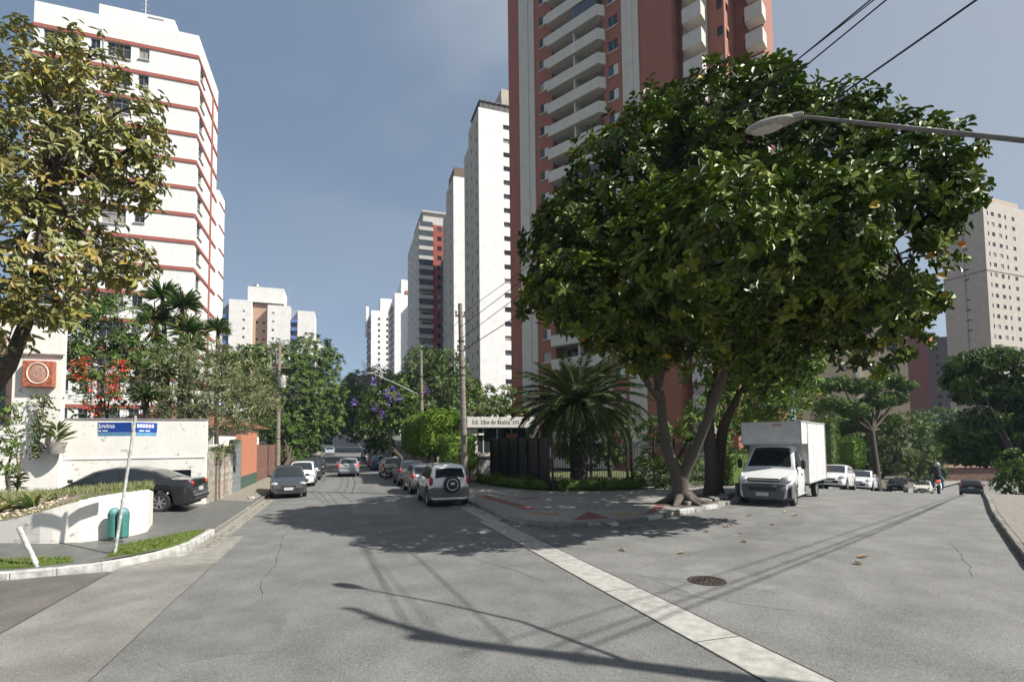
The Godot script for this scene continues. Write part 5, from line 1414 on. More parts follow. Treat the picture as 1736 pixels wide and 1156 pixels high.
func trim(n: Node3D, S: Dictionary, st: String) -> void:
	var L: float = S.L
	var glass := mat("car_glass", lin(0.018, 0.022, 0.024), 0.06, "", 1, 0, {"spec": 0.6})
	if not car_mesh.has(st + "g"):
		var g := []
		for rng2 in [S.front, S.rear]:
			if not rng2: g.append(null); continue
			var mb := MB.new()
			var rows := []
			for i in 7:
				var p: float = lerpf(rng2[0], rng2[1], i / 6.0)
				var q := sect(S, p)
				var line := PackedVector3Array()
				for j in 9:
					var f := (j / 4.0 - 1.0)
					var x: float = q[7].x * 0.97 * f
					line.append(Vector3(x, lerpf(q[9].y, q[7].y, absf(f) * absf(f)) + 0.012, L * 0.5 - p + (0.012 if rng2 == S.rear else -0.012)))
				rows.append(line)
			mb.grid(rows, Vector3(0, 0.2, 0))
			g.append(mb.mesh())
		for w in S.side:
			var pair := []
			for s in [-1.0, 1.0]:
				var mb := MB.new()
				var c := Vector3.ZERO
				var pts := []
				for q in w: pts.append(Vector3(s * side_x(S, q[0], q[1]), q[1], L * 0.5 - q[0])); c += pts[-1] / w.size()
				for i in pts.size(): mb.tri(c, pts[i], pts[(i + 1) % pts.size()], Vector3(s, 0.2, 0))
				pair.append(mb.mesh())
			g.append(pair)
		car_mesh[st + "g"] = g
	var gm: Array = car_mesh[st + "g"]
	if gm[0]: put("windscreen", gm[0], glass, n)
	if gm[1]: put("rear_window", gm[1], glass, n)
	for i in range(2, gm.size()):
		for k in 2: put("side_window", gm[i][k], glass, n)
func car(label: String, st: String, paint: Material, at: Vector2, head: Vector2, group: String, opt := {}) -> Node3D:
	var S: Dictionary = STY[st]
	var L: float = S.L
	var cat: String = opt.get("cat", "car")
	var y := gy(at.x, at.y) if not opt.has("y") else float(opt.y)
	var n := thing(opt.get("name", "parked_car"), label, cat, Vector3(at.x, y + 0.004, at.y), heading(head), group)
	var hd := head.normalized()
	var y1 := gy(at.x + hd.x * 1.4, at.y + hd.y * 1.4); var y0 := gy(at.x - hd.x * 1.4, at.y - hd.y * 1.4)
	if not opt.has("y"): n.rotate_object_local(Vector3.RIGHT, atan2(y1 - y0, 2.8))
	if not car_mesh.has(st):
		var mb := MB.new(); body_mesh(S, mb); car_mesh[st] = mb.mesh()
	put("body", car_mesh[st], paint, n)
	trim(n, S, st)
	for c in S.wb:
		for s in [-1.0, 1.0]: wheel(n, Vector3(s * (S.W - 0.10), S.R, L * 0.5 - c), S.R, s, opt.has("alloy"))
	var black := mat("trim_black", lin(0.02, 0.02, 0.021), 0.6)
	var t: Array = S.tail; var h: Array = S.lamp
	for s in [-1.0, 1.0]:
		var mb := MB.new(); mb.ball(Vector3(s * t[2], t[1], L * 0.5 - t[0] - 0.02), Vector3(0.085, 0.19 if st in ["hatch", "wagon", "suv"] else 0.11, 0.13), 12, 8); part("tail_lamp", mb, mat("tail_red", lin(0.38, 0.015, 0.015), 0.15) if not opt.has("braking") else mat("tail_lit", lin(0.5, 0.03, 0.02), 0.2, "", 1, 0, {"emit": lin(1.0, 0.05, 0.03), "power": 0.8}), n)
		mb = MB.new(); mb.ball(Vector3(s * h[2], h[1], L * 0.5 - h[0]), Vector3(0.17, 0.085, 0.17), 12, 8); part("headlight", mb, mat("head_lamp", lin(0.62, 0.63, 0.62), 0.08, "", 1, 0, {"metal": 0.5}), n)
		var pm: float = S.front[1] - 0.12
		mb = MB.new(); mb.cbox(Vector3(s * (side_x(S, pm, 1.0) + 0.10), S.yt[4][1] + 0.10, L * 0.5 - pm + 0.05), Vector3(0.2, 0.12, 0.09), 0.03); part("mirror", mb, black if opt.has("blackmirror") else paint, n)
		for dp in S.side.slice(1 if S.side.size() > 2 else 0):
			mb = MB.new(); mb.cbox(Vector3(s * (S.W + 0.002), 0.86, L * 0.5 - dp[0][0] - 0.12), Vector3(0.03, 0.03, 0.16), 0.008); part("door_handle", mb, paint, n)
		for dp in S.side:
			mb = MB.new()
			var px: float = dp[-1][0] if dp[-1][0] < dp[0][0] + 2.0 else dp[0][0]
			px = dp[0][0] - 0.04
			mb.box(Vector3(s * (S.W - 0.003), 0.62, L * 0.5 - px), Vector3(0.012, 0.55, 0.012)); part("door_seam", mb, black, n)
	var mb2 := MB.new(); mb2.cbox(Vector3(0, 0.42, -L * 0.5 + 0.03), Vector3(S.W * 1.15, 0.16, 0.1), 0.02); part("grille", mb2, black, n)
	mb2 = MB.new(); mb2.cbox(Vector3(0, S.yt[-1][1] + 0.08, -L * 0.5 + 0.05), Vector3(S.W * 0.8, 0.07, 0.10), 0.02); part("upper_grille", mb2, black, n)
	mb2 = MB.new(); mb2.cbox(Vector3(0, 0.47, L * 0.5 - 0.02), Vector3(S.W * 1.72, 0.17, 0.16), 0.05); part("rear_bumper", mb2, opt.get("bumper", paint), n)
	var plate := mat("plate", lin(0.48, 0.48, 0.47), 0.5)
	mb2 = MB.new(); mb2.box(Vector3(0, 0.46, -L * 0.5 - 0.03), Vector3(0.4, 0.13, 0.02)); part("number_plate", mb2, plate, n)
	mb2 = MB.new(); mb2.box(Vector3(0, 0.72, L * 0.5 + 0.008), Vector3(0.4, 0.13, 0.02)); part("number_plate", mb2, plate, n)
	mb2 = MB.new(); mb2.box(Vector3(0, 0.24, 0), Vector3(S.W * 1.5, 0.10, L * 0.92)); part("floor_pan", mb2, black, n)
	return n
func paint(key: String, r: float, g: float, b: float, metal := 0.0) -> Material:
	return mat("paint_" + key, lin(r, g, b), 0.38, "", 1, 0, {"coat": 0.9, "metal": metal})
func vehicles() -> void:
	var F := Vector2(0, -1); var Bk := Vector2(0, 1)
	var silver := paint("silver", 0.34, 0.36, 0.38, 0.5); var grey := paint("grey", 0.045, 0.05, 0.058, 0.2); var white := paint("white", 0.72, 0.72, 0.72); var black := paint("black", 0.012, 0.012, 0.014); var beige := paint("beige", 0.34, 0.31, 0.27, 0.4); var dark := paint("dark", 0.03, 0.034, 0.042, 0.2); var blue := paint("blue", 0.03, 0.045, 0.075, 0.2); var redp := paint("red", 0.25, 0.02, 0.02); var midgrey := paint("midgrey", 0.17, 0.175, 0.18, 0.4)
	# off-roader with spare wheel and grey lower body
	var lower := mat("cladding", lin(0.12, 0.125, 0.125), 0.6)
	var n := car("white off-roader with grey lower body and covered spare wheel, parked first at the corner", "suv", white, Vector2(4.10, -22.0), F, "cars parked along the right kerb", {"bumper": lower})
	var S: Dictionary = STY["suv"]
	var mb := MB.new()
	for s in [-1.0, 1.0]:
		var rows := []
		for i in 81:
			var p := 4.0 * i / 80.0
			var q := sect(S, p)
			var line := PackedVector3Array()
			for k in [1, 2, 3]: line.append(Vector3(s * (q[k].x + 0.012), q[k].y if k < 3 else lerpf(q[2].y, 0.78, 0.9), 2.0 - p))
			rows.append(line)
		mb.grid(rows, Vector3(0, 0.6, 0))
	part("cladding", mb, lower, n)
	mb = MB.new(); mb.cbox(Vector3(0, 0.62, 2.0), Vector3(1.56, 0.34, 0.14), 0.05); part("rear_cladding", mb, lower, n)
	mb = MB.new(); mb.lathe(Vector3(0.06, 0.90, 2.04), [Vector2(0, 0.2), Vector2(0.24, 0.2), Vector2(0.33, 0.15), Vector2(0.345, 0.05), Vector2(0.33, 0.0)], 24, Basis(Vector3.RIGHT, PI / 2)); part("spare_wheel_cover", mb, mats["trim_black"], n)
	mb = MB.new()
	for k in 12:
		var a := TAU * k / 12.0; var b := TAU * (k + 1) / 12.0
		mb.quad(Vector3(0.06 + cos(a) * 0.24, 0.90 + sin(a) * 0.24, 2.246), Vector3(0.06 + cos(b) * 0.24, 0.90 + sin(b) * 0.24, 2.246), Vector3(0.06 + cos(b) * 0.20, 0.90 + sin(b) * 0.20, 2.246), Vector3(0.06 + cos(a) * 0.20, 0.90 + sin(a) * 0.20, 2.246), Vector3.BACK)
	mb.ball(Vector3(0.06, 0.93, 2.24), Vector3(0.10, 0.06, 0.012), 10, 5)
	part("cover_emblem", mb, mats["plate"], n)
	for s in [-1.0, 1.0]:
		mb = MB.new(); mb.tube([Vector3(s * 0.56, 1.69, 1.4), Vector3(s * 0.56, 1.77, 1.2), Vector3(s * 0.56, 1.78, -0.2), Vector3(s * 0.56, 1.70, -0.4)], [0.025, 0.025, 0.025, 0.025], 7); part("roof_rail", mb, mats["trim_black"], n)
	# the rest of the right kerb
	car("small grey hatchback tucked behind the white off-roader", "hatch", midgrey, Vector2(4.08, -27.4), F, "cars parked along the right kerb")
	car("dark grey wagon parked third from the corner", "wagon", grey, Vector2(4.05, -33.0), F, "cars parked along the right kerb")
	car("beige silver hatchback with dark rear window beside the parked motorcycle", "wagon", beige, Vector2(3.7, -41.2), F, "cars parked along the right kerb")
	car("dark blue sedan parked ahead of the beige car on the right kerb", "sedan", blue, Vector2(3.6, -52.0), F, "cars parked along the right kerb")
	car("dark red car parked in the shade on the right kerb", "hatch", redp, Vector2(3.6, -59.0), F, "cars parked along the right kerb")
	car("white car facing us in the shade on the right kerb", "hatch", white, Vector2(3.7, -65.5), Bk, "cars parked along the right kerb")
	car("dark car far along the right kerb under the trees", "sedan", dark, Vector2(3.7, -73.0), F, "cars parked along the right kerb")
	car("pale green van-like car farthest on the right kerb", "wagon", paint("pale_green", 0.25, 0.30, 0.28), Vector2(3.7, -82.0), F, "cars parked along the right kerb")
	# left kerb, all facing the viewer
	n = car("dark grey hatchback parked skewed at the left kerb facing the camera", "hatch", grey, Vector2(-2.55, -28.2), Vector2(0.10, 1), "cars parked along the left kerb", {"blackmirror": true})
	mb = MB.new(); mb.box(Vector3(0.05, 1.22, -0.45), Vector3(0.36, 0.02, 0.012), Basis(Vector3.RIGHT, -0.9)); part("windscreen_sticker", mb, mats["sign_skyblue"], n)
	car("white hatchback parked behind the skewed grey one on the left", "hatch", white, Vector2(-2.35, -35.0), Bk, "cars parked along the left kerb")
	car("dark sedan third in line at the left kerb", "sedan", dark, Vector2(-2.3, -41.0), Bk, "cars parked along the left kerb")
	car("black wagon fourth in line at the left kerb in shade", "wagon", black, Vector2(-2.2, -47.6), Bk, "cars parked along the left kerb")
	car("silver hatchback driving away with its brake lights lit", "hatch", silver, Vector2(0.55, -44.0), F, "", {"name": "moving_car", "braking": true})
	car("pale far car coming towards us before the crossing", "hatch", paint("pale", 0.45, 0.47, 0.5, 0.3), Vector2(-2.0, -98.0), Bk, "", {"name": "moving_car"})
	# far lorry
	n = thing("box_lorry", "small white lorry far down the street under the trees", "lorry", Vector3(-2.6, gy(-2.6, -118), -118), PI)
	mb = MB.new(); mb.cbox(Vector3(0, 1.75, 1.2), Vector3(2.2, 2.5, 4.2), 0.05); part("box", mb, white, n)
	mb = MB.new(); mb.cbox(Vector3(0, 1.25, -1.8), Vector3(2.0, 1.7, 1.6), 0.15); part("cab", mb, white, n)
	mb = MB.new(); mb.box(Vector3(0, 1.6, -2.62), Vector3(1.7, 0.6, 0.04)); part("windscreen", mb, mats["car_glass"], n)
	for q in [[-0.9, -1.7], [0.9, -1.7], [-0.9, 1.8], [0.9, 1.8]]: wheel(n, Vector3(q[0], 0.38, q[1]), 0.38, signf(q[0]), false)
	# black sedan on the driveway
	car("black sedan with dusty roof parked on the driveway by the white wall", "sedan", mat("paint_sedan", lin(0.014, 0.014, 0.016), 0.32, "", 1, 0, {"coat": 1.0}), Vector2(-6.98, -20.75), Vector2(-0.997, -0.06), "", {"y": 0.33, "alloy": true})
	# right-hand street
	var U := Vector2(0.87, -0.49)
	car("white hatchback parked directly behind the box van", "hatch", white, Vector2(28.2, -22.9), -U, "cars parked in the side street")
	car("older white sedan parked second behind the box van", "sedan", white, Vector2(36.2, -27.3), -U, "cars parked in the side street")
	car("dark hatchback parked low on the slope beyond the white sedan", "hatch", dark, Vector2(55.5, -38.0), -U, "cars parked in the side street")
	car("small far cream car coming up the side street", "hatch", paint("cream", 0.62, 0.60, 0.5), Vector2(62.0, -39.6), -U, "", {"name": "moving_car"})
	car("dark olive car parked at the right kerb of the side street", "hatch", paint("olive", 0.035, 0.035, 0.028, 0.2), Vector2(54.2, -30.6), U, "cars parked in the side street")
	box_van()
	motorcycles()

func box_van() -> void:
	var ax := Vector2(-0.863, 0.506)
	var c := Vector2(15.4, -15.55)  # middle of the front bumper
	var at := c - ax * 3.0
	var n := thing("box_van", "white box van with overhanging cargo body parked by the tree", "van", Vector3(at.x, gy(at.x, at.y), at.y), heading(ax))
	var white: Material = mats["paint_white"]
	var S: Dictionary = STY["cab"]
	var cab := Node3D.new(); cab.name = "cab"; n.add_child(cab); cab.position = Vector3(0, 0.06, -3.0 + S.L * 0.5)
	var mb := MB.new(); body_mesh(S, mb); part("body", mb, white, cab)
	trim(cab, S, "cab")
	var bump := mat("bumper_grey", lin(0.10, 0.105, 0.11), 0.6)
	mb = MB.new()
	var rows := []
	for i in 17:
		var f := i / 8.0 - 1.0
		var x := 1.01 * f
		var z := -1.24 + 0.30 * pow(absf(f), 4.0)
		rows.append(PackedVector3Array([Vector3(x, 0.20, z + 0.04), Vector3(x, 0.28, z - 0.02), Vector3(x, 0.55, z - 0.04), Vector3(x, 0.76, z - 0.01), Vector3(x * 0.98, 0.79, z + 0.12)]))
	mb.grid(rows, Vector3(0, 0.5, 1.0)); part("bumper", mb, bump, cab)
	for s in [-1.0, 1.0]:
		mb = MB.new(); mb.cbox(Vector3(s * 1.0, 0.5, -0.98), Vector3(0.05, 0.5, 0.5), 0.02); part("bumper_side", mb, bump, cab)
		mb = MB.new(); mb.ball(Vector3(s * 0.77, 0.93, -0.98), Vector3(0.2, 0.14, 0.2), 12, 8); part("headlight", mb, mats["head_lamp"], cab)
		mb = MB.new(); mb.cbox(Vector3(s * 1.17, 1.50, 0.05), Vector3(0.16, 0.36, 0.12), 0.04); part("mirror", mb, mats["trim_black"], cab)
		mb = MB.new(); mb.box(Vector3(s * 1.0, 1.08, 0.62), Vector3(0.02, 0.05, 0.18)); part("door_handle", mb, mats["trim_black"], cab)
		mb = MB.new(); mb.box(Vector3(s * 0.992, 0.85, 1.08), Vector3(0.03, 1.0, 0.015)); mb.box(Vector3(s * 0.985, 0.98, -0.12), Vector3(0.03, 0.75, 0.015)); part("door_seam", mb, mats["trim_black"], cab)
	mb = MB.new(); mb.cbox(Vector3(0, 0.93, -1.13), Vector3(1.15, 0.13, 0.10), 0.02, Basis(Vector3.RIGHT, 0.25)); part("grille", mb, mats["trim_black"], cab)
	mb = MB.new(); mb.cbox(Vector3(0, 0.93, -1.155), Vector3(1.1, 0.03, 0.09), 0.01, Basis(Vector3.RIGHT, 0.25)); part("grille_bar", mb, mats["head_lamp"], cab)
	mb = MB.new(); mb.cbox(Vector3(0, 0.6, -1.27), Vector3(1.0, 0.14, 0.04), 0.01); part("air_intake", mb, mats["trim_black"], cab)
	mb = MB.new(); mb.box(Vector3(0, 0.4, -1.29), Vector3(0.45, 0.13, 0.02)); part("number_plate", mb, mats["plate"], cab)
	# cargo body
	var cg := mat("cargo_white", lin(0.74, 0.74, 0.72), 0.55, "soft", 0.25)
	var box := Node3D.new(); box.name = "cargo_body"; n.add_child(box)
	mb = MB.new(); mb.cbox(Vector3(0, 2.0, 1.35), Vector3(2.2, 2.5, 3.7), 0.02); part("box", mb, cg, box)
	mb = MB.new(); mb.cbox(Vector3(0, 2.80, -1.07), Vector3(2.2, 0.90, 1.12), 0.02); part("overhang", mb, cg, box)
	mb = MB.new()
	for s in [-1.0, 1.0]:
		for z in [-1.63, -0.5, 3.2]:
			mb.box(Vector3(s * 1.1, 2.0 if z > -0.9 else 2.8, z), Vector3(0.05, 2.52 if z > -0.9 else 0.92, 0.05))
		mb.box(Vector3(s * 1.1, 3.25, 0.8), Vector3(0.05, 0.05, 4.86)); mb.box(Vector3(s * 1.1, 0.76, 1.35), Vector3(0.06, 0.06, 3.72))
	mb.box(Vector3(0, 3.25, -1.63), Vector3(2.2, 0.05, 0.05)); mb.box(Vector3(0, 2.36, -1.63), Vector3(2.2, 0.05, 0.05))
	part("edge_trim", mb, mat("alu_trim", lin(0.5, 0.5, 0.49), 0.45, "", 1, 0, {"metal": 0.4}), box)
	for i in 9:
		for s in [-1.0, 1.0]:
			mb = MB.new(); mb.box(Vector3(s * 1.101, 2.0, -0.2 + i * 0.41), Vector3(0.012, 2.4, 0.03)); part("side_rib", mb, cg, box)
	mb = MB.new(); mb.box(Vector3(-0.25, 3.12, -1.635), Vector3(0.34, 0.09, 0.012)); part("badge", mb, mat("badge_pink", lin(0.5, 0.28, 0.26), 0.6), box)
	mb = MB.new(); mb.box(Vector3(0, 0.55, 1.0), Vector3(0.9, 0.25, 4.4)); part("chassis", mb, mats["iron"], n)
	mb = MB.new(); mb.box(Vector3(0, 0.55, 3.15), Vector3(2.0, 0.12, 0.1)); part("rear_guard", mb, mats["iron"], n)
	for q in [[-0.88, -2.27], [0.88, -2.27], [-0.85, 1.9], [0.85, 1.9]]: wheel(n, Vector3(q[0], 0.35, q[1]), 0.35, signf(q[0]), false)

func bike(n: Node3D, tank: Material) -> void:
	# wheels in line along z, front towards -z
	for z in [-0.65, 0.62]:
		var w := Node3D.new(); w.name = "wheel"; n.add_child(w, true); w.position = Vector3(0, 0.30, z)
		var mb := MB.new(); var b := Basis(Vector3.FORWARD, PI / 2)
		mb.lathe(Vector3.ZERO, [Vector2(0.22, -0.045), Vector2(0.27, -0.055), Vector2(0.30, -0.02), Vector2(0.30, 0.02), Vector2(0.27, 0.055), Vector2(0.22, 0.045)], 20, b); part("tyre", mb, mats["rubber"], w)
		mb = MB.new(); mb.lathe(Vector3.ZERO, [Vector2(0.225, -0.03), Vector2(0.225, 0.03)], 20, b); mb.lathe(Vector3.ZERO, [Vector2(0.05, -0.05), Vector2(0.05, 0.05), Vector2(0, 0.05)], 10, b)
		for i in 6: mb.box(Vector3(0, cos(TAU * i / 6) * 0.13, sin(TAU * i / 6) * 0.13), Vector3(0.03, 0.19, 0.02), Basis(Vector3.RIGHT, TAU * i / 6))
		part("rim", mb, mats["rim"], w)
	var m := MB.new(); m.cbox(Vector3(0, 0.42, -0.02), Vector3(0.24, 0.32, 0.42), 0.05); m.tube([Vector3(0, 0.4, -0.05), Vector3(0, 0.30, 0.62)], [0.04, 0.04], 6); part("engine", m, mat("engine", lin(0.06, 0.06, 0.062), 0.5, "", 1, 0, {"metal": 0.5}), n)
	m = MB.new(); m.ball(Vector3(0, 0.83, -0.2), Vector3(0.16, 0.15, 0.30), 12, 8); part("tank", m, tank, n)
	m = MB.new(); m.cbox(Vector3(0, 0.81, 0.30), Vector3(0.25, 0.10, 0.72), 0.04); part("seat", m, mats["trim_black"], n)
	m = MB.new(); m.cbox(Vector3(0, 0.80, 0.70), Vector3(0.2, 0.14, 0.2), 0.04); part("tail", m, tank, n)
	m = MB.new(); m.ball(Vector3(0, 0.80, 0.82), Vector3(0.09, 0.05, 0.04), 10, 6); part("tail_lamp", m, mats["tail_lit"], n)
	m = MB.new(); m.box(Vector3(0, 0.60, 0.86), Vector3(0.18, 0.15, 0.015), Basis(Vector3.RIGHT, 0.3)); part("number_plate", m, mats["plate"], n)
	m = MB.new(); m.box(Vector3(0, 0.58, 0.72), Vector3(0.16, 0.03, 0.34), Basis(Vector3.RIGHT, 0.6)); part("mudguard", m, mats["trim_black"], n)
	for s in [-1.0, 1.0]:
		m = MB.new(); m.tube([Vector3(s * 0.07, 0.30, -0.65), Vector3(s * 0.09, 0.92, -0.44)], [0.025, 0.03], 7); part("fork", m, mats["rim"], n)
		m = MB.new(); m.tube([Vector3(0, 0.98, -0.42), Vector3(s * 0.2, 1.04, -0.42), Vector3(s * 0.37, 1.02, -0.33)], [0.014, 0.014, 0.018], 6); part("handlebar", m, mats["trim_black"], n)
		m = MB.new(); m.tube([Vector3(s * 0.25, 1.03, -0.4), Vector3(s * 0.30, 1.18, -0.40)], [0.007, 0.007], 5); m.ball(Vector3(s * 0.31, 1.21, -0.40), Vector3(0.07, 0.045, 0.015), 8, 5); part("mirror", m, mats["trim_black"], n)
		m = MB.new(); m.tube([Vector3(s * 0.1, 0.62, 0.35), Vector3(s * 0.11, 0.30, 0.62)], [0.03, 0.03], 7); part("shock_absorber", m, mats["rim"], n)
	m = MB.new(); m.tube([Vector3(0.14, 0.30, -0.1), Vector3(0.16, 0.30, 0.3), Vector3(0.17, 0.38, 0.78)], [0.025, 0.045, 0.05], 9); part("exhaust", m, mats["rim"], n)
	m = MB.new(); m.ball(Vector3(0, 0.92, -0.58), Vector3(0.11, 0.11, 0.09), 10, 7); part("headlight", m, mats["head_lamp"], n)

# a body as one surface: smooth union of tapered capsules meshed with surface nets
func figure(bones: Array, cell: float, k: float) -> MB:
	var lo := Vector3.INF; var hi := -Vector3.INF
	for b in bones:
		for e in [0, 2]:
			var r := Vector3.ONE * (maxf(b[1], b[3]) + cell * 3.0)
			lo = lo.min(b[e] - r); hi = hi.max(b[e] + r)
	var N := Vector3i(((hi - lo) / cell).ceil()) + Vector3i.ONE
	var f := PackedFloat32Array(); f.resize(N.x * N.y * N.z); f.fill(9.0)
	var at := func(p: Vector3):
		var s := 0.0
		for b in bones:
			var ab: Vector3 = b[2] - b[0]
			var t: float = clampf((p - b[0]).dot(ab) / maxf(ab.length_squared(), 1e-6), 0.0, 1.0)
			var d: float = p.distance_to(b[0] + ab * t) - lerpf(b[1], b[3], t)
			s += exp(-d / k)
		return -k * log(maxf(s, 1e-30))
	for x in N.x:
		for y in N.y:
			for z in N.z: f[(x * N.y + y) * N.z + z] = at.call(lo + Vector3(x, y, z) * cell)
	var idx := {}
	var mb := MB.new()
	var F := func(x, y, z): return f[(x * N.y + y) * N.z + z]
	for x in N.x - 1:
		for y in N.y - 1:
			for z in N.z - 1:
				var c := Vector3.ZERO; var m := 0
				for e in [[0, 0, 0, 1, 0, 0], [0, 1, 0, 1, 1, 0], [0, 0, 1, 1, 0, 1], [0, 1, 1, 1, 1, 1], [0, 0, 0, 0, 1, 0], [1, 0, 0, 1, 1, 0], [0, 0, 1, 0, 1, 1], [1, 0, 1, 1, 1, 1], [0, 0, 0, 0, 0, 1], [1, 0, 0, 1, 0, 1], [0, 1, 0, 0, 1, 1], [1, 1, 0, 1, 1, 1]]:
					var a: float = F.call(x + e[0], y + e[1], z + e[2]); var b: float = F.call(x + e[3], y + e[4], z + e[5])
					if (a < 0.0) != (b < 0.0):
						c += Vector3(e[0], e[1], e[2]).lerp(Vector3(e[3], e[4], e[5]), a / (a - b)); m += 1
				if m: idx[Vector3i(x, y, z)] = lo + (Vector3(x, y, z) + c / m) * cell
	var nf := func(p: Vector3):
		var e := cell * 0.5
		return Vector3(at.call(p + Vector3(e, 0, 0)) - at.call(p - Vector3(e, 0, 0)), at.call(p + Vector3(0, e, 0)) - at.call(p - Vector3(0, e, 0)), at.call(p + Vector3(0, 0, e)) - at.call(p - Vector3(0, 0, e))).normalized()
	var nn := {}
	for q in idx: nn[q] = nf.call(idx[q])
	for q in idx:
		for ax in 3:
			var d := Vector3i.ZERO; d[ax] = 1
			var u := Vector3i.ZERO; u[(ax + 1) % 3] = 1
			var w := Vector3i.ZERO; w[(ax + 2) % 3] = 1
			var o: Vector3i = q + d
			if o[ax] >= N[ax]: continue
			if (F.call(q.x, q.y, q.z) < 0.0) == (F.call(o.x, o.y, o.z) < 0.0): continue
			var ks := [q, q - u, q - u - w, q - w]
			if not (idx.has(ks[1]) and idx.has(ks[2]) and idx.has(ks[3])): continue
			mb.stri(idx[ks[0]], idx[ks[1]], idx[ks[2]], nn[ks[0]], nn[ks[1]], nn[ks[2]])
			mb.stri(idx[ks[0]], idx[ks[2]], idx[ks[3]], nn[ks[0]], nn[ks[2]], nn[ks[3]])
	return mb
func motorcycles() -> void:
	var U := Vector2(0.87, -0.49)
	var at := Vector2(32.4, -19.9)
	var base := Vector3(at.x, gy(at.x, at.y), at.y)
	var n := thing("motorcycle", "red motorcycle ridden down the side street seen from behind", "motorcycle", base, heading(Vector2(0.84, -0.54)), "motorcycles")
	bike(n, mats["paint_red"])
	var r := thing("person", "person in dark jacket and grey helmet riding the red motorcycle", "person", base, heading(Vector2(0.84, -0.54)))
	var V := func(x, y, z): return Vector3(x, y, z)
	var b := [[V.call(0, 0.98, 0.24), 0.15, V.call(0, 1.20, 0.16), 0.15], [V.call(0, 1.20, 0.16), 0.15, V.call(0, 1.42, 0.06), 0.155], [V.call(-0.14, 1.43, 0.05), 0.09, V.call(0.14, 1.43, 0.05), 0.09], [V.call(0, 1.45, 0.05), 0.065, V.call(0, 1.58, 0.01), 0.06]]
	for s in [-1.0, 1.0]:
		b.append([V.call(s * 0.19, 1.42, 0.04), 0.075, V.call(s * 0.34, 1.18, -0.05), 0.055])
		b.append([V.call(s * 0.34, 1.18, -0.05), 0.055, V.call(s * 0.34, 1.06, -0.28), 0.04])
		b.append([V.call(s * 0.34, 1.06, -0.28), 0.038, V.call(s * 0.33, 1.04, -0.36), 0.034])
		b.append([V.call(s * 0.09, 0.95, 0.22), 0.11, V.call(s * 0.22, 0.80, -0.18), 0.08])
		b.append([V.call(s * 0.22, 0.80, -0.18), 0.075, V.call(s * 0.20, 0.42, 0.06), 0.05])
		b.append([V.call(s * 0.20, 0.38, 0.08), 0.045, V.call(s * 0.20, 0.36, -0.12), 0.04])
		for q in 4: b.append([V.call(s * (0.30 + q * 0.022), 1.045, -0.36), 0.011, V.call(s * (0.30 + q * 0.022), 1.0, -0.385), 0.010])
	part("body", figure(b, 0.028, 0.014), mat("jacket", lin(0.025, 0.026, 0.03), 0.85), r)
	var mb := MB.new(); mb.ball(Vector3(0, 1.66, 0.0), Vector3(0.135, 0.15, 0.16), 16, 10); part("helmet", mb, mat("helmet", lin(0.33, 0.32, 0.30), 0.25), r)
	mb = MB.new(); mb.ball(Vector3(0, 1.655, -0.05), Vector3(0.118, 0.055, 0.122), 14, 6); part("visor", mb, mats["car_glass"], r)
	for s in [-1.0, 1.0]:
		mb = figure([[V.call(s * 0.10, 0.94, 0.20), 0.118, V.call(s * 0.22, 0.80, -0.18), 0.088], [V.call(s * 0.22, 0.80, -0.18), 0.083, V.call(s * 0.20, 0.46, 0.04), 0.058]], 0.03, 0.012); part("trouser_leg", mb, mat("jeans", lin(0.10, 0.14, 0.20), 0.9), r)
	n = thing("motorcycle", "motorcycle parked at the kerb between the beige and dark wagons", "motorcycle", Vector3(3.3, 0.0, -37.4), heading(Vector2(0.5, 1)), "motorcycles")
	bike(n, mats["paint_dark"])

# ---------------------------------------------------------------- vegetation
var leafm: StandardMaterial3D
var glossm: StandardMaterial3D
var barkm: StandardMaterial3D
func leaf_materials() -> void:
	leafm = mat("leaf", Color.WHITE, 0.6, "", 1, 0, {"vc": true, "back": Color(0.40, 0.5, 0.2), "spec": 0.35})
	glossm = mat("leaf_gloss", Color.WHITE, 0.42, "", 1, 0, {"vc": true, "back": Color(0.26, 0.36, 0.10), "spec": 0.4})
	barkm = mat("bark", lin(0.155, 0.12, 0.09), 0.95, "bark", 0.9, 3.0, {"bumptex": "bark"})
	mat("bark_pale", lin(0.20, 0.17, 0.135), 0.95, "bark", 1.1, 2.0, {"bumptex": "bark"})
var gap := FastNoiseLite.new()
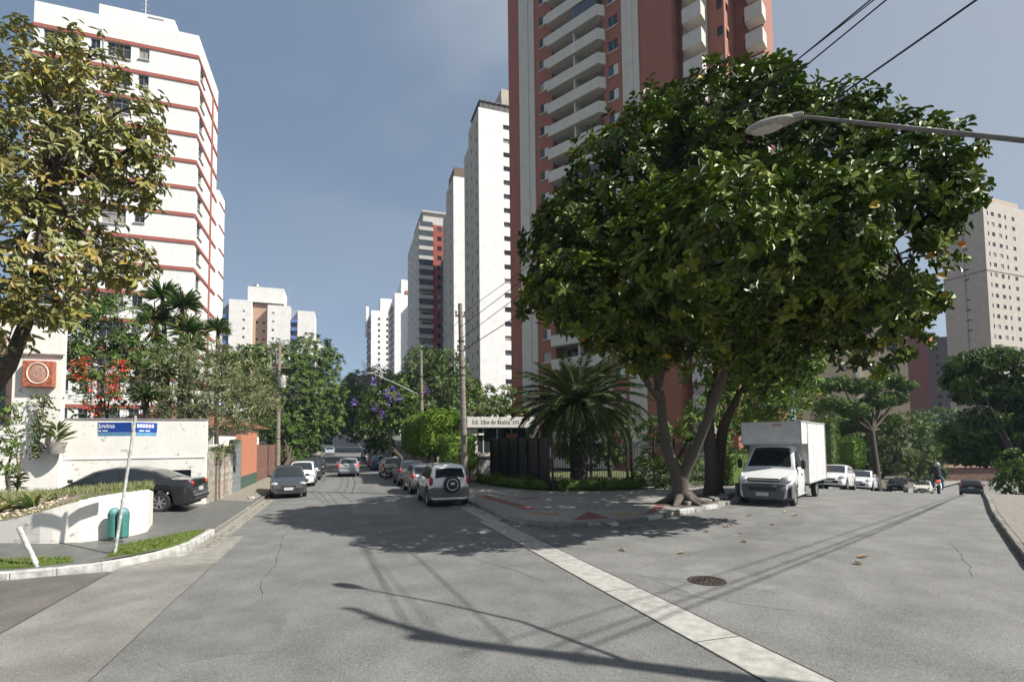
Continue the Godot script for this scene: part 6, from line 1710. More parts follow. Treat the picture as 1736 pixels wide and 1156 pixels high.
# leaves gathered in tufts over a set of blobs [centre, radius]; squash flattens each blob
func crown(blobs: Array, o: Dictionary) -> MB:
	var mb := MB.new()
	var cols: Array = o.cols
	var L: float = o.len
	var W: float = o.wid
	var hex: bool = o.get("hex", false)
	var sq: float = o.get("squash", 1.0)
	var droop: float = o.get("droop", 0.0)
	var hole: float = o.get("hole", -0.22)
	gap.seed = o.get("seed", 1); gap.frequency = o.get("gapf", 0.45); gap.fractal_octaves = 2
	rng.seed = o.get("seed", 1)
	for bi in blobs.size():
		var c: Vector3 = blobs[bi][0]
		var r: float = blobs[bi][1]
		var N := int(4.0 * PI * r * r * float(o.dens))
		for i in N:
			var d := Vector3(rng.randfn(), rng.randfn(), rng.randfn()).normalized()
			var rr := r * (rng.randf_range(0.80, 1.06) if rng.randf() < 0.72 else rng.randf_range(0.35, 0.85))
			var p := c + d * rr * Vector3(1, sq, 1)
			var inside := false
			for bj in blobs.size():
				if bj != bi and ((p - blobs[bj][0]) / Vector3(1, sq, 1)).length() < blobs[bj][1] * 0.62: inside = true; break
			if inside and rng.randf() < 0.85: continue
			if gap.get_noise_3dv(p) < hole and rng.randf() < 0.9: continue
			var axis := (d + Vector3(0, 0.55, 0) + Vector3(rng.randfn(), rng.randfn(), rng.randfn()) * 0.35).normalized()
			var s := axis.cross(Vector3(rng.randfn(), rng.randfn(), rng.randfn())).normalized()
			var t := axis.cross(s)
			var tone := cols[rng.randi() % cols.size()] as Color
			var k: int = o.per
			for j in k:
				var a := TAU * (j + rng.randf() * 0.7) / k
				var lift := rng.randf_range(-0.1, 0.75)
				var dl := (s * cos(a) + t * sin(a) + axis * lift + Vector3(0, -droop, 0)).normalized()
				var q := rng.randf_range(0.72, 1.25)
				mb.col = Color(tone.r * q, tone.g * q, tone.b * q)
				mb.leaf(p + axis * rng.randf_range(-0.12, 0.12), dl, axis if droop < 0.5 else (axis + Vector3(0, 0.3, 0)), L * rng.randf_range(0.55, 1.25), W * rng.randf_range(0.65, 1.2), hex)
	return mb
func tree(called: String, label: String, cat: String, base: Vector3, blobs: Array, o: Dictionary, group := "") -> Node3D:
	var n := thing(called, label, cat, base, 0.0, group)
	var loc := []
	for b in blobs: loc.append([b[0] - base, b[1]])
	var mb := MB.new()
	var r0: float = o.get("trunk", 0.2)
	rng.seed = o.get("seed", 1) + 100
	var forks: Array = o.get("forks", [])
	if forks.is_empty():
		var mid := Vector3.ZERO
		var low := 1e9
		for b in loc: mid += b[0] / loc.size(); low = minf(low, b[0].y - b[1] * 0.3)
		forks = [[[Vector3(0, -0.2, 0), Vector3(mid.x * 0.12, low * 0.45, mid.z * 0.12), Vector3(mid.x * 0.4, maxf(low, 0.8), mid.z * 0.4)], [r0 * 1.25, r0, r0 * 0.8]]]
	var tips := []
	for f in forks:
		mb.tube(f[0], f[1], 9); tips.append([f[0][-1], f[1][-1]])
	for b in loc:
		var bestt = tips[0]
		for t in tips:
			if (t[0] as Vector3).distance_to(b[0]) < (bestt[0] as Vector3).distance_to(b[0]): bestt = t
		var a: Vector3 = bestt[0]
		var e: Vector3 = b[0]
		var m := a.lerp(e, 0.5) + Vector3(rng.randf_range(-0.3, 0.3), -0.12 * a.distance_to(e) * 0.4, rng.randf_range(-0.3, 0.3))
		mb.tube([a - (e - a).normalized() * 0.1, m, e], [minf(bestt[1] * 0.72, r0 * 0.6), r0 * 0.3, r0 * 0.13], 6)
		for i in 4:
			var d: Vector3 = Vector3(rng.randfn(), rng.randfn() * 0.6 + 0.3, rng.randfn()).normalized() * b[1] * 0.85
			mb.tube([e, e + d * 0.55 + Vector3(0, 0.08, 0), e + d], [r0 * 0.12, r0 * 0.07, r0 * 0.03], 4)
	part("trunk", mb, o.get("bark", barkm), n)
	part("crown", crown(loc, o), o.get("mat", leafm), n)
	return n
func seen(list: Array) -> Array:  # [px, py, radius px, metres ahead] -> blobs
	var out := []
	for q in list: out.append([see(q[0], q[1], q[3]), q[2] / 860.0 * q[3]])
	return out
func spiky(n: Node3D, called: String, at: Vector3, k: int, L: float, W: float, cols: Array, lo := -0.5) -> void:
	var mb := MB.new()
	for i in k:
		var a := rng.randf() * TAU
		var e := rng.randf_range(lo, 1.0)
		var d := Vector3(cos(a) * sqrt(1 - e * e * 0.9), e, sin(a) * sqrt(1 - e * e * 0.9)).normalized()
		var c: Color = cols[rng.randi() % cols.size()]
		if e < -0.15: c = c.lerp(Color(0.28, 0.21, 0.09), 0.6)
		mb.col = c * rng.randf_range(0.75, 1.25)
		var l := L * rng.randf_range(0.75, 1.1)
		mb.leaf(at, d, Vector3(rng.randfn() * 0.2, 1, rng.randfn() * 0.2), l, W, true)
	part(called, mb, leafm, n)
func box_crown(lo: Vector3, hi: Vector3, dens: float, L: float, W: float, cols: Array, sd: int, round := 0.25) -> MB:
	var mb := MB.new()
	rng.seed = sd
	var s := hi - lo
	var area := 2.0 * (s.x * s.y + s.y * s.z + s.x * s.z)
	for i in int(area * dens):
		var q := rng.randf() * area * 0.5
		var p := Vector3(rng.randf(), rng.randf(), rng.randf())
		var nn := Vector3.ZERO
		var ax := 2 if q < s.x * s.y else (0 if q < s.x * s.y + s.y * s.z else 1)
		var sg := 1.0 if rng.randf() < 0.5 else -1.0
		p[ax] = 1.0 if sg > 0 else 0.0
		nn[ax] = sg
		var w := lo + p * s - nn * absf(rng.randfn()) * 0.10
		var c := (lo + hi) * 0.5
		var h := s * 0.5
		var rad := round * minf(s.y, minf(s.x, s.z))
		var e := (w - c).abs() - (h - Vector3.ONE * rad)
		var ov := Vector3(maxf(e.x, 0), maxf(e.y, 0), maxf(e.z, 0))
		if ov.length() > rad:
			var pull := ov * (1.0 - rad / ov.length())
			w -= Vector3(signf(w.x - c.x) * pull.x, signf(w.y - c.y) * pull.y, signf(w.z - c.z) * pull.z)
		var bump := gap.get_noise_3dv(w * 2.2) * 0.34
		w += nn * bump
		for j in 3:
			var d := (nn * 0.8 + Vector3(rng.randfn(), rng.randfn() + 0.2, rng.randfn()) * 0.7).normalized()
			var t: Color = cols[rng.randi() % cols.size()]
			mb.col = t * rng.randf_range(0.75, 1.3)
			mb.leaf(w - d * L * 0.4, d, nn + Vector3(rng.randfn(), rng.randfn(), rng.randfn()) * 0.5, L * rng.randf_range(0.7, 1.2), W, false)
	# a heart of packed leaves so that the inside is not empty
	mb.col = cols[0]
	mb.cbox((lo + hi) * 0.5, s * 0.84, 0.12)
	return mb

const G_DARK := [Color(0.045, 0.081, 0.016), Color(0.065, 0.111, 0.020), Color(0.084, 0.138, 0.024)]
const G_MID := [Color(0.079, 0.126, 0.026), Color(0.111, 0.164, 0.035), Color(0.135, 0.185, 0.047)]
const G_OLIVE := [Color(0.125, 0.163, 0.056), Color(0.163, 0.200, 0.075), Color(0.188, 0.225, 0.100), Color(0.100, 0.125, 0.044)]
const G_BRIGHT := [Color(0.149, 0.230, 0.034), Color(0.196, 0.287, 0.046), Color(0.115, 0.184, 0.032)]

func corner_tree() -> void:
	# two trunks at the pavement edge, crown spread out over both streets
	var base := Vector3(12.3, 0.13, -16.5)
	var bl := seen([[1005, 440, 118, 14.5], [1110, 330, 150, 15], [1250, 270, 155, 15.5], [1390, 285, 135, 14.5], [1520, 320, 125, 13], [1480, 450, 125, 13.5], [1330, 420, 150, 13], [1170, 450, 140, 13], [1055, 505, 92, 15.5], [1500, 530, 66, 14], [1280, 540, 90, 15], [1598, 322, 62, 12.8], [1320, 158, 62, 15], [1445, 195, 48, 14], [1190, 190, 70, 16], [1390, 545, 62, 16], [965, 365, 50, 15], [1000, 500, 70, 13.0], [1545, 445, 55, 13], [1240, 400, 120, 11.0], [1400, 380, 100, 11.2], [1140, 560, 60, 18], [1200, 380, 130, 19], [1380, 400, 120, 18.5], [940, 480, 46, 13.2], [1500, 215, 30, 13.5], [1300, 585, 62, 16.5], [1190, 580, 60, 18], [1450, 565, 52, 15], [1560, 500, 48, 13.5], [1540, 250, 44, 13], [960, 500, 50, 14], [1015, 545, 44, 15], [1095, 590, 46, 16], [1500, 592, 44, 14.5], [925, 425, 32, 14], [1060, 238, 36, 15], [1118, 150, 26, 15.5], [1345, 108, 24, 15], [1402, 165, 26, 14.5], [1472, 168, 22, 14], [1562, 218, 24, 13], [1640, 262, 24, 12.8], [1645, 305, 22, 12.8], [1605, 400, 28, 13], [1588, 470, 24, 13.2], [1565, 560, 26, 14], [905, 520, 22, 13.6], [1235, 132, 26, 15.5], [1290, 120, 24, 15.2]])
	var n := thing("corner_tree", "large glossy leaved tree with forked trunk on the corner pavement", "tree", base)
	var loc := []
	for b in bl: loc.append([b[0] - base, b[1]])
	var mb := MB.new()
	var R := func(lat, y, dep): return cw(lat, y, dep) - cw(0, 0, 0) - base
	var q := func(px, py, dep): return see(px, py, dep) - base
	mb.tube([q.call(1160, 875, 19.5), q.call(1152, 855, 19.5), q.call(1150, 830, 19.4), q.call(1150, 805, 19.3)], [0.55, 0.36, 0.31, 0.33], 14)
	var L1 := [q.call(1152, 815, 19.3), q.call(1132, 770, 19.2), q.call(1124, 720, 19.0), q.call(1122, 680, 18.7), q.call(1118, 650, 18.4)]
	mb.tube(L1, [0.28, 0.21, 0.185, 0.17, 0.15], 11)
	mb.tube([L1[3], q.call(1100, 650, 18), q.call(1078, 600, 17.3), q.call(1050, 540, 16)], [0.14, 0.11, 0.09, 0.06], 8)
	mb.tube([L1[4], q.call(1110, 610, 18), q.call(1098, 560, 17), q.call(1090, 480, 15.5)], [0.15, 0.12, 0.10, 0.06], 8)
	mb.tube([L1[4], q.call(1130, 610, 18), q.call(1150, 560, 17.2), q.call(1180, 450, 15.5)], [0.16, 0.14, 0.11, 0.06], 8)
	var L2 := [q.call(1150, 815, 19.3), q.call(1172, 775, 19.0), q.call(1196, 720, 18.4), q.call(1228, 640, 17.4), q.call(1258, 570, 16.4), q.call(1290, 480, 15.4)]
	mb.tube(L2, [0.26, 0.19, 0.165, 0.15, 0.13, 0.09], 11)
	for r in [[L2[4], q.call(1340, 480, 15), q.call(1420, 420, 14)], [L2[4], q.call(1270, 480, 15.6), q.call(1260, 330, 15.5)], [L2[5], q.call(1330, 380, 14.5), q.call(1390, 290, 14.4)], [L2[4], q.call(1380, 560, 15), q.call(1500, 500, 13.7)], [L2[5], q.call(1400, 430, 13.5), q.call(1530, 330, 13)]]:
		mb.tube(r, [0.10, 0.07, 0.035], 7)
	for b in loc:
		for i in 5:
			var d: Vector3 = Vector3(rng.randfn(), rng.randfn() * 0.6 + 0.3, rng.randfn()).normalized() * b[1] * 0.9
			mb.tube([b[0], b[0] + d * 0.5 + Vector3(0, 0.1, 0), b[0] + d], [0.035, 0.025, 0.01], 4)
	part("trunk", mb, mats["bark_pale"], n)
	# buttress roots
	for i in 6:
		var a := TAU * i / 6.0 + 0.4
		var f := Vector3(cos(a), 0, sin(a))
		var rt := MB.new()
		var o: Vector3 = q.call(1152, 855, 19.5)
		o.y = 0.0
		rt.tube([o + Vector3(0, 0.35, 0) + f * 0.2, o + f * 0.55 + Vector3(0, 0.12, 0), o + f * 1.0 + Vector3(0, 0.0, 0)], [0.22, 0.14, 0.05], 8)
		part("root", rt, mats["bark_pale"], n)
	part("crown", crown(loc, {"dens": 10.5, "per": 9, "len": 0.25, "wid": 0.125, "hex": true, "seed": 5, "cols": [Color(0.060, 0.090, 0.010), Color(0.082, 0.12, 0.012), Color(0.115, 0.155, 0.016), Color(0.048, 0.072, 0.010), Color(0.165, 0.195, 0.024)], "hole": -0.20, "gapf": 0.42}), glossm, n)
	# yellowing leaves
	var yl := MB.new(); rng.seed = 8
	for i in 120:
		var b = loc[rng.randi() % loc.size()]
		var d := Vector3(rng.randfn(), rng.randfn(), rng.randfn()).normalized()
		yl.col = Color(0.42, 0.34, 0.04).lerp(Color(0.40, 0.16, 0.04), rng.randf())
		yl.leaf(b[0] + d * b[1] * 1.02, Vector3(rng.randfn(), -0.4, rng.randfn()).normalized(), d, 0.3, 0.16, true)
	part("yellow_leaves", yl, leafm, n)
	# the second tree behind
	var b2 := Vector3(15.6, 0.13, -18.5)
	tree("corner_tree", "second corner tree with twin dark trunks beside the box van", "tree", b2, seen([[1230, 590, 80, 22], [1310, 610, 75, 22], [1290, 660, 55, 22.5], [1345, 640, 50, 22.5], [1250, 520, 90, 21], [1350, 570, 60, 22]]), {"dens": 9, "per": 8, "len": 0.25, "wid": 0.12, "hex": true, "seed": 15, "cols": G_BRIGHT + G_MID, "mat": glossm, "trunk": 0.28, "hole": -0.15,
		"forks": [[[Vector3(0, -0.2, 0), Vector3(-0.05, 0.6, 0), Vector3(-0.1, 1.8, 0), Vector3(-0.2, 3.2, 0), Vector3(0.0, 5.0, 0.2)], [0.55, 0.34, 0.28, 0.24, 0.15]], [[Vector3(0.1, 0.1, -0.1), Vector3(0.35, 1.4, -0.1), Vector3(0.6, 3.0, 0), Vector3(1.4, 4.6, 0.2)], [0.36, 0.26, 0.22, 0.12]]]})

func palm_tree() -> void:
	var base := Vector3(12.0, 0.12, -24.6)
	var n := thing("palm_tree", "broad date palm with arching fronds behind the black railing", "palm tree", base)
	var mb := MB.new()
	mb.tube([Vector3(0, -0.1, 0), Vector3(0, 0.5, 0), Vector3(0.0, 1.5, 0), Vector3(0, 3.3, 0), Vector3(0, 4.2, 0)], [0.5, 0.42, 0.38, 0.42, 0.5], 14)
	rng.seed = 3
	for i in 110:  # stubs of old fronds
		var a := i * 2.4
		var y := 0.5 + 3.6 * i / 110.0
		var f := Vector3(cos(a), 0.0, sin(a))
		mb.box(f * 0.42 + Vector3(0, y, 0), Vector3(0.10, 0.16, 0.16), Basis(Vector3.UP, -a) * Basis(Vector3.BACK, 0.5))
	part("trunk", mb, barkm, n)
	var top := Vector3(0, 4.2, 0)
	for i in 74:
		var a := i * 2.39996
		var k := i / 73.0
		var e := lerpf(1.35, -0.25, pow(k, 0.8))
		var f := Vector3(cos(a), 0, sin(a))
		var L := lerpf(3.1, 4.3, sin(k * PI * 0.7 + 0.4)) * rng.randf_range(0.9, 1.05)
		var fr := MB.new()
		var pts := []; var rad := []
		var p := top
		var el := e
		var S := 16
		for j in S + 1:
			pts.append(p); rad.append(lerpf(0.035, 0.006, float(j) / S))
			p += (f * cos(el) + Vector3.UP * sin(el)) * (L / S)
			el -= lerpf(0.055, 0.12, k) * (0.6 + 0.8 * j / S)
		fr.col = Color(0.13, 0.13, 0.05)
		fr.tube(pts, rad, 4, false)
		var side := f.cross(Vector3.UP)
		for j in range(2, S + 1):
			for m in 5:
				var t: Vector3 = (pts[j] - pts[j - 1]).normalized()
				var o: Vector3 = pts[j - 1].lerp(pts[j], m / 5.0)
				var w := 0.52 * sin(PI * clampf((j - 1.0) / (S + 1.5), 0.06, 0.97)) + 0.10
				for s in [-1.0, 1.0]:
					var d: Vector3 = (side * s * 0.9 + t * 0.75 + Vector3(0, rng.randf_range(-0.25, 0.35), 0)).normalized()
					fr.col = Color(0.045, 0.075, 0.025).lerp(Color(0.12, 0.15, 0.06), rng.randf() * (1.0 - k * 0.5))
					fr.leaf(o, d, Vector3.UP, w * rng.randf_range(0.85, 1.1), 0.045, false)
		part("frond", fr, leafm, n)

func bare_tree() -> void:
	var base := Vector3(8.5, gy(8.5, -72.0), -72.0)
	var n := thing("bare_tree", "leafless tree with fine grey branches in front of pale towers", "tree", base)
	var mb := MB.new()
	rng.seed = 19
	var grow := func(me, p: Vector3, d: Vector3, L: float, r: float, lv: int) -> void:
		var e := p + d * L
		mb.tube([p, p.lerp(e, 0.5) + Vector3(rng.randfn(), rng.randfn(), rng.randfn()) * L * 0.06, e], [r, r * 0.8, r * 0.62], 5, false)
		if lv == 0: return
		for i in (3 if lv > 1 else 4):
			var q := (d + Vector3(rng.randfn(), rng.randfn() * 0.5 + 0.15, rng.randfn()) * 0.62).normalized()
			me.call(me, e, q, L * rng.randf_range(0.6, 0.85), r * 0.6, lv - 1)
	grow.call(grow, Vector3(0, -0.3, 0), Vector3(-0.1, 1, 0).normalized(), 7.5, 0.28, 0)
	for i in 5: grow.call(grow, Vector3(-0.75, 6.9, 0), Vector3(cos(i * 1.3), 0.75, sin(i * 1.3)).normalized(), 3.2, 0.13, 4)
	part("branches", mb, mat("bark_grey", lin(0.20, 0.18, 0.165), 0.95), n)

func planting() -> void:
	# ------- the big drooping street tree at the upper left
	tree("street_tree", "tree with drooping olive leaves leaning in from the left edge", "tree", Vector3(-7.4, 0.2, -13.0), seen([[30, 70, 62, 10], [125, 75, 52, 10.2], [55, 180, 100, 9.6], [175, 175, 82, 10], [80, 290, 105, 9.6], [205, 235, 56, 10], [45, 420, 110, 9.2], [150, 425, 82, 9.7], [210, 300, 48, 10.2], [20, 540, 50, 9.4], [85, 510, 45, 9.4], [195, 440, 45, 10], [-60, 200, 120, 9.4], [-70, 400, 120, 9.2]]),
		{"dens": 16.0, "per": 7, "len": 0.19, "wid": 0.075, "hex": true, "seed": 2, "cols": [Color(0.20, 0.21, 0.075), Color(0.235, 0.24, 0.095), Color(0.25, 0.25, 0.11), Color(0.17, 0.185, 0.06), Color(0.29, 0.215, 0.06), Color(0.23, 0.225, 0.05), Color(0.27, 0.23, 0.07)], "droop": 0.75, "hole": -0.12, "gapf": 1.1, "trunk": 0.2, "mat": glossm,
		"forks": [[[Vector3(0, -0.2, 0), Vector3(-0.1, 2.0, 0), see(8, 620, 9.8) - Vector3(-7.4, 0.2, -13.0), see(35, 545, 9.8) - Vector3(-7.4, 0.2, -13.0), see(55, 420, 9.8) - Vector3(-7.4, 0.2, -13.0), see(62, 300, 9.8) - Vector3(-7.4, 0.2, -13.0)], [0.20, 0.16, 0.13, 0.11, 0.08, 0.05]]]})
	# ------- left garden
	tree("garden_tree", "dark bushy tree behind the white wall near bougainvillea", "tree", cw(-17.5, 0.3, 25), seen([[150, 560, 52, 25], [195, 545, 50, 25.5], [250, 610, 44, 26], [110, 570, 36, 24.5], [230, 575, 40, 26], [140, 610, 38, 24.5], [205, 610, 42, 25], [175, 520, 26, 25.5], [120, 600, 30, 24.5]]), {"dens": 10, "per": 7, "len": 0.24, "wid": 0.09, "seed": 22, "cols": G_DARK + G_MID, "droop": 0.3, "trunk": 0.16})
	var bg := tree("bougainvillea", "bougainvillea with bright red flowers spilling over the white wall", "shrub", cw(-17.6, 0.3, 22.2), seen([[130, 640, 28, 22], [165, 625, 30, 22], [200, 640, 30, 22.2], [145, 685, 30, 21.8], [190, 685, 28, 22]]), {"dens": 8, "per": 7, "len": 0.16, "wid": 0.09, "seed": 23, "cols": G_MID + G_OLIVE, "trunk": 0.07})
	var fl := MB.new(); rng.seed = 24
	for q in [[118, 622, 12], [132, 620, 10], [137, 612, 10], [132, 635, 9], [185, 628, 11], [200, 622, 12], [178, 652, 14], [190, 650, 9], [195, 670, 12], [150, 690, 10], [158, 698, 8], [150, 655, 9], [205, 618, 9], [165, 680, 9]]:
		var c: Vector3 = see(q[0], q[1], 21.2) - bg.position
		for i in 34:
			fl.col = Color(0.62, 0.035, 0.03).lerp(Color(0.70, 0.12, 0.06), rng.randf())
			var d := Vector3(rng.randfn(), rng.randfn(), rng.randfn())
			fl.leaf(c + d * (q[2] / 860.0 * 21.2 * 0.5), d.normalized(), Vector3.UP, 0.10, 0.09, false)
	part("flowers", fl, leafm, bg)
	tree("garden_shrub", "pale grey green shrub overhanging the white carport wall", "shrub", Vector3(-6.3, 0.3, -25.4), seen([[285, 640, 42, 22.5], [345, 620, 48, 23], [395, 635, 48, 23.5], [440, 655, 38, 24], [320, 690, 40, 22], [375, 690, 44, 22.5], [425, 695, 36, 23.5], [265, 680, 28, 22], [300, 610, 34, 23.5], [350, 660, 50, 23.5], [455, 680, 24, 23.5], [250, 650, 28, 22.5]]), {"dens": 13, "per": 7, "len": 0.26, "wid": 0.055, "seed": 25, "cols": [Color(0.17, 0.19, 0.09), Color(0.22, 0.23, 0.12), Color(0.13, 0.16, 0.06), Color(0.26, 0.26, 0.15)], "droop": 0.25, "hole": -0.12, "gapf": 1.0, "trunk": 0.1, "bark": mats["bark_pale"]})
	tree("garden_shrub", "leafy shrub growing over the peeling wall by the orange door", "shrub", Vector3(-5.3, 0.3, -24.3), seen([[365, 735, 16, 21.5], [380, 750, 16, 21.5], [372, 765, 12, 21.0]]), {"dens": 10, "per": 6, "len": 0.24, "wid": 0.08, "seed": 26, "cols": G_OLIVE, "droop": 0.3, "trunk": 0.05})
	rng.seed = 50
	var y1 := thing("yucca", "tallest yucca with a shaggy skirt in front of the banded tower", "yucca", cw(-18.4, 0.3, 28))
	var head := []
	for q in [[268, 500], [303, 515], [258, 540], [312, 560]]:
		var p := see(q[0], q[1], 28) - y1.position
		head.append(p)
		var mb := MB.new(); mb.tube([Vector3(p.x * 0.3, -0.2, p.z * 0.3), Vector3(p.x * 0.7, p.y * 0.6, p.z * 0.7), p], [0.18, 0.13, 0.1], 8); part("trunk", mb, barkm, y1)
		spiky(y1, "leaf_rosette", p, 150, 1.15, 0.075, [Color(0.05, 0.09, 0.02), Color(0.09, 0.13, 0.04)], -0.2)
		var dry := MB.new()
		for i in 60:
			dry.col = Color(0.34, 0.27, 0.11).lerp(Color(0.20, 0.15, 0.07), rng.randf())
			dry.leaf(p + Vector3(0, -0.1 - rng.randf() * 0.5, 0), Vector3(rng.randfn() * 0.35, -1, rng.randfn() * 0.35).normalized(), Vector3(rng.randfn(), 0, rng.randfn()), 1.0, 0.06, true)
		part("dry_skirt", dry, leafm, y1)
	for q in [["smaller yucca with a dry skirt near the blue glazed flank", 365, 556, 27.0, 0.85], ["low spiky yucca between bougainvillea and the pale shrub", 268, 630, 22.0, 0.85], ["second low spiky yucca above the white wall", 246, 672, 21.5, 0.75], ["dark spiky yucca behind the pale shrub", 318, 585, 25.0, 0.9]]:
		var p := see(q[1], q[2], q[3])
		var y2 := thing("yucca", q[0], "yucca", Vector3(p.x, 0.3, p.z))
		var mb := MB.new(); mb.tube([Vector3(0.05, -0.1, 0), Vector3(0, p.y - 0.3, 0)], [0.12, 0.09], 8); part("trunk", mb, barkm, y2)
		spiky(y2, "leaf_rosette", Vector3(0, p.y - 0.3, 0), 130, q[4], 0.07, [Color(0.06, 0.10, 0.03), Color(0.11, 0.15, 0.05)], -0.4)
	for q in [["agave with upright leaves at the left end of the raised bed", -8.3, -15.9, 0.75, 0.82], ["agave with yellowish leaves in the middle of the raised bed", -7.2, -15.8, 0.62, 0.98]]:
		var ag := thing("agave", q[0], "agave", Vector3(q[1], q[4], q[2]))
		rng.seed = int(q[1] * -100)
		spiky(ag, "leaf_rosette", Vector3.ZERO, 30, q[3], 0.10, [Color(0.09, 0.14, 0.04), Color(0.19, 0.20, 0.06)], 0.25)
	tree("garden_shrub", "dark leafy shrub at the far left beside the window", "shrub", cw(-14.4, 0.9, 14.6), seen([[-5, 700, 30, 14.5], [5, 745, 32, 14.5], [-20, 770, 30, 14.3], [12, 790, 18, 14.2]]), {"dens": 16, "per": 6, "len": 0.16, "wid": 0.06, "seed": 29, "cols": G_MID + G_DARK, "droop": 0.3, "trunk": 0.05})
	var sp := thing("garden_shrub", "small spindly plant with a bare reddish stem by the white wall", "shrub", cw(-14.6, 0.95, 15.0))
	var sm := MB.new(); sm.tube([Vector3.ZERO, Vector3(0.03, 0.7, 0), Vector3(0.1, 1.5, 0)], [0.03, 0.03, 0.02], 6); sm.tube([Vector3(0.04, 0.8, 0), Vector3(-0.05, 1.45, 0)], [0.025, 0.02], 6); part("stem", sm, mats["old_wood"], sp)
	rng.seed = 33
	var sf := MB.new()
	for i in 46:
		sf.col = Color(0.12, 0.15, 0.06) * rng.randf_range(0.8, 1.3)
		sf.leaf(Vector3(0, rng.randf_range(0.3, 0.8), 0), Vector3(rng.randfn(), rng.randf_range(-0.3, 0.6), rng.randfn()).normalized(), Vector3.UP, 0.3, 0.06, true)
	part("foliage", sf, leafm, sp)
	# ivy on the white building
	rng.seed = 35
	var iv := thing("climbing_ivy", "thin ivy trailing down the white building below the sign", "climber", cw(-16.6, 2.4, 17.75))
	var im := MB.new()
	for i in 420:
		var t := rng.randf()
		var x := rng.randfn() * 0.16 * (0.4 + t) + 0.05 + t * 0.25
		im.col = (Color(0.10, 0.14, 0.05) if rng.randf() < 0.7 else Color(0.22, 0.18, 0.11)) * rng.randf_range(0.7, 1.3)
		im.leaf(cw(x, t * 2.2 - 0.2, -0.16 + rng.randfn() * 0.03), Vector3(rng.randfn(), -1, rng.randfn()).normalized(), Vector3(-0.3, 0.2, 0.95), 0.12, 0.08, false)
	part("foliage", im, leafm, iv)
	# ------- trees along the straight street
	var st := {"per": 7, "len": 0.36, "wid": 0.17, "droop": 0.15, "trunk": 0.26, "dens": 6.0, "hole": -0.3}
	var add := func(label, base, list, seed_, cols, extra := {}):
		var o := st.duplicate(); o.seed = seed_; o.cols = cols
		for k in extra: o[k] = extra[k]
		return tree("street_tree", label, "tree", base, seen(list), o, "trees along the street")
	add.call("tallest bushy tree of the left kerb beyond the transformer pole", Vector3(-4.4, 0.1, -56), [[440, 640, 42, 55], [485, 610, 38, 55], [525, 605, 40, 56], [555, 615, 26, 57], [505, 660, 48, 54], [555, 665, 32, 56], [450, 690, 44, 53], [500, 720, 40, 53], [548, 705, 34, 55], [410, 650, 36, 54], [470, 735, 30, 52]], 71, G_MID)
	add.call("rounded tree on the left behind the pale shrub", cw(-26, 0, 46), [[400, 610, 26, 46], [370, 620, 26, 46], [430, 605, 24, 47], [395, 650, 30, 45], [430, 660, 26, 45]], 72, G_MID + G_OLIVE)
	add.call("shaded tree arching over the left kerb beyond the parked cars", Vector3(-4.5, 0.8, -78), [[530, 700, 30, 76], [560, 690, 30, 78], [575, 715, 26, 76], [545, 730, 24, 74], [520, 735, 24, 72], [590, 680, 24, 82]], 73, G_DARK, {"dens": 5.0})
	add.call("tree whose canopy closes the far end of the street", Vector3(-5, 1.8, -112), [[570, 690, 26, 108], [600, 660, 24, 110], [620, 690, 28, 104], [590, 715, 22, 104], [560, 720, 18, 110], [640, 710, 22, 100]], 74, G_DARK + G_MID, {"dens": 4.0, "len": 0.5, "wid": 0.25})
	add.call("round topped tree above the lamp head on the right kerb", Vector3(7.2, 0.4, -76), [[605, 645, 18, 82], [640, 650, 28, 78], [675, 660, 28, 76], [620, 690, 28, 76], [655, 700, 26, 72], [690, 690, 26, 70], [610, 715, 20, 78]], 75, G_MID, {"dens": 4.5, "len": 0.45, "wid": 0.22})
	add.call("broad leafy tree behind the lamp arm pole", Vector3(8.6, 0.1, -52), [[720, 620, 36, 54], [760, 625, 34, 52], [700, 655, 34, 54], [745, 670, 38, 50], [785, 665, 34, 48], [705, 690, 28, 50], [660, 690, 28, 52], [775, 700, 26, 46], [735, 700, 28, 48]], 76, G_MID + G_OLIVE)
	var pf := add.call("purple flowering tree leaning over the road from the right kerb", Vector3(6.6, 0.1, -47.5), [[640, 680, 28, 47], [672, 668, 26, 48], [690, 690, 24, 47], [650, 715, 22, 46], [625, 700, 18, 47], [675, 712, 24, 46]], 77, G_DARK + G_MID) as Node3D
	var pm := MB.new(); rng.seed = 78
	for q in [[637, 692, 6], [662, 680, 7], [675, 672, 5], [632, 648, 4], [655, 667, 4], [600, 682, 4], [665, 660, 4], [722, 660, 4], [648, 703, 5]]:
		var c: Vector3 = see(q[0], q[1], 44.6) - pf.position
		for i in 22:
			pm.col = Color(0.22, 0.10, 0.50).lerp(Color(0.36, 0.20, 0.62), rng.randf())
			var d := Vector3(rng.randfn(), rng.randfn(), rng.randfn())
			pm.leaf(c + d * q[2] / 860.0 * 22.0, d.normalized(), Vector3.UP, 0.22, 0.2, false)
	part("flowers", pm, leafm, pf)
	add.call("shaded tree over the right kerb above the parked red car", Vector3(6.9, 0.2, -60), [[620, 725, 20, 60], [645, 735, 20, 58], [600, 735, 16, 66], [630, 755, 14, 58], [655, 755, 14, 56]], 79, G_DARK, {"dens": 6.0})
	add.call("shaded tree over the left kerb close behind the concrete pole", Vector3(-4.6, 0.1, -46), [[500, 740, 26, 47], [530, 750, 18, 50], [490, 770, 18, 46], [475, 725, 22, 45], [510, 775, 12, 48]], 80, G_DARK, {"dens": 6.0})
	bare_tree()
